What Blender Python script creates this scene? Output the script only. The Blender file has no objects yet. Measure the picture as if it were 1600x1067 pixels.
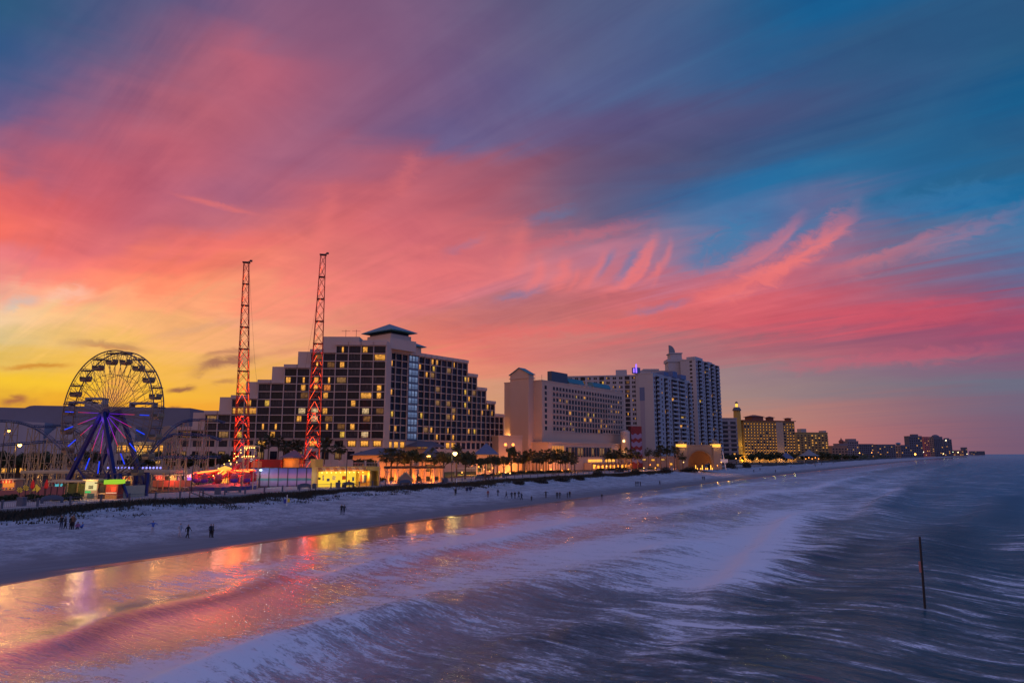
import bpy, bmesh, math, random
import numpy as np
from mathutils import Vector, Matrix, noise as mnoise
R = math.radians
sc = bpy.context.scene
COL = sc.collection
random.seed(7)

# ------------------------------------------------------------------ camera
CAM_H, FPX, PITCH = 11.0, 1067.0, R(9.34)
cam = bpy.data.objects.new('camera', bpy.data.cameras.new('camera'))
COL.objects.link(cam)
cam.location = (0, 0, CAM_H)
cam.rotation_euler = (R(90) + PITCH, 0, 0)
cam.data.sensor_width = 36
cam.data.lens = 36 * FPX / 1600
cam.data.clip_start, cam.data.clip_end = 0.5, 60000
sc.camera = cam
sc.view_settings.view_transform = 'Standard'
sc.view_settings.look = 'None'
sc.view_settings.exposure = 0
sc.view_settings.gamma = 1
sc.cycles.use_denoising = True
sc.cycles.sample_clamp_indirect = 4
sc.cycles.max_bounces = 6
sc.cycles.transparent_max_bounces = 8
sc.cycles.caustics_reflective = False
sc.cycles.caustics_refractive = False

def ray(px, py):
    a, b = (px - 800) / FPX, (533.5 - py) / FPX
    c, s = math.cos(PITCH), math.sin(PITCH)
    return Vector((a, c - b * s, s + b * c))
def at(px, py, Y):                       # world point seen at photo pixel (px,py) at distance Y
    r = ray(px, py); r *= Y / r.y
    return Vector((r.x, Y, CAM_H + r.z))
def gz(px, py, z):                       # world point at photo pixel on height z
    r = ray(px, py); r *= (z - CAM_H) / r.z
    return Vector((r.x, r.y, z))

# ------------------------------------------------------------------ node helpers
def lin(c):
    return tuple(((v / 255) / 12.92 if v / 255 <= 0.04045 else ((v / 255 + 0.055) / 1.055) ** 2.4) for v in c)
class NT:
    def __init__(s, tree): s.t = tree; s.n = tree.nodes; s.l = tree.links
    def new(s, typ, **kw):
        nd = s.n.new(typ)
        for k, v in kw.items(): setattr(nd, k, v)
        return nd
    def put(s, sock, v):
        if isinstance(v, bpy.types.NodeSocket): s.l.new(v, sock)
        elif v is not None: sock.default_value = v
    def m(s, op, a, b=None, c=None, clamp=False):
        nd = s.new('ShaderNodeMath', operation=op, use_clamp=clamp)
        for i, v in enumerate((a, b, c)): s.put(nd.inputs[i], v)
        return nd.outputs[0]
    def vm(s, op, a, b=None, sc_=None):
        nd = s.new('ShaderNodeVectorMath', operation=op)
        s.put(nd.inputs[0], a)
        if b is not None: s.put(nd.inputs[1], b)
        if sc_ is not None: s.put(nd.inputs['Scale'], sc_)
        return nd.outputs[0]
    def xyz(s, x, y, z=0.0):
        nd = s.new('ShaderNodeCombineXYZ')
        for i, v in enumerate((x, y, z)): s.put(nd.inputs[i], v)
        return nd.outputs[0]
    def sep(s, v):
        nd = s.new('ShaderNodeSeparateXYZ'); s.put(nd.inputs[0], v)
        return nd.outputs
    def noise(s, vec, scale, detail=3, rough=0.5, dist=0.0):
        nd = s.new('ShaderNodeTexNoise')
        s.put(nd.inputs['Vector'], vec); nd.inputs['Scale'].default_value = scale
        nd.inputs['Detail'].default_value = detail; nd.inputs['Roughness'].default_value = rough
        nd.inputs['Distortion'].default_value = dist
        return nd.outputs['Fac']
    def ss(s, v, a, b):                  # smoothstep a..b -> 0..1
        nd = s.new('ShaderNodeMapRange', interpolation_type='SMOOTHSTEP')
        s.put(nd.inputs[0], v); s.put(nd.inputs[1], a); s.put(nd.inputs[2], b)
        return nd.outputs[0]
    def mr(s, v, a, b, c, d):
        nd = s.new('ShaderNodeMapRange')
        for i, x in enumerate((v, a, b, c, d)): s.put(nd.inputs[i], x)
        return nd.outputs[0]
    def mix(s, f, a, b, mode='MIX'):
        nd = s.new('ShaderNodeMix', data_type='RGBA', blend_type=mode)
        s.put(nd.inputs[0], f)
        for i, v in ((6, a), (7, b)):
            if isinstance(v, tuple) and len(v) == 3: v = v + (1,)
            s.put(nd.inputs[i], v)
        return nd.outputs[2]
    def ramp(s, f, stops, interp='LINEAR'):
        nd = s.new('ShaderNodeValToRGB'); cr = nd.color_ramp; cr.interpolation = interp
        while len(cr.elements) > 1: cr.elements.remove(cr.elements[-1])
        for i, (p, c) in enumerate(stops):
            e = cr.elements[0] if i == 0 else cr.elements.new(p)
            e.position = p; e.color = tuple(c) + (1,)
        s.put(nd.inputs[0], f)
        return nd.outputs[0]

# ------------------------------------------------------------------ sky (world): dusk sky by azimuth and elevation, with streaked cirrus
SKYROWS = {
0:[(38,86,122),(58,90,130),(62,86,126),(110,88,128),(115,90,128),(135,92,125),(125,92,125),(115,92,128),(95,90,125),(85,92,130),(78,92,132),(75,92,132),(30,92,140),(20,92,145),(30,90,138),(38,88,132),(45,85,125)],
50:[(35,85,130),(65,90,135),(85,88,130),(140,92,122),(160,92,118),(135,90,122),(130,90,125),(115,92,128),(100,92,128),(88,92,130),(80,92,135),(60,92,138),(38,90,134),(42,89,131),(48,88,128),(50,86,128),(42,86,125)],
100:[(40,85,135),(85,88,132),(110,90,130),(170,95,115),(185,95,115),(150,92,122),(130,90,125),(118,92,130),(102,92,132),(88,95,138),(72,95,142),(55,95,142),(45,92,140),(60,88,132),(60,86,128),(50,88,130),(30,90,132)],
150:[(75,88,138),(110,90,135),(170,95,118),(190,98,112),(175,95,118),(150,92,122),(135,92,125),(115,92,132),(98,94,138),(88,94,138),(80,92,135),(75,88,130),(72,85,128),(65,86,128),(45,90,135),(28,92,140),(20,90,138)],
200:[(95,90,138),(165,95,120),(190,95,112),(185,98,115),(165,95,120),(150,92,122),(130,94,130),(100,95,142),(100,94,138),(100,88,130),(88,82,125),(85,80,120),(72,82,125),(55,88,132),(48,92,134),(42,92,136),(44,90,132)],
250:[(195,95,110),(205,95,108),(185,95,115),(200,95,112),(165,95,122),(155,98,128),(180,98,120),(160,92,115),(150,85,105),(115,80,110),(95,80,115),(75,84,122),(50,92,138),(46,96,138),(40,97,142),(36,95,140),(40,94,136)],
300:[(240,105,95),(215,98,105),(210,95,105),(165,98,125),(160,98,128),(200,100,112),(200,105,115),(175,90,105),(150,85,108),(90,95,130),(70,95,140),(50,100,150),(35,112,165),(40,110,160),(40,108,160),(25,110,165),(20,108,162)],
350:[(250,115,95),(220,105,110),(185,105,130),(205,110,122),(195,108,120),(225,110,108),(205,100,112),(190,100,115),(190,105,115),(140,98,120),(120,100,130),(65,120,170),(75,115,165),(150,105,140),(90,112,150),(60,115,160),(60,118,165)],
400:[(225,130,145),(240,120,120),(250,120,110),(250,118,100),(235,115,110),(235,125,115),(215,112,118),(225,112,115),(235,118,115),(165,115,145),(190,115,135),(75,125,175),(185,105,128),(150,105,135),(115,110,140),(100,110,150),(80,115,160)],
450:[(250,150,125),(255,138,115),(255,142,108),(255,138,103),(248,136,114),(236,132,118),(226,118,116),(226,118,120),(200,125,145),(222,120,122),(185,115,140),(212,108,120),(215,102,115),(192,97,118),(160,93,118),(138,92,122),(120,92,128)],
475:[(240,195,178),(252,172,135),(255,155,115),(255,152,110),(246,150,120),(238,146,120),(226,122,117),(205,116,120),(188,118,130),(202,112,117),(200,108,118),(216,102,110),(215,98,108),(202,92,108),(192,85,106),(178,78,104),(160,76,106)],
500:[(246,212,168),(252,190,135),(254,180,125),(252,170,120),(245,166,128),(238,158,122),(226,128,114),(195,116,117),(180,112,118),(212,110,108),(216,102,106),(222,100,106),(212,95,106),(202,88,105),(192,82,105),(182,78,105),(170,75,105)],
525:[(218,196,150),(245,194,128),(250,184,118),(246,174,115),(244,170,122),(240,162,118),(234,132,112),(222,120,110),(205,114,112),(198,118,114),(190,110,113),(172,105,113),(162,98,113),(150,92,114),(140,86,114),(130,84,118),(120,86,124)],
550:[(196,180,118),(242,190,108),(248,190,102),(242,180,105),(240,178,112),(240,164,112),(238,136,110),(236,122,107),(220,120,110),(205,125,118),(180,118,122),(160,115,122),(200,108,115),(185,98,115),(165,92,115),(160,86,112),(150,86,115)],
575:[(232,188,88),(246,190,82),(250,190,82),(238,175,88),(236,174,95),(238,166,102),(236,148,110),(230,142,112),(220,140,115),(205,138,122),(188,130,124),(170,124,128),(160,118,126),(148,110,124),(136,106,126),(126,102,126),(118,100,126)],
600:[(248,198,52),(252,200,55),(252,196,62),(246,186,70),(242,178,72),(238,168,86),(232,158,105),(220,152,115),(205,150,122),(190,145,128),(168,138,132),(150,132,135),(140,128,135),(130,122,132),(120,116,130),(112,112,130),(106,108,130)],
625:[(215,160,60),(242,180,48),(250,182,48),(246,180,55),(242,170,62),(236,163,80),(230,157,100),(219,153,112),(205,150,121),(193,145,123),(178,139,126),(170,136,126),(165,129,126),(155,120,124),(138,110,122),(122,105,124),(109,102,126)],
650:[(225,150,50),(245,165,40),(250,165,40),(245,165,50),(240,160,60),(235,158,80),(228,156,98),(218,155,110),(205,150,120),(196,145,120),(190,140,120),(194,140,116),(190,130,115),(180,118,115),(155,106,115),(132,98,118),(112,95,122)],
700:[(200,120,50),(215,130,50),(220,135,55),(220,135,60),(215,135,65),(212,135,80),(210,135,92),(208,135,100),(205,135,108),(202,132,108),(200,130,108),(200,128,108),(200,124,108),(190,115,110),(165,105,112),(135,95,112),(112,88,115)]}
def sky_px(px, py):
    ys = sorted(SKYROWS)
    py = min(max(py, ys[0]), ys[-1]); px = min(max(px, 0), 1600)
    k = max(i for i, y in enumerate(ys) if y <= py); k = min(k, len(ys) - 2)
    t = (py - ys[k]) / (ys[k + 1] - ys[k])
    j = min(int(px // 100), 15); u = px / 100 - j
    def row(r): return [r[j][i] * (1 - u) + r[j + 1][i] * u for i in range(3)]
    a, b = row(SKYROWS[ys[k]]), row(SKYROWS[ys[k + 1]])
    return [a[i] * (1 - t) + b[i] * t for i in range(3)]
def sky_dir(az, el):
    d = Vector((math.sin(az) * math.cos(el), math.cos(az) * math.cos(el), math.sin(el)))
    c, s = math.cos(PITCH), math.sin(PITCH)
    f = d.y * c + d.z * s
    f = max(f, 0.2)
    return sky_px(800 + FPX * d.x / f, 533.5 - FPX * (-d.y * s + d.z * c) / f)
world = bpy.data.worlds.new('World'); sc.world = world; world.use_nodes = True
w = NT(world.node_tree); w.n.clear()
dirv = w.vm('NORMALIZE', w.new('ShaderNodeTexCoord').outputs['Generated'])
dx, dy, dz = w.sep(dirv)
# cloud-sheet coordinates, streaks run towards azimuth -46 degrees
zz = w.m('ADD', w.m('MAXIMUM', dz, 0.0), 0.09)
cx, cy = w.m('DIVIDE', dx, zz), w.m('DIVIDE', dy, zz)
ca, sa = math.cos(R(-46)), math.sin(R(-46))
cu = w.m('ADD', w.m('MULTIPLY', cx, sa), w.m('MULTIPLY', cy, ca))      # along the streaks
cv = w.m('SUBTRACT', w.m('MULTIPLY', cx, ca), w.m('MULTIPLY', cy, sa))  # across
n_big = w.noise(w.xyz(w.m('MULTIPLY', cu, 0.35), w.m('MULTIPLY', cv, 1.3), 3.1), 1.0, 4, 0.55, 0.6)
n_fine = w.noise(w.xyz(w.m('MULTIPLY', cu, 0.5), w.m('MULTIPLY', cv, 5.0), 7.7), 1.0, 5, 0.6, 0.9)
az0 = w.m('ARCTAN2', dx, dy)
el0 = w.m('ARCSINE', dz)
elw = w.ss(el0, R(1), R(14))
# the low sky is banded along the horizon
hb = w.noise(w.xyz(w.m('MULTIPLY', az0, 2.2), w.m('MULTIPLY', el0, 26.0), 1.3), 1.0, 4, 0.55, 0.5)
wb = w.m('MULTIPLY', w.m('SUBTRACT', n_big, 0.5), w.m('MULTIPLY', elw, R(8)))
wf = w.m('MULTIPLY', w.m('SUBTRACT', n_fine, 0.5), w.m('MULTIPLY', elw, R(4)))
wh = w.m('MULTIPLY', w.m('SUBTRACT', hb, 0.5), R(2.6))
el = w.m('ADD', el0, w.m('ADD', w.m('ADD', wb, wf), wh))
az = w.m('ADD', az0, w.m('MULTIPLY', w.m('SUBTRACT', n_fine, 0.5), R(5)))
azf = w.m('ADD', w.m('DIVIDE', az, 2 * math.pi), 0.5)
ELS = [0, 1.5, 3.2, 4.6, 6, 7.4, 8.8, 10.4, 12, 13.6, 15.6, 18, 20.6, 23.4, 26.4, 29.6, 33, 37, 44, 62, 88]
AZS = list(range(-50, 51, 4))
colr = None
for i, e in enumerate(ELS):
    stops = []
    k = min(max((e - 37) / 40, 0), 1)
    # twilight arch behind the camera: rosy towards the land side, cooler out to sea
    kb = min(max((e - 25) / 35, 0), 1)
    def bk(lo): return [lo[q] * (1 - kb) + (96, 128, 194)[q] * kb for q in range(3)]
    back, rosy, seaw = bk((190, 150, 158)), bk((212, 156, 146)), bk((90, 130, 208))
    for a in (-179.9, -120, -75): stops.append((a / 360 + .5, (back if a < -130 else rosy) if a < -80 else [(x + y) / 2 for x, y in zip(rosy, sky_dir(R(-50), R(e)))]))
    for a in AZS:
        c = sky_dir(R(a), R(e)); stops.append((a / 360 + .5, [c[q] * (1 - k) + (96, 136, 200)[q] * k for q in range(3)]))
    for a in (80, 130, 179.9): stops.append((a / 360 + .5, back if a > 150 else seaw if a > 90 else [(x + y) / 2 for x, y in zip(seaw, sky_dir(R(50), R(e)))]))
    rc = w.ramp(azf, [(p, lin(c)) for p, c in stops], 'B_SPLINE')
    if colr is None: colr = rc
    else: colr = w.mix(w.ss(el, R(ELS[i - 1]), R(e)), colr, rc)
# lit filaments and darker gaps inside the cirrus
mott = w.noise(w.xyz(w.m('MULTIPLY', cx, 2.6), w.m('MULTIPLY', cy, 2.6), 8.0), 1.0, 4, 0.6, 0.8)
fil = w.m('ADD', w.m('ADD', w.m('MULTIPLY', n_fine, 0.62), w.m('MULTIPLY', mott, 0.44)), 0.47)
fil = w.m('ADD', w.m('MULTIPLY', w.m('SUBTRACT', fil, 1.0), elw), 1.0)
colr = w.mix(1.0, colr, w.xyz(fil, fil, w.m('ADD', w.m('MULTIPLY', fil, 0.6), 0.4)), 'MULTIPLY')
def d2(p):
    r = ray(*p).normalized(); return math.atan2(r.x, r.y), math.asin(r.z)
# thin hooked plumes of pink cirrus and small low grey clouds: (photo-direction a, b, half width deg, colour, strength)
rag = w.noise(w.xyz(w.m('MULTIPLY', az0, 30.0), w.m('MULTIPLY', el0, 60.0), 0.0), 1.0, 4, 0.6, 1.2)
rag2 = w.noise(w.xyz(w.m('MULTIPLY', az0, 14.0), w.m('MULTIPLY', el0, 14.0), 4.0), 1.0, 3, 0.5, 0.5)
def plume(a, b, hw, c, k, bend=0.0):
    global colr
    (a0, e0), (a1, e1) = d2(a), d2(b)
    L = math.hypot(a1 - a0, e1 - e0); ux, uy = (a1 - a0) / L, (e1 - e0) / L
    da = w.m('SUBTRACT', w.m('ADD', az0, w.m('MULTIPLY', w.m('SUBTRACT', rag2, 0.5), R(hw * 1.6))), a0)
    de = w.m('SUBTRACT', w.m('ADD', el0, w.m('MULTIPLY', w.m('SUBTRACT', rag, 0.5), R(hw * 2.2))), e0)
    t = w.m('DIVIDE', w.m('ADD', w.m('MULTIPLY', da, ux), w.m('MULTIPLY', de, uy)), L)
    q = w.m('SUBTRACT', w.m('MULTIPLY', de, ux), w.m('MULTIPLY', da, uy))
    q = w.m('ADD', q, w.m('MULTIPLY', w.m('MULTIPLY', t, w.m('SUBTRACT', t, 1.0)), R(bend)))
    mk = w.m('MULTIPLY', w.ss(w.m('ABSOLUTE', q), R(hw), 0.0), w.m('MULTIPLY', w.ss(t, -0.15, 0.35), w.ss(t, 1.15, 0.7)))
    colr = w.mix(w.m('MULTIPLY', mk, k), colr, lin(c))
PINK = (245, 122, 118)
# clear blue gaps behind the plumes
for a, b, hw, k in [((1068, 415), (1200, 335), 1.7, .75), ((960, 445), (1000, 385), .7, .5), ((925, 440), (960, 390), .5, .45), ((1180, 400), (1300, 330), .7, .35), ((1330, 330), (1600, 290), 1.4, .35), ((820, 345), (900, 325), .8, .3), ((690, 395), (760, 370), .6, .2), ((770, 465), (850, 452), .5, .4), ((980, 490), (1080, 465), .5, .35)]:
    plume(a, b, hw, (62, 124, 172), k, -.5)
for a, b, hw, k, bd in [((940, 458), (1024, 370), 0.8, .62, -3), ((965, 452), (1020, 385), 0.4, .5, -3), ((1000, 446), (1048, 376), 0.5, .4, -2.4), ((1018, 450), (1030, 410), .35, .25, -1), ((900, 455), (944, 396), 0.6, .38, -1.8),
                    ((862, 455), (888, 402), 0.9, .45, -1.2), ((822, 458), (846, 405), 0.9, .42, -1.2), ((780, 440), (820, 345), 1.4, .35, -1.5), ((880, 458), (905, 420), .4, .3, -1),
                    ((1110, 428), (1252, 340), 0.8, .34, -2), ((1150, 420), (1245, 352), 0.35, .3, -2), ((1130, 455), (1335, 330), 1.3, .5, -2.2), ((1180, 430), (1330, 345), .5, .4, -2), ((1060, 480), (1260, 400), 1.3, .4, -1.5), ((480, 430), (520, 290), 1.2, .28, -1), ((620, 300), (655, 245), 1.2, .22, 1), ((1240, 440), (1600, 330), 1.0, .18, -1), ((1300, 420), (1500, 345), .5, .2, -1)]:
    plume(a, b, hw, PINK, k, bd)
plume((700, 400), (1010, 345), 0.8, (205, 105, 118), .45, -1)
plume((270, 303), (400, 335), 0.3, (245, 120, 110), .4)
plume((1190, 575), (1600, 545), 0.8, (205, 98, 116), .4, .3)
plume((1090, 520), (1600, 478), 1.2, (216, 88, 106), .35, .4)
plume((720, 522), (1100, 498), 0.9, (228, 104, 104), .5, .2)
for a, b, hw, k, bd, c in [((300, 580), (400, 558), 0.75, .8, .6, (150, 95, 85)), ((260, 612), (306, 606), 0.35, .85, 0, (140, 85, 75)), ((0, 628), (45, 624), 0.5, .8, .2, (165, 95, 70)),
                       ((120, 540), (222, 549), 0.3, .6, .5, (190, 120, 85)), ((0, 576), (110, 570), 0.25, .7, .1, (205, 125, 40)), ((250, 640), (285, 637), 0.25, .8, 0, (140, 85, 65)),
                       ((330, 598), (372, 594), 0.3, .5, 0, (170, 110, 85)), ((390, 560), (540, 535), 0.4, .3, .3, (200, 125, 105)), ((95, 533), (235, 548), 0.35, .5, .8, (170, 120, 95)), ((20, 655), (70, 640), .9, .5, 0, (180, 110, 70)), ((160, 620), (215, 600), 1.6, .55, .8, (232, 140, 95)), ((230, 530), (400, 500), .5, .25, .5, (190, 150, 130)), ((0, 478), (60, 470), .6, .5, .3, (190, 190, 190)), ((60, 470), (150, 455), .8, .35, .3, (255, 205, 190)), ((310, 560), (390, 548), .35, .5, 1, (150, 95, 85)), ((150, 655), (215, 600), 0.9, .0, 0, (220, 120, 80))]:
    if k: plume(a, b, hw, c, k, bd)
# below the horizon: dim
colr = w.mix(w.ss(dz, 0.0, -0.02), colr, (0.05, 0.045, 0.06))
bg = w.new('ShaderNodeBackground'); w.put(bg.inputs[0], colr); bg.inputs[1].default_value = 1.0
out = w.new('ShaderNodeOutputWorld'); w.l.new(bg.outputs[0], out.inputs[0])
world.cycles.sampling_method = 'MANUAL'; world.cycles.sample_map_resolution = 512

# ------------------------------------------------------------------ mesh helpers
class MB:
    def __init__(s, M=None): s.v = []; s.f = []; s.mi = []; s.M = M; s.mat = 0; s.uv = []
    def add(s, pts, faces, uv=None):
        b = len(s.v)
        for p in pts:
            p = Vector(p)
            s.v.append(tuple(s.M @ p) if s.M else tuple(p))
        for i, f in enumerate(faces):
            s.f.append([b + k for k in f]); s.mi.append(s.mat); s.uv.append(uv[i] if uv else None)
    def box(s, x0, x1, y0, y1, z0, z1):
        s.add([(x0,y0,z0),(x1,y0,z0),(x1,y1,z0),(x0,y1,z0),(x0,y0,z1),(x1,y0,z1),(x1,y1,z1),(x0,y1,z1)],
              [(0,3,2,1),(4,5,6,7),(0,1,5,4),(1,2,6,5),(2,3,7,6),(3,0,4,7)])
    def bar(s, p, q, w, h=None, up=(0,0,1)):
        p, q = Vector(p), Vector(q); d = (q - p)
        if d.length < 1e-6: return
        d.normalize(); u = Vector(up)
        if abs(d.dot(u)) > 0.98: u = Vector((0,1,0))
        a = d.cross(u).normalized() * (w / 2); b = a.cross(d).normalized() * ((h or w) / 2)
        P = [p-a-b, p+a-b, p+a+b, p-a+b, q-a-b, q+a-b, q+a+b, q-a+b]
        s.add(P, [(0,3,2,1),(4,5,6,7),(0,1,5,4),(1,2,6,5),(2,3,7,6),(3,0,4,7)])
    def tube(s, pts, r, n=6, closed=False):
        pts = [Vector(p) for p in pts]; L = len(pts)
        rr = r if isinstance(r, (list, tuple)) else [r] * L
        ring = []; a = None
        for i, p in enumerate(pts):
            d = (pts[(i+1) % L] - pts[i-1]) if closed else (pts[min(i+1, L-1)] - pts[max(i-1, 0)])
            d.normalize()
            if a is None:
                u = Vector((0,0,1)) if abs(d.z) < .9 else Vector((1,0,0)); a = d.cross(u).normalized()
            else: a = (a - d * a.dot(d)).normalized()
            b = d.cross(a)
            ring += [p + (a * math.cos(2*math.pi*k/n) + b * math.sin(2*math.pi*k/n)) * rr[i] for k in range(n)]
        fs = []
        for i in range(L if closed else L - 1):
            j = (i + 1) % L
            for k in range(n):
                k2 = (k + 1) % n
                fs.append((i*n+k, i*n+k2, j*n+k2, j*n+k))
        if not closed: fs += [tuple(range(n))[::-1], tuple((L-1)*n + k for k in range(n))]
        s.add(ring, fs)
    def lathe(s, prof, n=12, c=(0,0,0), cap=True, a0=0, a1=2*math.pi):
        full = abs(a1 - a0 - 2*math.pi) < 1e-6; m = n if full else n + 1
        P = [(c[0]+r*math.cos(a0+(a1-a0)*k/n), c[1]+r*math.sin(a0+(a1-a0)*k/n), c[2]+z) for r, z in prof for k in range(m)]
        fs = []
        for i in range(len(prof) - 1):
            for k in range(n):
                k2 = (k + 1) % m
                fs.append((i*m+k, i*m+k2, (i+1)*m+k2, (i+1)*m+k))
        if cap and full: fs += [tuple(range(m))[::-1], tuple((len(prof)-1)*m + k for k in range(m))]
        s.add(P, fs)
    def prism(s, poly, a0, a1, axis='y'):   # polygon in the plane across axis, extruded from a0 to a1
        n = len(poly)
        mk = {'y': lambda p, a: (p[0], a, p[1]), 'z': lambda p, a: (p[0], p[1], a), 'x': lambda p, a: (a, p[0], p[1])}[axis]
        s.add([mk(p, a0) for p in poly] + [mk(p, a1) for p in poly],
              [tuple(range(n)), tuple(range(2*n-1, n-1, -1))] + [(i, i+n, (i+1) % n + n, (i+1) % n) for i in range(n)])
    def hip(s, x0, x1, y0, y1, z0, z1, over=0.0, ridge=None, t=0.25):
        x0 -= over; x1 += over; y0 -= over; y1 += over
        cx, cy = (x0+x1)/2, (y0+y1)/2
        r = max(0.05, ((x1-x0)-(y1-y0))/2 if ridge is None else ridge)
        s.box(x0, x1, y0, y1, z0 - t, z0)
        P = [(x0,y0,z0+.003),(x1,y0,z0+.003),(x1,y1,z0+.003),(x0,y1,z0+.003),(cx-r,cy,z1),(cx+r,cy,z1)]
        s.add(P, [(0,1,5,4),(1,2,5),(2,3,4,5),(3,0,4),(0,3,2,1)])
    def quad(s, a, b, c, d, uv=True): s.add([a,b,c,d], [(0,1,2,3)], [[(0,0),(1,0),(1,1),(0,1)]] if uv else None)
    def mesh(s, name, mats, smooth=False):
        me = bpy.data.meshes.new(name); me.from_pydata(s.v, [], s.f)
        for m in (mats if isinstance(mats, (list, tuple)) else [mats]): me.materials.append(m)
        if any(s.mi): me.polygons.foreach_set('material_index', s.mi)
        if any(u is not None for u in s.uv):
            ul = me.uv_layers.new(name='UVMap'); k = 0
            for f, u in zip(s.f, s.uv):
                for i in range(len(f)):
                    if u: ul.data[k].uv = u[i]
                    k += 1
        if smooth: me.polygons.foreach_set('use_smooth', [True] * len(me.polygons))
        me.validate(); me.update()
        return me
    def build(s, name, mats, parent=None, smooth=False):
        return link(name, s.mesh(name, mats, smooth), parent)
def link(name, me, parent=None):
    o = bpy.data.objects.new(name, me); COL.objects.link(o)
    if parent is not None: o.parent = parent
    return o
def tag(o, label, cat, group=None, kind=None):
    if label: o['label'] = label
    if cat: o['category'] = cat
    if group: o['group'] = group
    if kind: o['kind'] = kind
    return o
def thing(name, label, cat, loc=(0,0,0), rotz=0.0, group=None):
    o = bpy.data.objects.new(name, None); COL.objects.link(o); o.empty_display_size = 0.5
    o.location = loc; o.rotation_euler = (0, 0, rotz)
    return tag(o, label, cat, group)
def copy_tree(o, parent=None):
    c = o.copy(); COL.objects.link(c)
    if parent is not None: c.parent = parent
    for ch in list(o.children): copy_tree(ch, c)
    return c

# ------------------------------------------------------------------ materials
_mats = {}
def mat(name, col, rough=0.7, metal=0.0, spec=0.5, var=0.12, scale=1.2, emit=None, es=0.0, bump=0.0):
    if name in _mats: return _mats[name]
    m = bpy.data.materials.new(name); m.use_nodes = True; t = NT(m.node_tree)
    b = t.n['Principled BSDF']
    b.inputs['Roughness'].default_value = rough; b.inputs['Metallic'].default_value = metal
    b.inputs['Specular IOR Level'].default_value = spec
    tc = t.new('ShaderNodeTexCoord').outputs['Object']
    if var:
        n = t.noise(tc, scale, 4, 0.6)
        n2 = t.noise(tc, scale * 0.11, 2, 0.5)
        f = t.m('ADD', t.m('MULTIPLY', t.m('SUBTRACT', n, .5), 2 * var), t.m('ADD', t.m('MULTIPLY', t.m('SUBTRACT', n2, .5), var), 1.0))
        t.put(b.inputs['Base Color'], t.mix(1.0, tuple(col), t.xyz(f, f, f), 'MULTIPLY'))
        if bump:
            bn = t.new('ShaderNodeBump'); bn.inputs['Strength'].default_value = bump; bn.inputs['Distance'].default_value = .05
            t.put(bn.inputs['Height'], n); t.put(b.inputs['Normal'], bn.outputs[0])
    else: b.inputs['Base Color'].default_value = tuple(col) + (1,)
    if emit:
        b.inputs['Emission Color'].default_value = tuple(emit) + (1,); b.inputs['Emission Strength'].default_value = es
    _mats[name] = m
    return m
def glow(name, col, strength):           # a lamp surface that gives off light
    if name in _mats: return _mats[name]
    m = bpy.data.materials.new(name); m.use_nodes = True; t = NT(m.node_tree); t.n.clear()
    e = t.new('ShaderNodeEmission'); e.inputs[0].default_value = tuple(col) + (1,); e.inputs[1].default_value = strength
    o = t.new('ShaderNodeOutputMaterial'); t.l.new(e.outputs[0], o.inputs[0])
    _mats[name] = m
    return m
def pane_mat(name, lit=None, a=0.0, b=1.0, es=1.0, tint=(0.009, 0.012, 0.024), curtain=None):
    # dark glass with, behind part of it (u from a to b), a lit room with curtains
    if name in _mats: return _mats[name]
    m = bpy.data.materials.new(name); m.use_nodes = True; t = NT(m.node_tree)
    p = t.n['Principled BSDF']
    p.inputs['Roughness'].default_value = 0.12; p.inputs['Specular IOR Level'].default_value = 0.22
    uv = t.sep(t.new('ShaderNodeTexCoord').outputs['UV'])
    obj = t.new('ShaderNodeTexCoord').outputs['Object']
    info = t.new('ShaderNodeObjectInfo').outputs['Random']
    fold = t.noise(t.xyz(t.m('MULTIPLY', uv[0], 16.0), t.m('MULTIPLY', uv[1], .6), t.m('MULTIPLY', info, 37.0)), 1.0, 2)
    mull = t.m('LESS_THAN', t.m('ABSOLUTE', t.m('SUBTRACT', t.m('FRACT', t.m('MULTIPLY', uv[0], 3.0)), .5)), .46)
    rail = t.m('GREATER_THAN', uv[1], 0.33)
    cur = t.m('MULTIPLY', t.ss(fold, .52, .6), rail)
    base = t.mix(t.m('MULTIPLY', cur, .8), tint, curtain or (2.0 * tint[0], 2.3 * tint[1], 2.8 * tint[2]))
    base = t.mix(mull, (0.02, 0.02, 0.022), base)
    t.put(p.inputs['Base Color'], base)
    if lit:
        wob = t.noise(t.xyz(t.m('MULTIPLY', uv[0], 7.0), t.m('MULTIPLY', uv[1], 5.0), t.m('MULTIPLY', info, 91.0)), 1.0, 2)
        k = t.m('MULTIPLY', t.ss(uv[0], a, a + .06), t.ss(uv[0], b, b - .06))
        k = t.m('MULTIPLY', k, t.m('MULTIPLY', t.ss(uv[1], .06, .18), t.ss(uv[1], .98, .86)))
        k = t.m('MULTIPLY', k, t.mr(wob, .3, .7, .35, 1.25)); k = t.m('MULTIPLY', k, t.m('ADD', t.m('MULTIPLY', mull, .75), .25))
        k = t.m('MULTIPLY', k, t.m('ADD', t.m('MULTIPLY', rail, .45), .55))
        p.inputs['Emission Color'].default_value = tuple(lit) + (1,)
        t.put(p.inputs['Emission Strength'], t.m('MULTIPLY', k, es))
    m.cycles.emission_sampling = 'NONE'
    _mats[name] = m
    return m
def lamp(name, loc, col, power, parent=None, size=0.25):
    L = bpy.data.lights.new(name, 'POINT'); L.color = col; L.energy = power; L.shadow_soft_size = size
    o = bpy.data.objects.new(name, L); COL.objects.link(o); o.location = loc
    if parent is not None: o.parent = parent
    return o
ORANGE = (1.0, 0.34, 0.05); AMBER = (1.0, 0.42, 0.06); YELLOW = (1.0, 0.58, 0.08); REDL = (1.0, 0.06, 0.03); WARM = (1.0, 0.6, 0.25)
WH = mat('painted_stucco', (.54, .42, .37), .8, var=.06, scale=.4)
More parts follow.
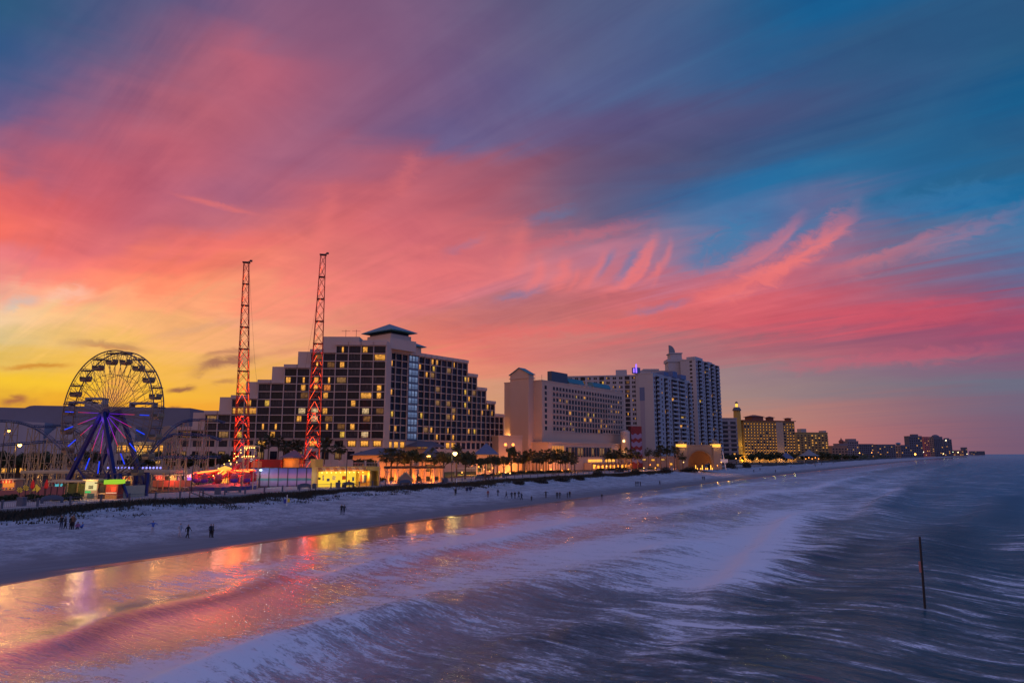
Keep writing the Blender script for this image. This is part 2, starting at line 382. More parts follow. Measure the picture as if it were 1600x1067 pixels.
PK = mat('pink_stucco', (.56, .385, .30), .8, var=.06, scale=.3)
GREY = mat('grey_concrete', (.33, .31, .33), .85, var=.12, scale=.5)
WHITE = mat('white_paint', (.7, .7, .7), .5, var=.06)
STEEL = mat('galvanised_steel', (.42, .42, .43), .45, .3, var=.08)
DARK = mat('dark_metal', (.035, .035, .045), .5, .2, var=.1)
BLUEST = mat('blue_steel', (.012, .02, .15), .4, .1, var=.1)
REDST = mat('red_steel', (.55, .04, .015), .45, .1, var=.1)
ROOFB = mat('blue_green_roof', (.05, .20, .27), .5, var=.15, scale=2)
ROOFV = mat('slate_violet_roof', (.11, .10, .14), .6, var=.2, scale=2)
ROOFR = mat('red_tile_roof', (.2, .07, .05), .7, var=.2, scale=2)
WOOD = mat('weathered_wood', (.07, .055, .05), .85, var=.3, scale=3)
CONC = mat('pale_concrete', (.42, .36, .36), .85, var=.12, scale=.6, bump=.2)

# ------------------------------------------------------------------ coast frame: s runs along the coast, n points out to sea
TA = R(34)
TX, TY = math.sin(TA), math.cos(TA)
def sn(x, y): return x * TX + y * TY, x * TY - y * TX
def xy(s, n): return s * TX + n * TY, s * TY - n * TX
FS, FN = [-60, 40, 70, 122, 168, 223, 380, 1000, 6000], [-111, -114, -116.6, -120.8, -122.8, -122.5, -125, -133, -140]
SS_, SN = [-60, 24, 39, 61, 112, 175, 358, 1031, 2500, 6000], [-62, -68, -72.5, -75.2, -78.6, -83, -86, -84, -70, 10]
def nf(s): return np.interp(s, FS, FN)
def ns(s): return np.interp(s, SS_, SN)
ZB, ZL = 3.4, 3.3
def vnoise(x, y, sc_, seed=0.0):
    x, y = np.asarray(x) * sc_ + seed * 17.3, np.asarray(y) * sc_ - seed * 9.1
    xi, yi = np.floor(x), np.floor(y); xf, yf = x - xi, y - yi
    def h(a, b): v = np.sin(a * 127.1 + b * 311.7) * 43758.5453; return v - np.floor(v)
    u, v = xf * xf * (3 - 2 * xf), yf * yf * (3 - 2 * yf)
    return (h(xi, yi) * (1-u) + h(xi+1, yi) * u) * (1-v) + (h(xi, yi+1) * (1-u) + h(xi+1, yi+1) * u) * v
def beach_z(s, n):
    s, n = np.asarray(s, float), np.asarray(n, float)
    d = n - nf(s); W = ns(s) - nf(s); u = d / W
    z = np.where(u < 0.2, 2.2, 0)
    pro_u = [-.4, -.06, -.03, 0.02, .1, .2, .32, .55, .8, 1.0, 1.25, 1.8, 3]
    pro_z = [ZL, ZL, 1.8, 2.2, 2.55, 2.25, 1.75, 1.15, .5, 0.0, -.5, -1.5, -3]
    z = np.interp(u, pro_u, pro_z)
    dune = np.exp(-((u - .13) / .1) ** 2) * (vnoise(s, n, .16, 1) - .35) * 1.1
    small = (vnoise(s, n, .45, 2) - .5) * .22 * np.clip(1 - u * 1.15, 0, 1) * (u > 0.0)
    tiny = ((vnoise(s, n, 1.3, 3) - .5) * .2 + (vnoise(s, n, 2.6, 4) - .5) * .1) * np.clip(1 - u * 1.25, 0, 1) * (u > 0.0)
    return z + dune * (u > 0) + small + tiny
def ground(x, y):
    s, n = sn(x, y); return float(beach_z(s, n)) if n - float(nf(s)) > 0 else ZL

# sand / land: one sheet from the sea bed inland to the horizon
def grid_obj(name, S, U, fn, m):
    S, U = np.array(S), np.array(U); a, b = np.meshgrid(S, U, indexing='ij')
    x, y, z = fn(a, b)
    P = np.stack([x, y, z], -1).reshape(-1, 3); nu = len(U); ns_ = len(S)
    i = (np.arange(ns_ - 1)[:, None] * nu + np.arange(nu - 1)[None]).reshape(-1)
    F = np.stack([i, i + nu, i + nu + 1, i + 1], -1)
    me = bpy.data.meshes.new(name); me.from_pydata(P.tolist(), [], F.tolist()); me.materials.append(m)
    me.polygons.foreach_set('use_smooth', [True] * len(me.polygons)); me.update()
    return link(name, me)
S_land = np.concatenate([np.arange(-80, 0, 4), np.arange(0, 200, .7), np.geomspace(200, 9000, 260)])
U_land = np.concatenate([[-90, -30, -10, -3, -1, -.4, -.2, -.06], np.linspace(-.05, 1.15, 110), [1.3, 1.6, 2, 3, 6]])
def land_fn(s, u):
    n = nf(s) + u * (ns(s) - nf(s)); z = beach_z(s, n); x, y = xy(s, n); return x, y, z
def sand_mat():
    m = bpy.data.materials.new('sand_and_land'); m.use_nodes = True; t = NT(m.node_tree); b = t.n['Principled BSDF']
    geo = t.new('ShaderNodeNewGeometry').outputs['Position']
    px, py, pz = t.sep(geo)
    n_ = t.m('SUBTRACT', t.m('MULTIPLY', px, TY), t.m('MULTIPLY', py, TX)); s_ = t.m('ADD', t.m('MULTIPLY', px, TX), t.m('MULTIPLY', py, TY))
    a = t.noise(geo, .35, 4, .6); c = t.noise(geo, 2.2, 4, .65); tr = t.noise(t.xyz(t.m('MULTIPLY', s_, .05), t.m('MULTIPLY', n_, .8), 0), 1.0, 3, .6)
    f = t.m('ADD', t.m('MULTIPLY', a, .5), t.m('MULTIPLY', c, .5))
    dry = t.mix(t.ss(f, .40, .60), (.27, .28, .335), (.51, .52, .60))
    damp = t.mix(t.ss(tr, .3, .7), (.18, .18, .215), (.225, .222, .255))
    lvl = t.m('ADD', pz, t.m('MULTIPLY', t.m('SUBTRACT', a, .5), .5))
    wet = t.ss(lvl, 1.0, .35)
    col = t.mix(wet, dry, damp)
    # weed line left by the last tide, and faint vehicle tracks along the beach
    spk = t.noise(geo, 5.0, 3, .7)
    weed = t.m('MULTIPLY', t.ss(t.m('ABSOLUTE', t.m('SUBTRACT', t.m('ADD', pz, t.m('MULTIPLY', t.m('SUBTRACT', tr, .5), .5)), .82)), .09, .0), t.ss(spk, .54, .66))
    col = t.mix(t.m('MULTIPLY', weed, .75), col, (.05, .045, .035))
    att = t.new('ShaderNodeAttribute', attribute_name='dune').outputs['Fac']
    wv_ = t.m('ADD', att, t.m('MULTIPLY', t.m('SUBTRACT', t.noise(t.xyz(t.m('MULTIPLY', s_, .03), 0.0, 0.0), 1.0, 2), .5), 7.0))
    for c0 in (15.0, 16.7, 19.5, 21.2):
        trk = t.m('MULTIPLY', t.ss(t.m('ABSOLUTE', t.m('SUBTRACT', wv_, c0)), .30, .1), t.ss(spk, .3, .6))
        col = t.mix(t.m('MULTIPLY', trk, .38), col, (.14, .14, .165))
    soak = t.ss(t.m('ADD', pz, t.m('MULTIPLY', t.m('SUBTRACT', tr, .5), .3)), .2, .02)
    col = t.mix(soak, col, (.10, .09, .095))
    at_d = t.new('ShaderNodeAttribute', attribute_name='dune').outputs['Fac']
    litter = t.ss(t.m('ADD', at_d, t.m('MULTIPLY', t.m('SUBTRACT', a, .5), 10.0)), 7.0, 4.5)
    col = t.mix(t.m('MULTIPLY', litter, .9), col, (.045, .04, .032))
    inland = t.ss(pz, 3.0, 3.25)
    col = t.mix(inland, col, t.mix(t.ss(a, .4, .6), (.055, .05, .05), (.10, .085, .08)))
    t.put(b.inputs['Base Color'], col)
    t.put(b.inputs['Roughness'], t.mr(soak, 0, 1, .9, .12))
    t.put(b.inputs['Specular IOR Level'], t.mr(soak, 0, 1, .2, .8))
    bn = t.new('ShaderNodeBump'); bn.inputs['Distance'].default_value = .4
    t.put(bn.inputs['Strength'], t.mr(wet, 0, 1, 1.0, .05)); t.put(bn.inputs['Height'], f); t.put(b.inputs['Normal'], bn.outputs[0])
    return m
_land = grid_obj('beach_and_land', S_land, U_land, land_fn, sand_mat())
_sa, _ua = np.meshgrid(S_land, U_land, indexing='ij')
_land.data.attributes.new('dune', 'FLOAT', 'POINT').data.foreach_set('value', (_ua * (ns(_sa) - nf(_sa))).reshape(-1).astype(np.float32))
tag(_land, 'grey sand beach running up the coast with town ground behind', None, None, 'structure')

# boardwalk slab with its sea wall
mb = MB()
for i in range(90):
    s0, s1 = -40 + i * 6.0, -34 + i * 6.0
    p = []
    for s_ in (s0, s1):
        for d in (-17, 0): x, y = xy(s_, float(nf(s_)) + d); p.append((x, y))
    (ax, ay), (bx, by), (cx_, cy_), (dx_, dy_) = p
    mb.add([(ax,ay,ZB),(bx,by,ZB),(dx_,dy_,ZB),(cx_,cy_,ZB),(bx,by,.6),(dx_,dy_,.6)], [(0,1,3,2),(1,4,5,3)] if 0 else [(0,1,2,3),(1,4,5,2)])
tag(mb.build('boardwalk', CONC), 'pale concrete boardwalk with a sea wall above the dunes', None, None, 'structure')

# ------------------------------------------------------------------ sea
# crests as seen lines on the water: points, height, shore-side width, sea-side width, foam left behind
def _sn(px, py): q = gz(px, py, 0); return sn(q.x, q.y)
WAVES = [([(-60, 1055), (0, 1031), (120, 990), (200, 962), (290, 941), (360, 925), (420, 905), (475, 880)], .30, 2.6, 2.8, .12),
         ([(150, 1110), (270, 1064), (400, 1026), (500, 992), (580, 968), (650, 948), (730, 940)], .62, 1.0, 3.2, .45),
         ([(400, 946), (475, 912), (590, 875), (700, 858), (800, 838), (890, 818), (960, 806)], .34, 1.0, 3.0, .55),
         ([(1075, 1000), (1100, 965), (1130, 927), (1170, 882), (1210, 838), (1262, 795)], .85, 1.8, 4.4, .95),
         ([(1330, 822), (1352, 806), (1380, 784), (1420, 757)], .8, 1.6, 4.5, .35),
         ([(1000, 868), (1040, 857), (1090, 846)], .45, 1.2, 3.4, .4),
         ([(1020, 812), (1110, 792), (1190, 776), (1250, 764)], .6, 1.5, 4, .5), ([(900, 795), (1000, 782), (1100, 768), (1200, 752)], .4, 1.2, 3, .6),
         ([(1240, 775), (1300, 757), (1360, 743)], .8, 2, 5, .5), ([(1130, 752), (1250, 737), (1350, 728)], .6, 1.6, 4, .7), ([(1300, 745), (1400, 731), (1450, 724)], .9, 2, 6, .6), ([(1420, 742), (1480, 730), (1500, 722)], 1.0, 2.5, 7, .2),
         ([(1200, 900), (1290, 862), (1340, 835)], .30, 1.5, 4, .05), ([(1380, 900), (1440, 850), (1480, 815)], .35, 2, 5, .0), ([(1500, 840), (1540, 800), (1570, 770)], .5, 2.5, 6, .0), ([(760, 1010), (850, 985), (950, 965)], .22, 1.2, 3, .1), ([(950, 1040), (1080, 1010), (1180, 985)], .28, 1.2, 3.5, .1)]
FOAM = [(420, 1035, 10, 6, .7), (250, 1060, 6, 4, .5), (625, 925, 9, 4, .65), (560, 890, 8, 3, .35), (850, 875, 18, 9, .55), (760, 910, 9, 5, .3), (620, 1040, 7, 4, .2), (330, 900, 8, 3, .3), (480, 870, 10, 3, .35), (1000, 850, 22, 8, .55), (1078, 975, 4, 2.6, .8), (1110, 905, 7, 3, .7), (720, 845, 16, 4, .35), (140, 1050, 4, 3, .4), (950, 805, 40, 8, .45), (1230, 800, 9, 4, .5), (1250, 765, 60, 9, .35), (1240, 980, 3, 2.4, .25)]
_W = []
for pts, h, wa, wb_, fm in WAVES:
    q = sorted(_sn(*p) for p in pts); _W.append(([a[0] for a in q], [a[1] for a in q], h, wa, wb_, fm))
_F = [(*_sn(px, py), rs, rn, am) for px, py, rs, rn, am in FOAM]
def wave_h(s, n):
    z = np.zeros_like(s); fo = np.zeros_like(s); fa = np.zeros_like(s)
    for S0, N0, h, wa, wb_, fm in _W:
        s0, s1 = S0[0], S0[-1]; L = s1 - s0
        c = np.interp(s, S0, N0) + (vnoise(s, 0 * s, .25, h * 9) - .5) * 1.1
        env = np.clip((s - s0) / (.25 * L), 0, 1) * np.clip((s1 - s) / (.25 * L), 0, 1); env = env * env * (3 - 2 * env)
        q = n - c; wd = np.where(q < 0, wa, wb_)
        e = env * np.exp(-(q / wd) ** 2); z += h * e
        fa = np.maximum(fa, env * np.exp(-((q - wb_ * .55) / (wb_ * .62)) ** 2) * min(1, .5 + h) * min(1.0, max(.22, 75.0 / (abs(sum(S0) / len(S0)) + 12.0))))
        fo += fm * env * np.where(q < 0, np.exp(-(q / (3.5 + 4 * fm)) ** 2), np.exp(-(q / 4.5) ** 2)) - .34 * env * np.exp(-((q - wb_ * .75) / (wb_ * .9)) ** 2)
    for s0, n0, rs, rn, am in _F: fo += .78 * am * np.exp(-((s - s0) / rs) ** 2 - ((n - n0) / rn) ** 2)
    return z, fo, fa
def sea_fn(r, a):
    x, y = r * np.sin(a), r * np.cos(a); s, n = sn(x, y)
    z, fo, fa = wave_h(s, n)
    k = np.clip(r / 40, .3, 4)
    sw = (np.sin(n * .23 + s * .03 + 3 * vnoise(s, n, .02, 5)) * .26 + np.sin(n * .51 - s * .05 + 4 * vnoise(s, n, .03, 6)) * .14) * np.clip((n - ns(s) - 14) / 30, 0, 1)
    rip = ((vnoise(s * 1.0, n * .3, .55, 7) - .5) * .12 + (vnoise(s, n * .4, 1.4, 8) - .5) * .05) * np.clip((n - ns(s) - 20) / 40, .05, 1)
    damp_ = np.clip((n - ns(s)) / 14, 0, 1)
    fade = np.clip(1500 / r, 0, 1)
    z = (z + sw + rip * np.clip(90 / r, 0, 1)) * np.clip(damp_ + .0, 0, 1) * fade
    run = (vnoise(s, n * 0, .18, 11) - .5) * .06 * np.clip(1 - (n - ns(s)) / 6, 0, 1)
    return x, y, z + .02 + run, fo, fa
rr = np.concatenate([np.geomspace(6, 700, 520), np.geomspace(710, 40000, 90)])
aa = np.radians(np.concatenate([np.linspace(-100, -48, 40), np.linspace(-47.8, 46, 560), np.linspace(46.5, 110, 40)]))
A_, B_ = np.meshgrid(rr, aa, indexing='ij')
x, y, z, fo, fa = sea_fn(A_, B_)
s_, n_ = sn(x, y)
keep = (n_ > ns(s_) - 6)
P = np.stack([x, y, z], -1).reshape(-1, 3); nu = len(aa)
i = (np.arange(len(rr) - 1)[:, None] * nu + np.arange(nu - 1)[None]).reshape(-1)
F = np.stack([i, i + 1, i + nu + 1, i + nu], -1)
F = F[keep.reshape(-1)[F].any(1)]
used = np.unique(F); remap = np.zeros(len(P), int); remap[used] = np.arange(len(used)); F = remap[F]
me = bpy.data.meshes.new('sea'); me.vertices.add(len(used)); me.vertices.foreach_set('co', P[used].reshape(-1))
me.loops.add(F.size); me.loops.foreach_set('vertex_index', F.reshape(-1)); me.polygons.add(len(F))
me.polygons.foreach_set('loop_start', np.arange(len(F)) * 4); me.polygons.foreach_set('loop_total', np.full(len(F), 4))
me.polygons.foreach_set('use_smooth', np.ones(len(F), bool))
at_ = me.attributes.new('foam', 'FLOAT', 'POINT'); at_.data.foreach_set('value', fo.reshape(-1)[used].astype(np.float32))
at3 = me.attributes.new('face', 'FLOAT', 'POINT'); at3.data.foreach_set('value', fa.reshape(-1)[used].astype(np.float32))
dsh = (n_ - ns(s_)).reshape(-1)[used].astype(np.float32)
at2 = me.attributes.new('offshore', 'FLOAT', 'POINT'); at2.data.foreach_set('value', dsh)
me.update(calc_edges=True); me.validate()
def sea_mat():
    m = bpy.data.materials.new('sea_water'); m.use_nodes = True; t = NT(m.node_tree); b = t.n['Principled BSDF']
    geo = t.new('ShaderNodeNewGeometry').outputs['Position']; px, py, pz = t.sep(geo)
    n_ = t.m('SUBTRACT', t.m('MULTIPLY', px, TY), t.m('MULTIPLY', py, TX)); s_ = t.m('ADD', t.m('MULTIPLY', px, TX), t.m('MULTIPLY', py, TY))
    fo = t.new('ShaderNodeAttribute', attribute_name='foam').outputs['Fac']; off = t.new('ShaderNodeAttribute', attribute_name='offshore').outputs['Fac']
    face = t.new('ShaderNodeAttribute', attribute_name='face').outputs['Fac']
    dist = t.m('SQRT', t.m('ADD', t.m('MULTIPLY', px, px), t.m('MULTIPLY', py, py)))
    # streaks run in with the waves (along n); drawn finer close by
    st1 = t.noise(t.xyz(t.m('MULTIPLY', s_, 1.5), t.m('MULTIPLY', n_, .34), 0.0), 1.0, 5, .62, .5)
    st2 = t.noise(t.xyz(t.m('MULTIPLY', s_, .5), t.m('MULTIPLY', n_, .12), 5.0), 1.0, 4, .6, .8)
    lace = t.noise(t.xyz(t.m('MULTIPLY', s_, 3.2), t.m('MULTIPLY', n_, 1.3), 9.0), 1.0, 5, .65, 1.4)
    big = t.noise(t.xyz(t.m('MULTIPLY', s_, .045), t.m('MULTIPLY', n_, .07), 2.0), 1.0, 3, .55, .4)
    # wide surf zone of thin foam in the middle distance
    surf = t.m('MULTIPLY', t.ss(off, 3, 14), t.ss(off, 74, 50))
    surf = t.m('MULTIPLY', surf, t.m('MULTIPLY', t.mr(dist, 30, 95, .25, 1.0), t.ss(dist, 900, 260)))
    fz = t.m('ADD', t.m('MULTIPLY', fo, .85), t.m('MULTIPLY', surf, .54))
    fz = t.m('ADD', fz, t.m('MULTIPLY', t.m('SUBTRACT', big, .5), 1.1))
    fz = t.m('ADD', fz, t.m('MULTIPLY', t.ss(off, 36, 66), t.mr(st2, .42, .68, -.07, .50)))     # loose streaks farther out
    lace2 = t.noise(t.xyz(t.m('MULTIPLY', s_, 6.0), t.m('MULTIPLY', n_, 2.2), 3.0), 1.0, 3, .6, 1.0)
    pat = t.m('ADD', t.m('ADD', t.m('MULTIPLY', st1, .30), t.m('MULTIPLY', st2, .22)), t.m('ADD', t.m('MULTIPLY', lace, .32), t.m('MULTIPLY', lace2, .16)))
    pat = t.m('MULTIPLY', t.m('SUBTRACT', pat, .5), 5.6)
    thick = t.ss(t.m('ADD', fz, pat), .44, 1.05)       # white lace
    thin = t.ss(t.m('ADD', t.m('MULTIPLY', fz, 1.2), t.m('MULTIPLY', pat, .5)), .05, 1.0)    # milky wash between
    foam = t.m('ADD', t.m('MULTIPLY', thick, .58), t.m('MULTIPLY', thin, .46))
    shallow = t.ss(off, 40, 2)
    deep = t.mix(shallow, t.mix(t.ss(dist, 35, 190), (.012, .046, .060), (.050, .160, .225)), (.38, .38, .48))  # bluer with distance: the upper sky's reflection put into the colour
    deep = t.mix(t.m('MULTIPLY', face, .9), deep, (.02, .05, .075))  # seaward wave sides painted dark, where they mirror less bright sky
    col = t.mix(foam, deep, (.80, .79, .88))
    film = t.m('MULTIPLY', t.ss(off, 56, 16), t.mr(t.ss(dist, 65, 280), 0, 1, 1.0, .06))
    bh = t.m('ADD', t.m('MULTIPLY', st1, .5), t.m('MULTIPLY', lace, .22))
    bh = t.m('ADD', bh, t.m('MULTIPLY', st2, .9))
    bn = t.new('ShaderNodeBump'); bn.inputs['Distance'].default_value = .5
    t.put(bn.inputs['Strength'], t.m('MULTIPLY', t.mr(film, 0, 1, 1.1, .10), t.ss(dist, 3000, 60)))
    t.put(bn.inputs['Height'], bh)
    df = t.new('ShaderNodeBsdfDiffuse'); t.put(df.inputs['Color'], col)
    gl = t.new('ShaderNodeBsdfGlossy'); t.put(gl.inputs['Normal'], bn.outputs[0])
    t.put(gl.inputs['Color'], t.mix(film, t.mix(t.ss(dist, 40, 220), (.46, .74, .86), (.32, .64, .88)), (1.0, .96, .97)))      # tint painted in to cool reflected sky offshore, bright sheet over wet sand inshore
    t.put(gl.inputs['Roughness'], t.m('ADD', t.mr(film, 0, 1, .14, .15), t.m('MULTIPLY', foam, .2)))
    fr = t.new('ShaderNodeFresnel'); fr.inputs['IOR'].default_value = 1.36; t.put(fr.inputs['Normal'], bn.outputs[0])
    fac = t.m('MULTIPLY', fr.outputs[0], t.m('SUBTRACT', 1.0, t.m('MULTIPLY', foam, .55)))
    fac = t.m('ADD', fac, t.m('MULTIPLY', t.m('MULTIPLY', film, t.mr(lace, .36, .6, .32, .54)), t.m('SUBTRACT', 1.0, t.m('MULTIPLY', foam, .6))), clamp=True)
    fac = t.m('ADD', fac, t.m('MULTIPLY', t.m('SUBTRACT', 1.0, foam), t.mr(t.ss(off, 80, 45), 0, 1, .05, .17)), clamp=True)
    fac = t.m('MULTIPLY', fac, t.m('SUBTRACT', 1.0, t.m('MULTIPLY', face, .62)))     # sky reflection also cut by the mask on wave faces, for dark troughs
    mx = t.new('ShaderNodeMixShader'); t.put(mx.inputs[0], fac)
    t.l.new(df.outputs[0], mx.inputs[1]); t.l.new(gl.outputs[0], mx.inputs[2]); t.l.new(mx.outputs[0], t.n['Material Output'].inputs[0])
    t.n.remove(b)
    return m
me.materials.append(sea_mat())
tag(link('sea', me), 'dusk sea with long soft waves and pale foam', None, None, 'structure')

# ------------------------------------------------------------------ facades
P_DARK = [pane_mat('dark_glass'), pane_mat('dark_glass_b', tint=(.02, .022, .035), curtain=(.09, .085, .10)), pane_mat('dark_glass_c', tint=(.008, .01, .014))]
P_LIT = [pane_mat('lit_window_full', AMBER, .04, .96, .85), pane_mat('lit_window_mid', AMBER, .3, .72, 1.0), pane_mat('lit_window_left', AMBER, .08, .5, .95),
         pane_mat('lit_window_right', YELLOW, .55, .95, .85), pane_mat('lit_window_slit', AMBER, .42, .62, 1.3), pane_mat('lit_window_dim', (1, .5, .16), .1, .9, .28), pane_mat('lit_window_white', (1, .68, .34), .2, .8, .7), pane_mat('lit_window_deep', (1, .28, .04), .1, .7, .7), pane_mat('lit_window_faint', (1, .42, .1), .3, .95, .16)]
P_BLUE = [pane_mat('blue_glass', (.35, .5, .9), .0, 1.0, .30, tint=(.05, .07, .12)), pane_mat('blue_glass_b', (.4, .55, .9), .1, .9, .42, tint=(.06, .08, .14))]
P_GOLD = [pane_mat('golden_lit_window', AMBER, .05, .95, 1.25), pane_mat('golden_lit_window_b', (1, .5, .12), .1, .9, .8)]
P_LIT = P_LIT + [P_LIT[1], P_LIT[2], P_LIT[4], P_LIT[4], P_LIT[5], P_LIT[8], P_LIT[8]]
ALLP = P_DARK + P_LIT + P_BLUE + P_GOLD
_qm = {}
def pane_mesh(w_, h_, m):
    k = (round(w_, 2), round(h_, 2), m.name)
    if k not in _qm:
        q = MB(); q.quad((-w_/2, 0, -h_/2), (w_/2, 0, -h_/2), (w_/2, 0, h_/2), (-w_/2, 0, h_/2)); _qm[k] = q.mesh('window', m)
    return _qm[k]
def put_windows(root, specs, limit=100):
    # specs: (x, y, z, w, h, material, rot) local to root; the largest 'limit' seen are parts of their own
    Mx = Matrix.Translation(root.location) @ Matrix.Rotation(root.rotation_euler.z, 4, 'Z')
    def app(q):
        p = Mx @ Vector(q[:3]); return -q[3] * q[4] / (p - Vector((0, 0, CAM_H))).length_squared
    specs = sorted(specs, key=app)
    for x, y, z, w_, h_, m, r in specs[:limit]:
        o = link('window', pane_mesh(w_, h_, m), root); o.location = (x, y, z); o.rotation_euler.z = r
    if specs[limit:]:
        mb = MB(); used = []
        for x, y, z, w_, h_, m, r in specs[limit:]:
            if m not in used: used.append(m)
            mb.mat = used.index(m); mb.M = Matrix.Translation((x, y, z)) @ Matrix.Rotation(r, 4, 'Z')
            mb.quad((-w_/2, 0, -h_/2), (w_/2, 0, -h_/2), (w_/2, 0, h_/2), (-w_/2, 0, h_/2))
        o = mb.build('window', used, root); o['kind'] = 'stuff'
def pick(rng, p, mid=None):
    if rng.random() < p: return rng.choice(mid or P_LIT)
    return rng.choice(P_DARK)
def frame_root(name, label, cat, A, dirv, group=None, z=ZL):
    return thing(name, label, cat, (A[0], A[1], z), math.atan2(dirv[1], dirv[0]), group)
def tline(A, d, px, py):                 # distance along plan line A + t d where it is seen at photo pixel (px,py)
    r = ray(px, py); k = r.x / r.y
    return (k * A[1] - A[0]) / (d[0] - k * d[1])

# ------------------------------------------------------------------ stepped hotel
rng = random.Random(11)
A0 = at(599, 686, 253); A0 = (A0.x, A0.y)
hot = frame_root('stepped_hotel', 'large stepped hotel with dark window grid and a blue green pyramid roof', 'hotel', A0, (1, .03))
BW, FH, Z0 = 4.67, 2.87, 13.2
rows_b = [12]*4 + [11]*2 + [9]*2 + [7]*2 + [5]*2 + [3]*2 + [1]*2
wl, fr, specs = MB(), MB(), []
for b, nr in enumerate(rows_b):
    x1, x0 = -b * BW, -(b + 1) * BW; zt = Z0 + nr * FH
    wl.box(x0, x1, .9, 15, 0, zt + .9)                                   # body behind the panes
    for i in range(nr + 1): fr.box(x0 + .14, x1 - .14, .3, .9, Z0 + i*FH - .15, Z0 + i*FH + .15)
    fr.box(x0 - .14, x0 + .14, .22, .9, 0, zt + .2)
    fr.box(x0 - .2, x1 + .2, -.25, .9, zt + .2, zt + 1.5)
    for i in range(nr):
        lit = pick(rng, .33)
        specs.append(((x0+x1)/2, .86, Z0 + (i+.5)*FH, BW - .28, FH - .3, lit, 0))
    lit = P_GOLD[0] if b in (0, 1, 2, 5, 9) else rng.choice(P_DARK)
    specs.append(((x0+x1)/2, .86, 11.4, BW - 1.6, 2.2, lit, 0))
    fr.box(x0 + .18, x1 - .18, .3, .9, 0, 10.2)
    specs.append(((x0+x1)/2, .26, 7.2, 2.6, 3.0, rng.choice(P_DARK) if b % 3 else P_LIT[5], 0))
fr.box(-.18, .18, .22, .9, 0, Z0 + 12*FH + .2)
steps = [(6, 9), (8, 7), (10, 5), (12, 3), (14, 1)]
for b, nr in steps:
    x1 = -b * BW; zt = Z0 + nr*FH + .9
    wl.box(x1 - 5.4, x1 - .05, 3.0, 14.5, zt, zt + 2*FH + .1)
wl.box(-24.4, -10.5, 2.2, 14, Z0 + 11*FH + 1, Z0 + 12*FH + 3.8)            # roof plant block
wl.box(-9.5, -.05, 2.5, 13.5, Z0 + 12*FH + .9, Z0 + 12*FH + 2.6)
wl.build('wall', WH, hot)
fr.build('facade_frame', WH, hot)
for x in (-16.5, -12.5):
    an = MB(); an.bar((x, 6, Z0+12*FH+3.8), (x, 6, Z0+12*FH+7.2), .12); an.bar((x-1.6, 6, Z0+12*FH+6.6), (x+1.6, 6, Z0+12*FH+6.6), .1); an.build('antenna', DARK, hot)
# right wing, parallel to the shore (built in its own axes inside the hotel's)
d2v = Vector((.63, .777)); A1 = at(600, 640, 267); A1 = Vector((A1.x, A1.y))
inv = Matrix.Rotation(-hot.rotation_euler.z, 4, 'Z') @ Matrix.Translation((-hot.location.x, -hot.location.y, 0))
W2 = inv @ Matrix.Translation((A1.x, A1.y, 0)) @ Matrix.Rotation(math.atan2(d2v.y, d2v.x), 4, 'Z')
rot2 = math.atan2(d2v.y, d2v.x) - hot.rotation_euler.z
T = lambda px, py: tline(A1, d2v, px, py)
tb = [T(599.6, 558)]
for k in range(4): tb.append(tb[0] + (T(637.2, 620) - tb[0]) * (k + 1) / 4)
ts0, ts1 = T(637.2, 620), T(654.2, 620)
t2 = T(731.5, 575)
segs = [(tb[k], tb[k+1], 12) for k in range(4)] + [(ts1 + (t2-ts1)*k/9, ts1 + (t2-ts1)*(k+1)/9, 12) for k in range(9)]
last = t2
for px, py, nr in ((746, 600, 10), (760.3, 620, 8), (774, 640, 6), (788, 655, 4)):
    e = T(px, py); segs += [(last + (e-last)*k/2, last + (e-last)*(k+1)/2, nr) for k in range(2)]; last = e
fr, wl, gl = MB(W2), MB(W2), MB(W2)
def add2(x, y, z, w_, h_, m):
    p = W2 @ Vector((x, y, z)); specs.append((p.x, p.y, p.z, w_, h_, m, rot2))
for x0, x1, nr in segs:
    zt = Z0 + nr*FH
    wl.box(x0, x1, .8, 15, 0, zt + .9)
    for i in range(nr + 1): fr.box(x0 + .14, x1 - .14, .3, .8, Z0 + i*FH - .14, Z0 + i*FH + .14)
    fr.box(x0 - .14, x0 + .14, .22, .8, Z0 - .2, zt + .18); fr.box(x1 - .14, x1 + .138, .222, .8, Z0 - .2, zt + .179)
    fr.box(x0 - .15, x1 + .15, -.24, .8, zt + .18, zt + 1.5)
    fr.box(x0, x1, -.1, .8, 0, 9.4)
    for i in range(nr):
        m = pick(rng, .2, [P_LIT[1], P_LIT[2], P_LIT[3], P_LIT[4], P_LIT[5], P_LIT[5]])
        add2((x0+x1)/2, .76, Z0 + (i+.5)*FH, x1-x0-.24, FH-.28, m)
    add2((x0+x1)/2, .76, 11.2, (x1-x0)*.7, 2.8, P_GOLD[0] if x0 < t2 - 6 and rng.random() < .75 else P_DARK[0])
wl.box(ts0, ts1, .5, 15, 0, Z0 + 12*FH + 2.0)
for i in range(12):
    for k in range(3):
        ww = (ts1-ts0-.9)/3
        add2(ts0 + .45 + (k+.5)*ww, .2, Z0 + (i+.5)*FH, ww - .08, FH - .2, P_BLUE[1] if rng.random() < .4 else P_BLUE[0])
    gl.box(ts0 + .4, ts1 - .4, .1, .5, Z0 + i*FH - .16, Z0 + i*FH + .16); gl.box(ts0 + .4, ts1 - .4, .16, .5, Z0 + (i+.5)*FH - .05, Z0 + (i+.5)*FH + .05)
for k in range(4): x = ts0 + .45 + k*(ts1-ts0-.9)/3; gl.box(x - .06, x + .06, .12, .5, Z0 - .2, Z0 + 12*FH)
wl.build('wall', WH, hot); fr.build('facade_frame', WH, hot); gl.build('glazing_bars', mat('blue_bars', (.10, .14, .22), .5), hot)
zr = Z0 + 12*FH
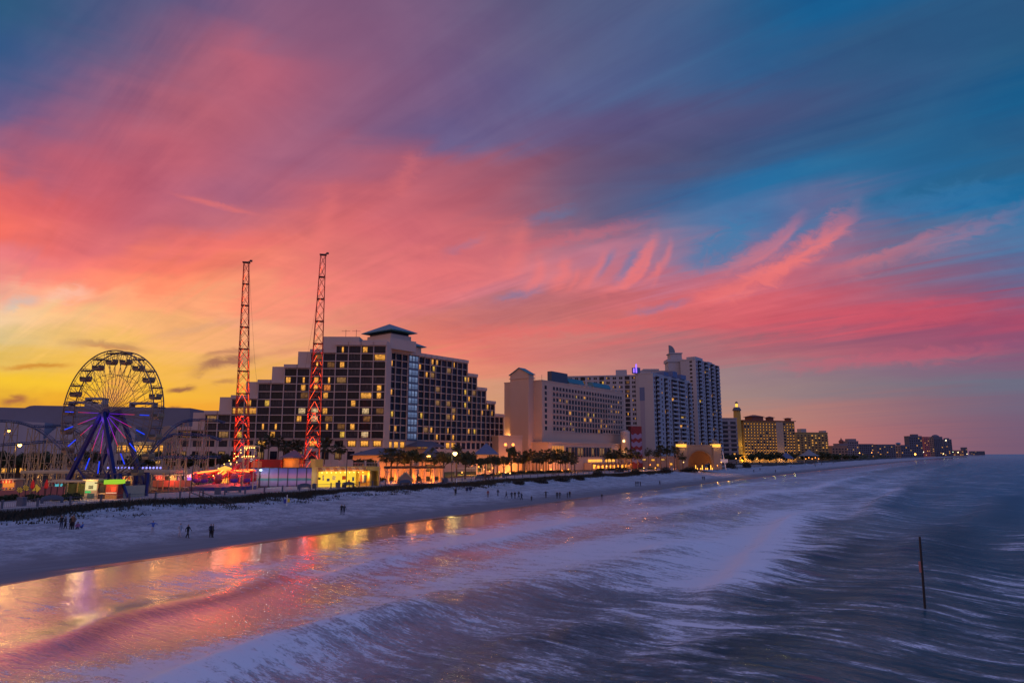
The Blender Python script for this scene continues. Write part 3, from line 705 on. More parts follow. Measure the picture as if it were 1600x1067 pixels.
cr = MB(W2)                                                                # front pavilion over the glass strip
cr.box(ts0 - 6.5, ts1 + .6, -.3, 9, zr + .3, zr + 3.6); cr.build('wall', WH, hot)
rw = MB(W2); rw.M = W2 @ Matrix.Translation(((ts0+ts1)/2 - .5, -.32, zr + 2.6)) @ Matrix.Rotation(R(90), 4, 'X'); rw.lathe([(.95, 0), (.95, .12)], 16); rw.build('round_window', P_DARK[2], hot)
rf = MB(W2); rf.hip(ts0 - 7, ts1 + 1, -1, 9.5, zr + 4.0, zr + 7.0, 1.0, 2.0); rf.build('roof', ROOFB, hot)
N_ = at(613, 518, 266)
pc = inv @ Vector((N_.x, N_.y, 0)); Wp = Matrix.Translation((pc.x, pc.y, 0)) @ Matrix.Rotation(rot2, 4, 'Z')
pb = MB(Wp)
pb.box(-1.5, 12.5, -.5, 17.5, zr + .9, zr + 5.2); pb.box(.2, 11, 1, 15.5, zr + 5.2, zr + 7.2); pb.box(-2.5, -1.5, 4, 19, zr + .9, zr + 3.6)
pb.build('penthouse', WH, hot)
pg = MB(Wp); pg.box(.9, 10.3, 1.8, 14.7, zr + 7.2, zr + 8.3); pg.build('clerestory', P_DARK[2], hot)
pr = MB(Wp); pr.hip(0, 11.2, 0.2, 16.3, zr + 8.7, zr + 12.6, 1.3, .1); pr.build('pyramid_roof', ROOFB, hot)
# low wings at the hotel's foot: canopy over the entrance, restaurant with hipped roofs
cn = MB(W2); cn.hip(ts0 - 1, ts1 + 8, -7, -.4, 10.6, 12.8, .6); cn.build('canopy', ROOFV, hot)
put_windows(hot, specs)
def low_house(name, label, cat, px0, px1, pyb, Y, zw, zr_, depth, roof, wallm, lit=None, dirv=(1, .05), over=.8, wins=(), ridge=None):
    a, b = at(px0, pyb, Y), at(px1, pyb, Y); L = (b.x - a.x)
    r = frame_root(name, label, cat, (a.x, a.y), dirv)
    m = MB(); m.box(0, L, 0, depth, 0, zw); m.build('wall', wallm, r)
    if roof:
        m = MB(); m.hip(-.0, L, 0, depth, zw + .28, zr_, over, ridge); m.build('roof', roof, r)
    for x, z, w_, h_, mm in wins:
        o = link('window', pane_mesh(w_, h_, mm), r); o.location = (x * L, -.03, z)
    return r, L
TERRA = mat('terracotta_stucco', (.42, .27, .2), .85, var=.1, scale=.5)
low_house('restaurant', 'low beach restaurant with violet hip roof at the foot of the stepped hotel', 'restaurant', 551, 640, 722, 212, 7.2, 9.6, 12, ROOFV, TERRA,
          wins=[(.08, 3.5, 3.4, 4.6, P_DARK[2]), (.22, 4.6, 1.2, 1.2, P_DARK[1]), (.42, 3.6, 1.6, 3, P_DARK[0]), (.78, 5.8, 1.2, 1.0, P_GOLD[0]), (.9, 5.8, 1.2, 1.0, P_GOLD[0])])
low_house('restaurant', 'grey hip roofed pavilion behind the brightest street lamps', 'pavilion', 655, 690, 715, 232, 5.8, 10.8, 9, ROOFV, TERRA, wins=[(.5, 3, 3, 2.4, P_LIT[5])], ridge=.1)
low_house('pavilion', 'small pavilion with a steep blue hip roof right of the stepped hotel', 'pavilion', 744, 776, 712, 262, 7.4, 11.8, 8, mat('blue_hip_roof', (.10, .12, .22), .5, var=.15), PK, wins=[(.2, 3.5, 2, 5, P_DARK[2]), (.62, 3, 1.6, 3, P_LIT[5])], ridge=.1)
for px, py, Y, e in ((560, 716, 208, 520), (590, 716, 208, 420), (618, 708, 208, 360), (648, 716, 226, 420), (668, 712, 228, 380), (735, 722, 255, 520), (756, 722, 256, 300), (778, 722, 282, 700), (800, 727, 290, 800), (822, 727, 298, 900), (846, 727, 304, 900), (868, 727, 310, 900), (890, 727, 316, 700)):
    q = at(px, py, Y); b_ = thing('added_wall_light', 'small unseen orange light box added on the ground at the hotels, hidden among the palms', 'lamp', (q.x, q.y, ZL), 0, 'added orange wall lights'); mb = MB(); mb.box(-.25, .25, -.2, .2, 0, .5); mb.build('housing', DARK, b_)
    lamp('wash_light', (0, .3, 1.4), (1, .32, .05), e * 2.6, b_, .35)  # unseen lights added behind the palms so the walls glow orange
ck = frame_root('clock_block', 'pale low block with two round orange lit windows beside the pink hotel', 'building', tuple(at(779, 700, 292))[:2], (.95, .3))
m = MB(); m.box(0, 10.5, 0, 10, 0, 14.8); m.box(-.2, 10.7, -.2, 10.2, 14.8, 15.5); m.build('wall', PK, ck)
for x in (3.0, 6.4):
    m = MB(Matrix.Translation((x, -.06, 11.6)) @ Matrix.Rotation(R(90), 4, 'X')); m.lathe([(.95, 0), (.95, .1)], 16); m.build('window_frame', WH, ck)
    m = MB(Matrix.Translation((x, -.17, 11.6)) @ Matrix.Rotation(R(90), 4, 'X')); m.lathe([(.62, 0), (.62, .1)], 16); m.build('round_window', glow('round_lit', (1, .3, .06), 3.0), ck)

# ------------------------------------------------------------------ pink hotel
rng = random.Random(5)
A2 = at(847, 640, 320); d3 = (.588, .809)
pk = frame_root('pink_hotel', 'long pink hotel with blue gabled stair tower and rows of small windows', 'hotel', (A2.x, A2.y), d3)
L3 = tline((A2.x, A2.y), d3, 975.5, 640); H3 = 41.6
m = MB(); m.box(0, L3, 0, 22, 12.5, H3); m.box(-.15, L3 + .15, -.15, 22.15, H3, H3 + .5); m.build('wall', PK, pk)
m = MB(); m.box(-2.0, L3 + 1, -4.5, 22, 0, 12.5); m.box(-2.2, L3 + 1.2, -4.8, 22, 12.5, 13.1); m.build('podium', PK, pk)
m = MB(); m.box(-4.2, 0, 4.6, 15.4, 0, H3 + 3.4); m.box(-4.5, .3, 4.3, 15.7, H3 + 1.2, H3 + 1.7); m.box(-4.6, -4.2, 4.6, 6.2, 0, H3 - 6)
m.prism([(4.6, H3 + 3.4), (15.4, H3 + 3.4), (10, H3 + 6.2)], -4.2, 0, 'x'); m.build('stair_tower', PK, pk)
m = MB()
for sgn in (0, 1):
    y0, y1 = (4.1, 10) if sgn == 0 else (15.9, 10)
    m.add([(-4.8, y0, H3+3.3), (.6, y0, H3+3.3), (.6, y1, H3+6.6), (-4.8, y1, H3+6.6), (-4.8, y0, H3+3.0), (.6, y0, H3+3.0), (.6, y1, H3+6.3), (-4.8, y1, H3+6.3)], [(0,1,2,3),(4,7,6,5),(0,4,5,1),(1,5,6,2),(2,6,7,3),(3,7,4,0)])
m.build('gable_roof', ROOFB, pk)
specs = []
sp = MB()
for i in range(8):
    zc = 19.6 + 2.74 * i
    specs.append((3.2, -.04, zc, 1.9, 1.75, rng.choice(P_DARK), 0))
    for k in range(25):
        x = 9.3 + k * (L3 - 11.5) / 25 + 1.2
        tall = 4 <= k <= 18 and i <= 5 and not (i < 2 and (k < 7 or k > 16))
        specs.append((x, -.04, zc - (.25 if tall else 0), 2.0 if tall else 1.85, 2.2 if tall else 1.6, pick(rng, .13, [P_LIT[1], P_LIT[2], P_LIT[3], P_LIT[5], P_LIT[0]]), 0))
    sp.box(8.6, L3 - .8, -.3, 0, zc - 1.38, zc - 1.2)
sp.build('sill_band', WH, pk)
for k in range(17): specs.append((14 + k * (L3 - 24) / 22, -4.84, 8.6, 1.9, 4.6, P_LIT[5] if rng.random() < .25 else P_DARK[1], 0))
put_windows(pk, specs)
m = MB()
for k in range(5): m.box(.8 + k * 2.2, 2.2 + k * 2.2, -5.1, -4.83, 5.8, 11.4)
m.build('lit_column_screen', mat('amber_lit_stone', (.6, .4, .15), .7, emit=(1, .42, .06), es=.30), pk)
m = MB()
for k in range(5): m.box(L3 - 17 + k * 3.2, L3 - 16.8 + k * 3.2, -5.0, -4.83, 4.5, 11.4)
m.build('pilaster', GREY, pk)
m = MB(); m.box(30, 64, -9, -4.85, 0, 3.1); m.box(30, 64, -9.2, -4.85, 3.1, 3.4); m.build('terrace', PK, pk)
m = MB()
for k in range(9): m.bar((30.2 + k * 4.2, -9, 3.4), (30.2 + k * 4.2, -9, 4.5), .14)
m.bar((30.2, -9, 4.5), (63.8, -9, 4.5), .1); m.build('terrace_railing', WHITE, pk)
m = MB(); m.box(34, 48, -4.95, -4.83, 3.7, 4.9); m.box(52, 62, -4.95, -4.83, 3.7, 4.9); m.build('lit_sign_band', glow('orange_sign', (1, .42, .06), 1.6), pk)
# rooftop blocks: dark glass plant room and two blue roofed dormers
def tq(px, yin): return tline((A2.x - .809*yin, A2.y + .588*yin), d3, px, 600)
m = MB(); m.box(tq(862, 7), tq(887, 7), 7, 9.5, H3, H3 + 7.0); m.build('plant_room', mat('dark_blue_cladding', (.05, .07, .11), .5, var=.15), pk)
for xa, xb in ((889, 912), (928, 953)):
    x, x2_ = tq(xa, 7), tq(xb, 7); m = MB(); m.box(x, x2_, 7, 11, H3, H3 + 2.5); m.build('dormer', WH, pk)
    m = MB(); m.prism([(6.6, H3 + 2.5), (11.4, H3 + 2.5), (10.2, H3 + 5.0), (8, H3 + 5.0)], x - .4, x2_ + .4, 'x'); m.build('dormer_roof', ROOFB, pk)
for x in (1.5,):
    lamp('wall_uplight', (-1.4, 19, 14.6), (1, .55, .15), 1600, pk, .3)
    m = MB(); m.box(-2.0, -.9, 18.4, 19.4, 13.2, 13.9); m.build('floodlight', glow('floodlight_face', (1, .7, .35), 5), pk)
for x_ in (tq(905, 4), tq(918, 4), tq(958, 4), tq(966, 4)): m = MB(); m.box(x_, x_ + 2.4, 3, 5, H3 + .48, H3 + 1.9); m.build('roof_unit', GREY, pk)
for x_ in (6, 12): m = MB(); m.bar((x_, 8, H3 + .5), (x_, 8, H3 + 4.5), .1); m.build('antenna', DARK, pk)
# terrace awnings lit from beneath
m = MB()
for k in range(13):
    x = 30.5 + k * 4.3
    m.add([(x, -9.1, 3.0), (x + 3.6, -9.1, 3.0), (x + 3.6, -11.4, 2.2), (x, -11.4, 2.2), (x, -9.1, 2.9), (x + 3.6, -9.1, 2.9), (x + 3.6, -11.4, 2.1), (x, -11.4, 2.1)], [(0,3,2,1),(4,5,6,7),(0,1,5,4),(1,2,6,5),(2,3,7,6),(3,0,4,7)])
m.build('awning', mat('striped_awning', (.5, .18, .06), .8), pk)
m = MB()
for k in range(13): m.box(31.4 + k * 4.3, 33.0 + k * 4.3, -9.12, -9.01, .6, 2.5)
m.build('terrace_light', glow('terrace_lights', (1, .33, .04), 2.2), pk)
for k in range(3): lamp('terrace_lamp', (36 + k * 16, -11.8, 1.6), (1, .36, .06), 260, pk, .4)

# ------------------------------------------------------------------ twin condominium towers
rng = random.Random(9)
COOL = mat('cool_white_stucco', (.40, .40, .44), .8, var=.06, scale=.3)
def balcony_face(root, x0, x1, z0, nf_, fh, bays, depth, specs, wallm, y=0, rotm=None):
    # bays: list of (u0,u1,kind) in fractions; kind b = balcony recess, w = plain wall with small windows
    fm = MB(); rail = fm; L = x1 - x0
    for u0, u1, kd in bays:
        a, b = x0 + u0 * L, x0 + u1 * L
        if kd == 'b':
            for i in range(nf_ + 1): fm.box(a, b, y - 1.2, y + 1.4, z0 + i*fh - .14, z0 + i*fh + .14)
            for i in range(nf_):
                rail.box(a, b, y - 1.25, y - 1.15, z0 + i*fh + .14, z0 + i*fh + 1.05)
                specs.append(((a+b)/2, y + 1.38, z0 + i*fh + 1.35, b-a-.1, 2.3, pick(rng, .035, [P_LIT[1], P_LIT[3], P_LIT[5]]), 0))
        else:
            fm.box(a, b, y - .1, y + 1.4, z0, z0 + nf_*fh + .14)
            if b - a > 2.2:
                for i in range(nf_): specs.append(((a+b)/2, y - .14, z0 + i*fh + 1.5, min(1.8, (b-a)*.55), 1.5, pick(rng, .04, P_LIT[1:4]), 0))
    fm.build('facade_frame', wallm, root)
A3 = at(1022, 640, 430); d4 = (.588, .809)
cA = frame_root('condo_tower', 'white condominium slab with a plain gable wall and stacked balconies left of the tallest tower', 'apartment block', (A3.x, A3.y), d4)
LA = tline((A3.x, A3.y), d4, 1082, 640); HA = 58.0; specs = []
m = MB(); m.box(0, LA, 1.4, 12, 0, HA); m.box(-.3, 0, -.1, 10, 0, HA + .3); m.box(-.5, LA, 1.3, 12.2, HA, HA + .7); m.build('wall', COOL, cA)
m = MB(); m.box(-.42, -.3, 6.2, 9.2, 0, HA - 12); m.build('gable_stripe', mat('pale_violet_stripe', (.3, .29, .38), .8), cA)
m = MB(); m.box(-.46, -.3, 6.0, 9.3, HA - 17, HA - 8.5); m.build('gable_panel', mat('blue_panel', (.10, .15, .30), .6), cA)
balcony_face(cA, 0, LA, 1.5, 19, 2.9, [(0, .05, 'w'), (.05, .14, 'b'), (.14, .26, 'w'), (.26, .35, 'b'), (.35, .44, 'w'), (.44, .60, 'b'), (.60, .63, 'w'), (.63, .8, 'b'), (.8, .88, 'w'), (.88, .96, 'b'), (.96, 1, 'w')], 1.4, specs, COOL)
# left slab of paired windows: a wall turned towards the south
aL, bL = at(886, 640, 446), at(1003, 640, 437)
invA = Matrix.Rotation(-cA.rotation_euler.z, 4, 'Z') @ Matrix.Translation((-cA.location.x, -cA.location.y, 0))
dL = Vector((bL.x - aL.x, bL.y - aL.y)); LL = dL.length; rL = math.atan2(dL.y, dL.x)
WL = invA @ Matrix.Translation((aL.x, aL.y, 0)) @ Matrix.Rotation(rL, 4, 'Z'); rotL = rL - cA.rotation_euler.z
m = MB(WL); m.box(0, LL, 0, 12, 0, HA - .8); m.box(-.2, LL, -.2, 12.2, HA - .8, HA); m.box(LL - 16, LL - 9, .5, 8, HA, HA + 3.4); m.build('wall', COOL, cA)
pl = MB(WL)
for i in range(19):
    pl.box(0, LL, -.08, 0, 2.3 + i * 2.9 - .14, 2.3 + i * 2.9)
pl.build('floor_band', WH, cA)
for k in range(11):
    xk = 2.4 + k * (LL - 3) / 11
    for i in range(4, 19):
        if k in (2, 5, 9):
            specs.append((*(WL @ Vector((xk, -.1, 3.8 + i*2.9))), 3.0, 2.2, pick(rng, .2), rotL)); continue
        for o_ in (-.6, .6): specs.append((*(WL @ Vector((xk + o_, -.1, 3.8 + i*2.9))), .95, 1.5, pick(rng, .06, P_LIT[1:3]), rotL))
put_windows(cA, specs)
# parapet pieces and neon on top
for f0, f1, y0, h in ((.3, .42, 1, 3.0), (.5, .62, .2, 4.6), (.72, .86, .2, 3.6)): m = MB(); m.box(LA*f0, LA*f1, y0, 9, HA + .68, HA + h); m.build('roof_block', mat('blue_panel', (.10, .15, .30)), cA)
for f in (.1, .2, .46, .67, .92): m = MB(); m.box(LA*f, LA*f + 1.8, 4, 6, HA + .68, HA + 1.9); m.build('roof_unit', GREY, cA)
m = MB(); m.box(-1, 3, 10, 14, HA + .7, HA + 4.5); m.build('sign_block', mat('blue_panel', (.1, .15, .3)), cA)
m = MB(); m.box(-1.3, -1.05, 10.4, 11.2, HA + 1.0, HA + 6.5); m.box(-1.3, -1.05, 12.2, 12.9, HA + 1.2, HA + 4.0); m.build('neon_tube', glow('violet_neon', (.25, .12, 1), 2.2), cA)
A4 = at(1090, 640, 505)
cB = frame_root('condo_tower', 'tallest white condominium tower with rounded fin on its roof', 'apartment block', (A4.x, A4.y), d4)
LB = tline((A4.x, A4.y), d4, 1127, 640); HB = 77.0; specs = []
m = MB(); m.box(0, LB, 1.4, 11.8, 0, HB); m.box(-.3, 0, -.1, 11.8, 0, HB + .5); m.box(-.5, LB, 1.3, 12, HB, HB + .8); m.box(LB*.1, LB*.4, 2, 9, HB + .8, HB + 3.2); m.box(LB*.62, LB*.8, 2, 9, HB + .8, HB + 2.2); m.build('wall', COOL, cB)
balcony_face(cB, 0, LB, 2.0, 26, 2.88, [(0, .08, 'w'), (.08, .22, 'b'), (.22, .34, 'w'), (.34, .5, 'b'), (.5, .6, 'w'), (.6, .74, 'b'), (.74, .82, 'w'), (.82, .95, 'b'), (.95, 1, 'w')], 1.4, specs, COOL)
for i in range(4, 26): specs.append((-.34, 3.6, 3.6 + i*2.88, 1.9, 1.5, pick(rng, .08, P_LIT[1:3]), -math.pi/2))
put_windows(cB, specs)
for f in (.05, .46, .54, .86, .93): m = MB(); m.box(LB*f, LB*f + 2.0, 3, 6, HB + .78, HB + 2.0); m.build('roof_unit', GREY, cB)
# rear link with the penthouse and the quarter disc fin
Mp = Matrix.Rotation(-cB.rotation_euler.z, 4, 'Z') @ Matrix.Translation((-cB.location.x, -cB.location.y, -ZL))
q0 = at(1003, 640, 520); q1 = at(1068, 640, 520)
m = MB(Mp); m.box(q0.x, q1.x, 520, 532, ZL, 74); m.box(q0.x + 2, q0.x + 14, 519.6, 530, 74, 75.2); m.build('rear_wing', COOL, cB)
pc0, pc1 = at(1044, 560, 516).x, at(1066, 560, 516).x
m = MB(Mp); m.box(pc0, pc1, 516, 528, 55, 80.0); m.box(pc0 - .8, pc1 + .8, 515.4, 528.6, 80, 82.2); m.box(pc0 + 2, pc1, 517, 527, 82.2, 86.5); m.box(pc0 + 1.2, pc1 + .5, 516.4, 527.4, 86.5, 87.3); m.build('penthouse', COOL, cB)
m = MB(Mp); fx = at(1045.5, 556, 517).x
m.prism([(fx, 86.0)] + [(fx + 4.6 * math.cos(t_), 87.3 + 5.8 * math.sin(t_)) for t_ in [R(a_) for a_ in range(0, 91, 10)]], 516.8, 518.2, 'y'); m.build('roof_fin', mat('grey_blue_fin', (.16, .2, .26), .5), cB)
m = MB(Mp)
for k in range(6):
    for i in range(3): m.quad((q0.x + 3 + k*4.4, 519.9, 64 + i*3), (q0.x + 5.4 + k*4.4, 519.9, 64 + i*3), (q0.x + 5.4 + k*4.4, 519.9, 66 + i*3), (q0.x + 3 + k*4.4, 519.9, 66 + i*3))
m.build('window_row', P_LIT[5], cB)

# red, white and blue mural tower of a water park
wp = thing('mural_tower', 'white round stair drum beside a red block painted with blue and white waves', 'water park', tuple(at(982, 700, 372))[:2] + (ZL,))
m = MB(); m.lathe([(2.6, 0), (2.6, 19), (2.3, 19.8), (.1, 20.2)], 20, (-1.5, 0, 0)); m.build('stair_drum', WH, wp, True)
m = MB(); m.box(1.4, 7.2, -1, 8, 0, 22.4); m.build('mural_block', mat('deep_red_paint', (.16, .018, .03), .7), wp)
for k in range(4):
    pts = [(1.5 + 5.6 * i / 14, 3.2 + k*4.2 + .45 * math.sin(i * .9 + k)) for i in range(15)]; top = [(x, z + 2.4) for x, z in pts][::-1]
    m = MB(); m.prism(pts + top, -1.12, -1.003); m.build('painted_wave', mat('lilac_paint', (.2, .2, .40), .7), wp)
m = MB(); m.box(-3.4, -2.2, -3.2, -2.6, 7, 8.2); m.box(-3.4, -2.4, -3.1, -2.6, 14, 15); m.build('wall_light', glow('warm_wall_light', WARM, 4), wp)
lamp('wall_lamp', (-4.5, -4, 8), AMBER, 160, wp)
# low terrace building between the mural tower and the bandshell
low_house('terrace_cafe', 'low cafe terrace with strings of orange lights below the condominium slab', 'cafe', 986, 1056, 728, 372, 6.5, 8, 10, None, TERRA, wins=[(.1, 4.6, 2.2, 1.4, P_GOLD[0]), (.3, 4.6, 2.6, 1.2, P_GOLD[1]), (.5, 4.4, 2, 1.2, P_GOLD[0]), (.72, 4.6, 2.6, 1.2, P_GOLD[1]), (.9, 2.2, 2.0, 1.6, P_GOLD[0]), (.2, 1.8, 2, 1.4, P_GOLD[1]), (.6, 1.7, 1.6, 1.6, P_GOLD[0])])

# ------------------------------------------------------------------ bandshell
SHELL = mat('coquina_stone', (.32, .24, .18), .9, var=.15, scale=.7)
bs = frame_root('bandshell', 'stone bandshell with a wide round arch between two lantern topped towers', 'bandshell', tuple(at(1061, 728, 345))[:2], (1, .12))
cx0, rad, W_, Hh = 11.0, 6.2, 22.0, 11.6
pts_in = [(cx0 + rad * math.cos(t_), max(.0, 3.0 + rad * math.sin(t_))) for t_ in [R(180 - 6 * i) for i in range(31)]]
m = MB()
outer = [(4.2, 0), (4.2, Hh), (W_ - 4.2, Hh), (W_ - 4.2, 0)]
poly_l = [(4.2, 0), (4.2, Hh), (cx0, Hh)] + pts_in[:16][::-1] + [(cx0 - rad, 0)]
poly_r = [(W_ - 4.2, 0), (cx0 + rad, 0)] + pts_in[15:][::-1] + [(cx0, Hh), (W_ - 4.2, Hh)]
m.prism(poly_l, 0, 1.2); m.prism(poly_r, 0, 1.2)
m.box(4.2, W_ - 4.2, -.15, 1.3, Hh, Hh + .4)
for k in range(18): m.box(4.5 + k * .74, 4.85 + k * .74, -.1, .3, Hh + .4, Hh + .75)
m.build('front_wall', SHELL, bs)
m = MB()
for rr_, yy in ((rad + .9, -.22), (rad + .35, -.12)):
    ring = [(cx0 + rr_ * math.cos(R(180 - 6*i)), 3.0 + rr_ * math.sin(R(180 - 6*i))) for i in range(31)]
    m.tube([(x, yy, z) for x, z in ring], .22, 5)
m.build('arch_moulding', SHELL, bs)
m = MB()
for i in range(14):                       # shell niche narrowing to the back
    f0, f1 = i / 14, (i + 1) / 14; s0, s1 = math.cos(f0 * 1.45), math.cos(f1 * 1.45)
    P0 = [(cx0 + rad*s0*math.cos(R(180 - 9*k)), 1.2 + 8 * f0, 3.0*(.4+.6*s0) + rad*s0*math.sin(R(180 - 9*k))) for k in range(21)]
    P1 = [(cx0 + rad*s1*math.cos(R(180 - 9*k)), 1.2 + 8 * f1, 3.0*(.4+.6*s1) + rad*s1*math.sin(R(180 - 9*k))) for k in range(21)]
    m.add(P0 + P1, [(k, k+1, k+22, k+21) for k in range(20)])
m.add([(cx0 - rad, 0, 0), (cx0 + rad, 0, 0), (cx0 + rad, 9, 1.2), (cx0 - rad, 9, 1.2)], [(0,1,2,3)])
m.box(cx0 - rad, cx0 + rad, 9.0, 9.4, 0, 9.2)
m.build('shell_niche', mat('ochre_plaster', (.34, .2, .1), .85), bs)
for x in (0, W_ - 4.2):
    m = MB(); m.box(x, x + 4.2, -.8, 4, 0, Hh - 1.0); m.box(x - .25, x + 4.45, -1.05, 4.2, Hh - 1.0, Hh - .5)
    for k in range(2): m.box(x + .9 + k*1.7, x + 1.6 + k*1.7, -.86, -.8, 6.4, 7.6)
    m.lathe([(1.8, Hh + 1.2), (1.5, Hh + 2), (.9, Hh + 2.7), (.1, Hh + 3.0)], 12, (x + 2.1, 1.6, 0)); m.bar((x+2.1, 1.6, Hh+2.8), (x+2.1, 1.6, Hh+4.2), .12)
    m.build('side_tower', SHELL, bs)
    m = MB(); m.box(x + .2, x + 4.0, -.6, 3.8, Hh - .5, Hh + .9); m.build('lantern', glow('lantern_glow', (1, .50, .07), 1.5), bs)
    m = MB(); m.box(x - .1, x + 4.3, -.9, 4.1, Hh + .9, Hh + 1.25); m.build('lantern_roof', SHELL, bs)
    lamp('lantern_lamp', (x + 2.1, -2.2, Hh), (1, .5, .1), 200, bs, .5)
m = MB()
for k in range(9): m.lathe([(.16, 0), (.16, 2.2 if k % 3 == 1 else .9)], 6, (cx0 - 5 + k * 1.3 + (.5 if k % 2 else 0), -2.0, 0))
m.build('stage_light', glow('stage_lights', (1, .40, .05), 3.5), bs)
lamp('stage_lamp', (cx0, -1.5, 1.4), (1, .36, .05), 260, bs, .6); lamp('stage_lamp', (W_ + 3, -1.5, 1.6), (1, .4, .06), 260, bs, .6)
for i, (px, t_) in enumerate(((1037, 'leftmost'), (1051, 'nearest the bandshell'))):
    p = at(px, 728, 342); a_ = thing('garden_arch', 'tall orange lit garden arch %s' % ('nearer the bandshell' if i else 'farther from the bandshell'), 'arch', (p.x, p.y, ZL), 0, 'lit garden arches')
    m = MB(); m.tube([(-1.5, 0, 0), (-1.5, 0, 4.5)] + [(-1.5 * math.cos(R(18*k)), 0, 4.5 + 1.5 * math.sin(R(18*k))) for k in range(1, 10)] + [(1.5, 0, 4.5), (1.5, 0, 0)], .22, 6); m.build('frame', TERRA, a_)
    lamp('arch_lamp', (0, -1.2, .6), (1, .28, .05), 160, a_, .3)

# ------------------------------------------------------------------ hotels farther up the beach
def slab_hotel(name, label, px0, px1, pyt, Y, dirv, wallm, fh, cols, ww, wh, plit, lits, depth=18, cat='hotel', roofm=None, group=None, z0=2.0, limit=100, seed=3, band=None, over=0):
    rng = random.Random(seed)
    a = at(px0, 690, Y); r = frame_root(name, label, cat, (a.x, a.y), dirv, group)
    L = tline((a.x, a.y), dirv, px1, 690); H = at(px0, pyt, Y).z - ZL
    m = MB(); m.box(0, L, 0, depth, 0, H); m.build('wall', wallm, r)
    m = MB(); m.box(-.4 - over, L + .4 + over, -.4 - over, depth + .4, H, H + .7); m.build('roof', roofm or wallm, r)
    n = int((H - z0) / fh); sp = []; bd = MB()
    for i in range(n):
        for k in range(cols):
            sp.append((L * (k + .5) / cols, -.05, z0 + (i + .5) * fh, ww, wh, rng.choice(lits) if rng.random() < plit else rng.choice(P_DARK), 0))
        if band: bd.box(0, L, -.7, 0, z0 + i*fh - .1, z0 + i*fh + .75)
    if band: bd.build('balcony_band', band, r)
    put_windows(r, sp, limit)
    return r, L, H
GOLDW = mat('ochre_stucco', (.42, .27, .11), .85, var=.08); 
slab_hotel('grey_hotel', 'grey block with dark balcony bands just right of the tallest tower', 1128, 1153, 654, 560, (1, .1), GREY, 3.6, 2, 4.6, 2.0, .02, P_LIT, seed=4, cat='apartment block', band=GREY)
pz, Lz, Hz = slab_hotel('clock_tower_hotel', 'golden lit hotel with red tiled roof and a slim domed tower', 1163, 1243, 657, 640, (.93, .37), GOLDW, 2.95, 17, 2.5, 1.9, .0, P_LIT, seed=6, limit=1, roofm=ROOFR, over=.8)
rng = random.Random(6); sp = []
for i in range(13):
    for k in range(17):
        if k in (11, 12): continue
        sp.append((Lz * (k + .5) / 17, -.07, 2.6 + i * 2.75, .95, 1.0, glow('balcony_lamp', (1, .40, .05), .75) if k != 13 and rng.random() < .85 else (P_DARK[1] if rng.random() < .8 else P_GOLD[0]), 0))
put_windows(pz, sp, 98)
m = MB(); m.box(Lz * .62, Lz * .76, -.6, 4, 0, Hz - .5); m.build('stair_block', mat('sand_stucco', (.45, .33, .24), .85), pz)
for f0, f1, dd, h1, h2 in ((.2, .42, 12, 4, 6), (.55, .62, 8, 3.4, 5), (.93, .97, 8, 3.2, 4)):
    m = MB(); m.box(Lz * f0, Lz * f1, 2, dd, Hz + .6, Hz + h1); m.hip(Lz * f0, Lz * f1, 2, dd, Hz + h1 + .2, Hz + h2, 1.1); m.build('roof_pavilion', ROOFR, pz)
for k in range(5): lamp('facade_fill_light', (Lz * (.08 + .2 * k), -4.5, 3), (1, .52, .1), 1200, pz, .6)  # unseen row of lights added in front to turn the wall golden
m = MB(); xt = -4.2; m.lathe([(3.3, 0), (3.3, Hz + 4), (3.1, Hz - 2 + 11.2)], 8, (xt, 3, 0)); m.build('tower', mat('yellow_lit_stucco', (.5, .33, .08), .85), pz)
m = MB(); m.lathe([(4.0, Hz - 2 + 11.2), (4.0, Hz - 2 + 12), (3.0, Hz - 2 + 14.0), (1.9, Hz - 2 + 14.6)], 12, (xt, 3, 0)); m.lathe([(1.6, Hz - 2 + 17.8), (1.2, Hz - 2 + 19), (.1, Hz + 18)], 10, (xt, 3, 0)); m.build('dome', mat('dark_dome', (.08, .09, .12), .5), pz)
m = MB(); m.lathe([(1.1, Hz - 2 + 14.6), (1.1, Hz - 2 + 17.8)], 10, (xt, 3, 0)); m.build('lantern', glow('tower_lantern', YELLOW, 1.4), pz)
lamp('tower_uplight', (xt + 1.2, -2.4, 3), (1, .62, .08), 2000, pz, .5); lamp('tower_uplight', (xt, -4.4, 16), (1, .62, .08), 700, pz, .5)
hb, Lh, Hh_ = slab_hotel('golden_hotel', 'lower golden hotel with white balconies to the right of the domed one', 1245, 1294, 676, 830, (.97, .25), mat('olive_stucco', (.34, .25, .1), .85), 2.9, 9, 2.3, 1.6, .35, P_GOLD, seed=8, limit=60, band=GOLDW)
for f0, f1, h in ((.2, .36, 5), (.9, 1.0, 3)): m = MB(); m.box(Lh*f0, Lh*f1, 2, 10, Hh_ + .68, Hh_ + h); m.build('roof_block', GREY, hb)
HZ = [mat('far_grey_wall', (.20, .19, .24), .9), mat('far_blue_wall', (.10, .12, .18), .9), mat('far_rose_wall', (.38, .14, .16), .9), mat('far_tan_wall', (.30, .20, .16), .9)]
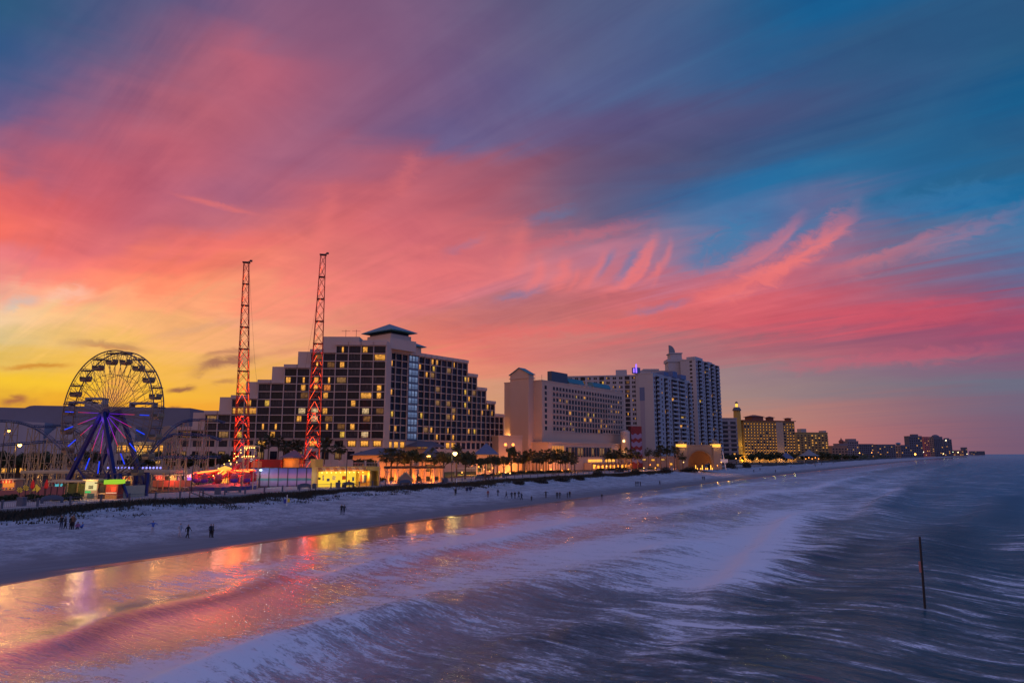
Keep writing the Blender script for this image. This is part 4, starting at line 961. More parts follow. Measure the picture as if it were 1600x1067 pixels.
far = [  # px0 px1 top Y material cols floors label
 (1299, 1323, 697, 900, 3, 5, 'low tan building with lit ground floor right of the golden hotel'), (1311, 1325, 693.5, 960, 0, 3, 'low white building carrying a small red cupola'),
 (1324, 1341, 689.5, 1050, 0, 5, 'pale flat roofed block with a raised centre in the distant row'), (1342, 1364, 694, 1150, 1, 7, 'wide grey blue distant block between two low ones'),
 (1369, 1398, 694.5, 1300, 1, 8, 'long dark distant block left of the water tower'), (1398, 1406, 695.5, 1350, 3, 2, 'narrow tan end wall right beside the water tower stem'), (1407, 1420, 695.5, 1400, 1, 4, 'dark distant block between water tower and first high rise'),
 (1420.5, 1441, 681.5, 1500, 1, 6, 'first and broadest dark high rise of the distant cluster'), (1444, 1452, 682.5, 1800, 2, 3, 'rose red distant high rise in the cluster'),
 (1452.5, 1459, 684.5, 1850, 3, 2, 'tan distant high rise wedged between the rose and blue ones'), (1458.5, 1473, 682.5, 1900, 1, 5, 'blue grey distant high rise with a rounded top'),
 (1474, 1487, 686.5, 2200, 1, 4, 'last dark high rise of the cluster with a bright roof light'), (1488, 1504, 703.5, 2500, 3, 5, 'long low far building beyond the high rise cluster'),
 (1504, 1510, 699, 2900, 1, 2, 'small lone far tower standing on the coast'), (1515, 1537, 704.8, 4200, 1, 7, 'farthest long block on the point of the coast')]
for i, (p0, p1, pt, Y, mi, nc, lb) in enumerate(far):
    w1 = (p1 - p0) / FPX * Y / nc
    r, L, H = slab_hotel('far_building', lb, p0, p1, pt, Y, (1, 0), HZ[mi], 3.4 if Y < 1400 else 5.2, nc, w1 * .55, 1.9 if Y < 1400 else 2.8, .12, P_GOLD + [P_LIT[0]], seed=20 + i, cat='building', group='distant beach buildings', limit=40)
    if 'cupola' in lb:
        m = MB(); m.lathe([(3, H+.7), (3, H+2.5), (4, H+3), (2.4, H+5.5), (1.2, H+6), (.1, H+9)], 10, (L*.4, 4, 0)); m.build('cupola', ROOFR, r)
    if 'raised' in lb: m = MB(); m.box(L*.15, L*.85, 1, 12, H+.7, H+4); m.build('roof_block', HZ[0], r)
    if 'rounded' in lb: m = MB(); m.lathe([(10, H+.7), (8, H+4), (3, H+6.5)], 14, (L/2, 10, 0)); m.build('rounded_roof', HZ[1], r)
    if 'broadest' in lb or 'last dark' in lb: m = MB(); m.box(L*.3, L*.75, 1, 10, H+.7, H+4.5); m.build('roof_block', HZ[1], r)
    if 'bright roof' in lb: m = MB(); m.lathe([(.1, -1.6), (1.6, 0), (.1, 1.6)], 8, (L*.3, -1, H - 3)); m.build('roof_light', glow('white_roof_light', (1, .8, .5), 6), r)
wt = thing('water_tower', 'blue water tower on a stem in the distant row', 'water tower', tuple(at(1404, 700, 1380))[:2] + (ZL,))
hw = at(1404, 693, 1380).z - ZL
m = MB(); m.lathe([(2.2, 0), (1.6, hw - 3)], 10); m.build('stem', HZ[1], wt)
m = MB(); m.lathe([(1.6, hw-3), (4.2, hw-1), (5, hw), (4.2, hw+1.3), (1.5, hw+2.2)], 14); m.build('tank', mat('blue_tank', (.06, .2, .34), .4), wt, True)

# ------------------------------------------------------------------ arena far behind the fairground
ARW = mat('blue_grey_metal_roof', (.17, .18, .25), .6, var=.08, scale=.3)
ar = frame_root('arena', 'long grey arena with a vaulted roof behind the ferris wheel', 'arena', tuple(at(-60, 690, 330))[:2], (1, .10))
m = MB()
def vault(m, x0, x1, y0, y1, z0, z1, n=10, r=.35):
    w_ = x1 - x0
    pts = [(x0, z0)] + [(x0 + w_ * r * (1 - math.cos(R(90 * k / n))), z0 + (z1 - z0) * math.sin(R(90 * k / n))) for k in range(1, n + 1)] + [(x1, z1 - .8), (x1, z0)]
    m.prism(pts, y0, y1)
vault(m, 14, 101, 8, 60, 10, 31.5, 10, .14); vault(m, -20, 40, 14, 62, 10, 31.0, 8, .3)
m.build('upper_vault', ARW, ar, False)
m = MB(); vault(m, 2, 36, 1, 30, 6, 23.5, 10, .5); vault(m, 34, 78, 2, 30, 6, 22.0, 10, .3); vault(m, -20, 6, 1, 30, 4, 22, 8, .5); m.build('lower_vault', mat('lilac_metal_roof', (.36, .35, .42), .6, var=.08, scale=.3), ar)
m = MB(); m.box(-20, 101, 0, 40, 0, 8); m.build('wall', GREY, ar)
for x, z in ((36, 31.4), (44, 33.4), (66, 31.2)):
    m = MB(); w_ = 9 if z > 32 else 12
    for a in (0, w_ - .6): m.box(x + a, x + a + .6, 20, 26, 29, z + 3)
    m.box(x, x + w_, 20, 26, z + 2.2, z + 3.2); m.box(x, x + w_, 20, 26, 29, z); m.build('roof_frame', GREY, ar)
tb_ = frame_root('tan_block', 'plain tan windowless block with light poles on top between wheel and stepped hotel', 'building', tuple(at(251, 690, 318))[:2], (1, .1))
m = MB(); m.prism([(0, 0), (0, 20.0), (3, 20.6), (7.2, 18.2), (7.2, 0)], 0, 14); m.build('wall', mat('tan_wall', (.36, .27, .22), .85), tb_)
lb_ = frame_root('lit_gallery', 'low building with a long yellow lit window band behind the ferris wheel', 'building', tuple(at(181, 700, 262))[:2], (1, .05))
m = MB(); m.box(0, 18, 0, 8, 0, 11.8); m.box(-.3, 18.3, -.3, 8.3, 11.8, 12.3); m.build('wall', GREY, lb_)
for k in range(9):
    o = link('window', pane_mesh(1.7, 3.0, P_GOLD[0] if k % 3 else P_GOLD[1]), lb_); o.location = (1.1 + k * 1.95, -.04, 9.6)
for k in range(6):
    o = link('window', pane_mesh(2.2, 1.6, P_GOLD[1] if k % 2 else P_DARK[0]), lb_); o.location = (2 + k * 2.8, -.04, 4.6)
lamp('gallery_lamp', (9, -2, 9), YELLOW, 500, lb_, .5)
gp = frame_root('service_building', 'dark low building with an amber lit ground floor at the far left edge', 'building', tuple(at(-30, 715, 215))[:2], (1, .05))
m = MB(); m.box(0, 15, 0, 10, 0, 6.0); m.box(-.4, 15.4, -1.6, 10, 6.0, 6.5); m.build('wall', WOOD, gp)
for k in range(5): o = link('window', pane_mesh(2.0, 1.8, P_GOLD[k % 2]), gp); o.location = (1.8 + k * 2.8, -.04, 2.6)

# ------------------------------------------------------------------ ferris wheel
WC = at(163, 646, 127.5); WY = 127.5
PHI = R(-21.7)
ROFF = WC.z - ZB
fw = thing('ferris_wheel', 'tall ferris wheel on blue legs with violet and blue light strips on its spokes', 'ferris wheel', (WC.x + .9, WY + .8, ZB), PHI)
RW, HALF, NG = 11.8, 1.1, 20          # local: x along the wheel plane, y along the axle
RIM = mat('wheel_rim_steel', (.20, .15, .12), .5, .2)
def wp_(r, a, y): return (r * math.sin(a), y, ROFF + r * math.cos(a))
for y in (-HALF, HALF):
    m = MB(); m.tube([wp_(RW, 2*math.pi*k/80, y) for k in range(80)], .12, 6, True); m.tube([wp_(RW * .955, 2*math.pi*k/80, y) for k in range(80)], .06, 4, True); m.build('rim', RIM, fw)
    m = MB(); m.tube([wp_(RW * .62, 2*math.pi*k/60, y) for k in range(60)], .045, 4, True); m.build('inner_ring', RIM, fw)
m = MB(); hb_ = Matrix.Translation((0, -1.9, ROFF)) @ Matrix.Rotation(R(-90), 4, 'X'); m.M = hb_; m.lathe([(.42, 0), (.42, 3.8)], 14); m.lathe([(.95, .5), (.95, .85)], 16); m.lathe([(.95, 2.95), (.95, 3.3)], 16); m.build('hub', BLUEST, fw)
LEDS = {}
def led(name, c, s): return glow(name, c, s)
def led_spoke():
    if 'led_spoke' in _mats: return _mats['led_spoke']
    m = bpy.data.materials.new('led_spoke'); m.use_nodes = True; t = NT(m.node_tree); t.n.clear()
    u = t.sep(t.new('ShaderNodeTexCoord').outputs['UV'])[0]
    c = t.ramp(u, [(.0, (.16, .02, 1)), (.45, (.28, .02, 1)), (.62, (.75, .02, .7)), (.85, (1, .03, .18)), (1, (1, .05, .02))])
    e = t.new('ShaderNodeEmission'); t.put(e.inputs[0], c); t.put(e.inputs[1], t.mr(t.m('FRACT', t.m('MULTIPLY', u, 26)), .0, 1, .3, 1.2))
    o = t.new('ShaderNodeOutputMaterial'); t.l.new(e.outputs[0], o.inputs[0]); _mats['led_spoke'] = m; return m
for k in range(NG):
    a = 2*math.pi*(k + .5)/NG - R(6)
    m = MB()
    for y in (-HALF, HALF):
        m.tube([wp_(.7, a - .09, y), wp_(RW, a - R(4.5), y)], .05, 4); m.tube([wp_(.7, a + .09, y), wp_(RW, a + R(4.5), y)], .05, 4)
        for sg in (-1, 1): m.bar(wp_(RW * .62, a, y), wp_(RW, a + sg * R(9), y), .05)
    m.bar(wp_(RW * .62, a, -HALF), wp_(RW * .62, a, HALF), .06); m.bar(wp_(RW, a + R(9), -HALF), wp_(RW, a + R(9), HALF), .09)
    m.build('spoke', RIM, fw)
    low = math.cos(a) < .25
    m = MB(); q = 0.62 if low else .42
    p0, p1 = Vector(wp_(.9, a, -HALF - .10)), Vector(wp_(RW * q, a, -HALF - .10)); d = (p1 - p0).normalized(); sd = Vector((d.z, 0, -d.x)) * (.034 if low else .02)
    m.add([p0 - sd, p1 - sd, p1 + sd, p0 + sd, p0 - sd - Vector((0, .05, 0)), p1 - sd - Vector((0, .05, 0)), p1 + sd - Vector((0, .05, 0)), p0 + sd - Vector((0, .05, 0))], [(0,1,2,3), (7,6,5,4), (0,4,5,1), (2,6,7,3)], [[(0,0),(1,0),(1,1),(0,1)], [(0,1),(1,1),(1,0),(0,0)], [(0,0),(0,0),(1,0),(1,0)], [(1,1),(1,1),(0,1),(0,1)]])
    m.build('light_strip', led_spoke() if low else mat('pale_spoke_tube', (.5, .38, .3), .5), fw)
    if low:
        m = MB(); m.bar(wp_(RW * .74, a, -HALF - .1), wp_(RW * .93, a, -HALF - .1), .13 if low else .06); m.build('blue_light_strip', led('blue_led', (.02, .06, 1), 1.1), fw)
# gondolas hang level between the two rims
GOND = mat('gondola_shell', (.30, .2, .12), .55, var=.2); CANO = mat('gondola_canopy', (.07, .07, .10), .6, var=.2)
def gondola():
    g = bpy.data.objects.new('gondola', None); COL.objects.link(g); g.parent = fw; g.empty_display_size = .3
    m = MB()
    prof = [(-.95, -1.95), (-.62, -2.45), (.62, -2.45), (.95, -1.95), (.86, -1.95), (.58, -2.36), (-.58, -2.36), (-.86, -1.95)]
    m.prism(prof, -.62, .62); m.prism([(-.9, -1.98), (-.62, -2.44), (.62, -2.44), (.9, -1.98)], -.66, -.6); m.prism([(-.9, -1.98), (-.62, -2.44), (.62, -2.44), (.9, -1.98)], .6, .66)
    m.box(-.95, -.85, -.62, .62, -1.95, -1.45); m.box(.85, .95, -.62, .62, -1.95, -1.45); m.build('tub', GOND, g)
    m = MB(); m.prism([(-.98, -.42), (-.9, -.26), (.9, -.26), (.98, -.42)], -.72, .72); m.build('canopy', CANO, g)
    m = MB()
    for sx in (-1, 1):
        for y in (-.6, .6): m.bar((sx * .3, y, -.3), (sx * .86, y, -1.5), .05)
    m.bar((0, -HALF, 0), (0, HALF, 0), .1); m.bar((0, -.6, 0), (0, -.6, -.3), .06); m.bar((0, .6, 0), (0, .6, -.3), .06); m.build('hanger', RIM, g)
    return g
g0 = gondola()
for k in range(NG):
    a = 2*math.pi*k/NG - R(6) + R(0)
    g = g0 if k == 0 else copy_tree(g0, fw)
    g.location = wp_(RW, a, 0)
# legs and base
for sgn, y in ((-1, -1.9), (1, 1.9)):
    for sx in (-1, 1):
        m = MB(); foot = (sx * 7.0, y + sgn * 1.0, 1.0 if sx < 0 else .6)
        m.bar((sx * .25, y, ROFF), foot, .62, .62); m.build('leg', BLUEST, fw)
        m = MB(); m.bar((sx * 4.7, y + sgn * .65, ROFF * .36), (sx * 1.8, y + sgn * .3, ROFF * .02 + 2.2), .2); m.build('strut', BLUEST, fw)
m = MB(); m.bar((-7.2, -2.9, .9), (-8.4, -3.0, .2), .6); m.bar((-7.2, 2.9, .9), (-8.4, 3.0, .2), .6); m.build('footing', mat('rust_red_paint', (.3, .07, .02), .6), fw)
for y in (-2.9, 2.9):
    m = MB()
    for x in (4.2, 7.0): m.bar((x, y, 0), (x, y, 4.2), .55)
    m.bar((4.2, y, 2.4), (7.0, y, 2.4), .3); m.bar((4.2, y, 4.1), (7.0, y, 4.1), .3)
    m.build('base_frame', BLUEST, fw)
m = MB(); m.bar((7.3, -2.9, 3.8), (11.2, -4.2, .2), .35); m.build('stay', BLUEST, fw)
m = MB(); m.box(1.6, 7.8, -3.9, -3.3, 0, 2.0); m.box(7.2, 7.8, -3.3, 2, 0, 2.0); m.box(1.6, 2.2, -3.3, 2, 0, 2.0); m.box(2.2, 7.2, -3.3, 2, 1.2, 1.4); m.build('base_skirt', mat('cream_panel', (.5, .40, .28), .7), fw)
lamp('base_fill_light', (4.7, -6.0, 1.6), (1, .5, .16), 80, fw, .8)  # unseen warm light added in front to brighten the base skirt
lamp('violet_lamp', (0, -2.7, ROFF - 1.2), (.25, .08, 1), 60, fw, .6); lamp('violet_lamp', (1, -3.2, ROFF - 7), (.25, .08, 1), 40, fw, .6)

# ------------------------------------------------------------------ red launch towers
RED_LED = glow('red_led', (1, .08, .02), 2.6)
def sling(px0, py0, px1, py1, Y, wb, label):
    b_, t_ = at(px0, py0, Y), at(px1, py1, Y); b_.z = ZB; H = t_.z - ZB
    r = thing('launch_tower', label, 'launch tower', b_, R(12), 'red lattice launch towers')
    lean = Vector((t_.x - b_.x, 0, 0)); lean.rotate(Matrix.Rotation(-R(12), 3, 'Z'))
    NB = 20
    def P(k, i):
        f = i / NB; w_ = wb * (1 - .66 * f); q = [(-.5, -.4), (.5, -.4), (.5, .4), (-.5, .4)][k % 4]
        return Vector((q[0] * w_ + lean.x * f, q[1] * w_ + lean.y * f, H * f))
    for k in range(4):
        m = MB(); m.tube([P(k, i) for i in range(NB + 1)], [.13 - .06 * i / NB for i in range(NB + 1)], 5); m.build('leg', REDST, r)
    m = MB()
    for i in range(NB):
        for k in range(4):
            m.bar(P(k, i), P(k + 1, i + 1), .075); m.bar(P(k + 1, i), P(k, i + 1), .075)
            if i % 2 == 0: m.bar(P(k, i), P(k + 1, i), .09)
    m.build('lattice', REDST, r)
    for i in range(2, NB, 2):
        m = MB(); c = sum((P(k, i) for k in range(4)), Vector()) / 4; w_ = wb * (1 - .66 * i / NB) * .56
        m.box(c.x - w_, c.x + w_, c.y - w_ * .8, c.y + w_ * .8, c.z - .09, c.z + .09)
        m.build('ring_platform', mat('dark_red_steel', (.12, .02, .02), .5), r)
    rg = random.Random(px0)
    for i in range(1, 19):
        if rg.random() < .12: continue
        for k in (0, 1) if i < 12 else (0,):
            a_, b2, c2 = P(k, i), P(k + 1, i), (P(k, i + 1) + P(k + 1, i + 1)) / 2
            f0 = .1 if i < 9 else .35; m = MB()
            m.bar(a_.lerp(c2, f0), a_.lerp(c2, .95), .085)
            if i < 11: m.bar(b2.lerp(c2, .1), b2.lerp(c2, .95 if rg.random() < .6 else .4), .085)
            m.build('red_light_bar', RED_LED, r)

    m = MB(); c = (P(0, NB) + P(2, NB)) / 2; m.box(c.x - .9, c.x + .9, c.y - .6, c.y + .6, c.z, c.z + .25); m.bar((c.x + .3, c.y, c.z + .2), (c.x + 1.3, c.y, c.z + .7), .25); m.lathe([(.35, -.2), (.35, .2)], 10, (c.x + 1.1, c.y, c.z + .6)); m.build('pulley_head', DARK, r)
    for f, e in ((.06, 340), (.17, 400), (.29, 400), (.42, 180), (.56, 90), (.7, 40), (.84, 22), (.95, 12)):
        p = lean * f; lamp('red_lamp', (p.x, p.y, H * f), (1, .05, .02), e, r, .3)
    return r, t_
s1, top1 = sling(379, 705, 385, 411, 170, 3.5, 'shorter red lit lattice launch tower nearer the ferris wheel')
s2, top2 = sling(487, 712, 505, 399, 177, 3.8, 'taller red lit lattice launch tower in front of the stepped hotel')
for (p, q) in ((top1, at(420, 705, 163)), (top2, at(462, 690, 160))):
    pass
for r_, p, q, lb in ((s1, top1, at(412, 705, 173), 0), (s2, top2, at(455, 705, 175), 0)):
    m = MB(r_.matrix_basis.inverted()); m.tube([p + Vector((.6, 0, 0)), p.lerp(q, .5) + Vector((0, 0, -1.2)), q], .022, 4); m.build('cable', DARK, r_)

# ------------------------------------------------------------------ roller coasters
LAT = mat('pale_lattice_paint', (.30, .25, .18), .6, var=.1)
TRK = mat('blue_track_paint', (.03, .06, .16), .45, var=.1)
def spline(pts, n=8):
    pts = [Vector(p) for p in pts]; o = []
    for i in range(len(pts) - 1):
        p0, p1, p2, p3 = pts[max(i-1, 0)], pts[i], pts[i+1], pts[min(i+2, len(pts)-1)]
        for k in range(n):
            t = k / n
            o.append(.5 * (2*p1 + (p2-p0)*t + (2*p0-5*p1+4*p2-p3)*t*t + (3*p1-p0-3*p2+p3)*t**3))
    return o + [pts[-1]]
def coaster(name, label, runs, step):
    r = thing(name, label, 'roller coaster', tuple(gz(*runs[0][0][:2], 11.0) if 0 else (runs[0][0][0], runs[0][0][1], ZL)))
    off = Vector(r.location)
    for pts in runs:
        sp = [p - off for p in spline(pts)]
        m = MB()
        side = [((sp[min(i+1, len(sp)-1)] - sp[max(i-1, 0)]).cross(Vector((0,0,1)))).normalized() * .5 for i in range(len(sp))]
        for sg in (-1, 1): m.tube([p + d * sg for p, d in zip(sp, side)], .09, 5)
        m.tube([p - Vector((0,0,.45)) for p in sp], .16, 5)
        for i in range(len(sp)):
            m.bar(sp[i] + side[i], sp[i] - Vector((0,0,.45)), .07); m.bar(sp[i] - side[i], sp[i] - Vector((0,0,.45)), .07)
        m.build('track', TRK, r)
        for q in (len(sp) // 4, 3 * len(sp) // 4): lamp('under_fill_light', tuple(sp[q] * Vector((1, 1, .0)) + Vector((0, -3.0, 2.2))) if 0 else (sp[q].x, sp[q].y - 3.0, 2.2), (1, .5, .15), 150, r, .3)  # unseen warm lights added low down to brighten the lattice
        acc = 0
        for i in range(1, len(sp)):
            acc += (sp[i] - sp[i-1]).length
            if acc > step:
                acc = 0; p, d = sp[i], side[i] * 2.0; h = p.z - .5
                if h < 1.2: continue
                m = MB(); tw = (sp[min(i+1, len(sp)-1)] - sp[i-1]); tw.z = 0; tw = tw.normalized() * .9
                nb = max(1, int(h / 2.6))
                corners = [d + tw, d - tw, -d - tw, -d + tw]
                for c in corners: m.bar((p.x + c.x * 1.2, p.y + c.y * 1.2, 0), (p.x + c.x * .9, p.y + c.y * .9, h), .15)
                for j in range(nb + 1):
                    z0 = h * j / nb
                    for q in range(4):
                        c0, c1 = corners[q], corners[(q+1) % 4]
                        m.bar((p.x + c0.x, p.y + c0.y, z0), (p.x + c1.x, p.y + c1.y, z0), .10)
                        if j < nb and q % 2 == j % 2: m.bar((p.x + c0.x, p.y + c0.y, z0), (p.x + c1.x, p.y + c1.y, h * (j+1) / nb), .11)
                m.build('support', LAT, r)
    return r
coaster('roller_coaster', 'blue tracked roller coaster on pale lattice supports at the left edge behind the wheel',
        [[at(-60, 658, 176), at(-20, 656, 174), at(20, 657, 172), at(48, 664, 170), at(68, 675, 168), at(84, 688, 165), at(98, 700, 160), at(112, 706, 156)],
         [at(-10, 694, 160), at(20, 692, 162), at(50, 690, 164), at(80, 688, 168), at(104, 690, 170)], [at(49, 664, 182), at(75, 665, 184), at(96, 664, 184), at(112, 668, 182), at(130, 678, 178), at(145, 690, 172)]], 7.5)
coaster('roller_coaster', 'taller blue tracked roller coaster on pale lattice towers between the wheel and first red tower',
        [[at(236, 706, 166), at(244, 697, 168), at(255, 684, 170), at(270, 668, 173), at(284, 659, 176), at(298, 655, 179), at(318, 654, 182), at(336, 655, 183), at(350, 659, 182)],
         [at(240, 702, 160), at(250, 690, 161), at(260, 682, 162), at(275, 677, 164), at(298, 677, 166), at(325, 680, 168), at(346, 686, 168)], [at(236, 716, 158), at(262, 712, 160), at(300, 713, 163), at(345, 712, 166)]], 6.4)

# ------------------------------------------------------------------ fairground stalls and rides
def canopy_shed(name, label, px0, px1, py, Y, zt, depth, mt, lit=None, th=.5, dirv=(1, 0)):
    a, b = at(px0, py, Y), at(px1, py, Y); L = b.x - a.x; r = frame_root(name, label, 'shelter', (a.x, a.y), dirv, None, ZB)
    m = MB(); m.box(0, L, 0, depth, zt - th, zt); m.build('roof', mt, r)
    n = max(2, int(L / 3.4)); m = MB(); m.bar((0, 0, 0), (0, 0, zt - th), .16); me_ = m.mesh('post', LAT)
    for k in range(n + 1):
        for y in (.3, depth - .3): o = link('post', me_, r); o.location = (.2 + (L - .4) * k / n, y, 0)
    return r, L
CREAM = mat('cream_canopy', (.62, .48, .28), .7, var=.08)
r, L = canopy_shed('ride_shelter', 'long flat cream canopy running behind the ferris wheel legs', 32, 262, 735, 141, 4.2, 6, CREAM, dirv=(1, .04))
for k in range(4): lamp('shelter_lamp', (4 + k * 8, 2, 3.0), (1, .5, .13), 200, r, .4)
m = MB()
for k in range(16): m.lathe([(.1, 0), (.22, .2), (.1, .42)], 6, (L - 12.5 + k * .7, -.1, 4.6))
m.build('bulb_string', glow('coloured_bulbs', (.25, .25, 1), 2.0), r)
r, L = canopy_shed('ride_shelter', 'lower thin lit canopy left of the bright kiosk', 74, 133, 747, 120, 3.0, 4, CREAM, dirv=(1, .1), th=.22)
lamp('shelter_lamp', (5, 2, 2.4), (1, .62, .2), 120, r, .3)
m = MB(); m.box(.5, L, 4.2, 4.4, 0, 2.4); m.build('painted_backdrop', mat('garden_mural', (.10, .14, .08), .8, var=.6, scale=1.5), r)
def kiosk(label, px0, px1, pyb, Y, h, body, roof=None, parts=(), name='kiosk'):
    a, b = at(px0, pyb, Y), at(px1, pyb, Y); L = b.x - a.x
    r = frame_root(name, label, 'kiosk', (a.x, a.y), (1, .1), None, ZB)
    m = MB(); m.box(0, L, 0, 2.4, 0, h); m.build('body', body, r)
    if roof: m = MB(); m.box(-.25, L + .25, -.5, 2.6, h, h + .22); m.build('roof', roof, r)
    for nm, x0, x1, z0, z1, mm in parts:
        m = MB(); m.box(x0 * L, x1 * L, -.07, -.003, z0, z1); m.build(nm, mm, r)
    return r, L
LITW = glow('lit_kiosk_front', (1, .82, .36), .85)
r, L = kiosk('small brightly lit cream ticket kiosk with green lower panel left of the wheel base', 131.5, 150, 773, 119, 3.1, mat('cream_panel', (.5, .4, .28)), CREAM,
      [('lit_front', .05, .95, 1.5, 3.0, LITW), ('hatch', .3, .68, 1.7, 2.3, P_DARK[0]), ('green_sign', .06, .5, 1.06, 1.36, glow('green_sign', (.1, .8, .2), .7)), ('poster', .25, .8, .15, .95, mat('poster_teal', (.06, .13, .14), .6, var=.5, scale=4))])
lamp('kiosk_lamp', (L/2, -1.4, 2.8), (1, .62, .2), 160, r, .4)
r, L = kiosk('brown food stall with dark hatch between the lit kiosk and the green topped stall', 151, 164, 772, 119.6, 2.6, WOOD, WOOD, [('hatch', .15, .85, 1.2, 2.1, DARK), ('counter', 0, 1, .8, 1.0, CREAM)])
r, L = kiosk('food stall with green lit top and red lit counter beside the wheel base', 164.5, 182, 772, 119.6, 2.5, mat('red_stall_paint', (.3, .04, .03), .6), None,
      [('red_menu', .5, .85, 1.3, 2.0, glow('red_menu', (1, .08, .03), 1.4)), ('counter', .0, 1, .0, .75, mat('ochre_counter', (.45, .27, .1), .7)), ('shelf', .05, .95, .9, 1.1, WHITE)], 'food_stall')
m = MB(); m.box(-.1, L + .1, -.7, 2.5, 2.5, 3.2); m.build('green_canopy', glow('green_lit_canopy', (.45, .8, .05), .75), r)
lamp('stall_lamp', (L/2, -1.2, 2.0), (1, .4, .1), 120, r, .4)
# little cars' track with checked discs, clown-red closed parasols and pens
for px, py in ((31, 765), (40.5, 762), (56, 762)):
    p = at(px, py, 112); d_ = thing('checked_sign', {31: 'left round yellow and black checked sign on a post', 40.5: 'taller middle yellow and black checked sign', 56: 'small yellow arrow shaped sign right of the checked discs'}[px], 'sign', (p.x, p.y, ZB), 0, 'kiddie ride signs')
    h = p.z - ZB
    m = MB(); m.bar((0, 0, 0), (0, 0, h), .1); m.build('post', DARK, d_)
    m = MB()
    if px < 50:
        for i in range(6):
            for j in range(6):
                if math.hypot(i - 2.5, j - 2.5) < 3.1: m.mat = (i + j) % 2; m.box(-.42 + i*.14, -.28 + i*.14, -.05, .05, h - .42 + j*.14, h - .28 + j*.14)
    else: m.mat = 0; m.prism([(-.6, h - .5), (.2, h - .4), (.2, h - .7), (.8, h - .1), (0, h + .6), (-.1, h + .1)], -.05, .05)
    m.build('sign_face', [mat('sign_yellow', (.75, .5, .04), .5, emit=(1, .6, .05), es=.12), DARK], d_)
for px in (49.5, 71):
    p = at(px, 772, 116); u = thing('closed_parasol', 'furled red parasol %s' % ('left of the pair beside the track' if px < 60 else 'right of the pair by the canopy post'), 'parasol', (p.x, p.y, ZB), 0, 'furled red parasols')
    m = MB(); m.bar((0, 0, 0), (0, 0, 3.3), .08); m.build('pole', DARK, u)
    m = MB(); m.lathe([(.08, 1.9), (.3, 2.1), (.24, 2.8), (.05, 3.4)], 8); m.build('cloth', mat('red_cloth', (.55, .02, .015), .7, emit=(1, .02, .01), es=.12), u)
a = at(48, 770, 117); pen = frame_root('ride_pen', 'low pink board fence round the kiddie car track', 'fence', (a.x, a.y), (1, .08), None, ZB)
m = MB(); m.box(0, 5.4, 0, .12, .7, 2.2); m.box(-8, -1, 1.2, 1.3, .4, 1.5); m.build('boards', mat('pink_boards', (.4, .14, .13), .7, var=.2), pen)
for k in range(6): m = MB(); m.bar((.2 + k, 0, 0), (.2 + k, 0, 2.2), .1); m.build('post', DARK, pen)
rng = random.Random(4)
def leaf_clump(n, rad, hgt, size, seed, flat=.7):
    g = random.Random(seed); m = MB()
    for i in range(n):
        u = g.random() ** .4; th = g.random() * 6.283; ph = math.acos(g.uniform(-.25, 1))
        p = Vector((rad * u * math.sin(ph) * math.cos(th), rad * u * math.sin(ph) * math.sin(th), hgt * (.15 + .85 * u * math.cos(ph) * flat + .1)))
        d = Vector((g.gauss(0, 1), g.gauss(0, 1), g.gauss(.3, 1))).normalized(); e = d.cross(Vector((g.gauss(0, 1), g.gauss(0, 1), g.gauss(0, 1)))).normalized()
        s = size * g.uniform(.6, 1.4); m.add([p - d * s, p + e * s * .45, p + d * s, p - e * s * .45], [(0,1,2,3)])
    return m
LEAF = mat('dark_foliage', (.035, .05, .018), .7, var=.5, scale=2.0)
LEAF2 = mat('olive_foliage', (.06, .06, .02), .7, var=.5, scale=2.0)
DRY = mat('dune_grass', (.045, .04, .028), .9, var=.5, scale=2.0)
_bush = [leaf_clump(360, 1.0, 1.3, .17, s).mesh('bush', LEAF) for s in range(3)]
def bush(px, py, Y, w_, h_, label, group, zb=ZB):
    p = at(px, py, Y); o = link('bush', _bush[int(px) % 3]); o.location = (p.x, p.y, zb); o.scale = (w_, w_, h_); o.rotation_euler.z = px
    return tag(o, label, 'bush', group)
for i, px in enumerate((2, 12, 22, 47, 62, 80, 92, 104, 118)):
    w_ = rng.uniform(.8, 1.2); bush(px, 775, 113 + (i % 3), w_, rng.uniform(.9, 1.25), 'dark clipped bush lining the kiddie car track, planted along the fair front', 'bushes lining the fair front')

POSTC = [mat('prize_%s' % c, col, .6) for c, col in (('pink', (.5, .1, .2)), ('blue', (.08, .15, .5)), ('yellow', (.55, .4, .05)), ('white', (.6, .6, .55)))]
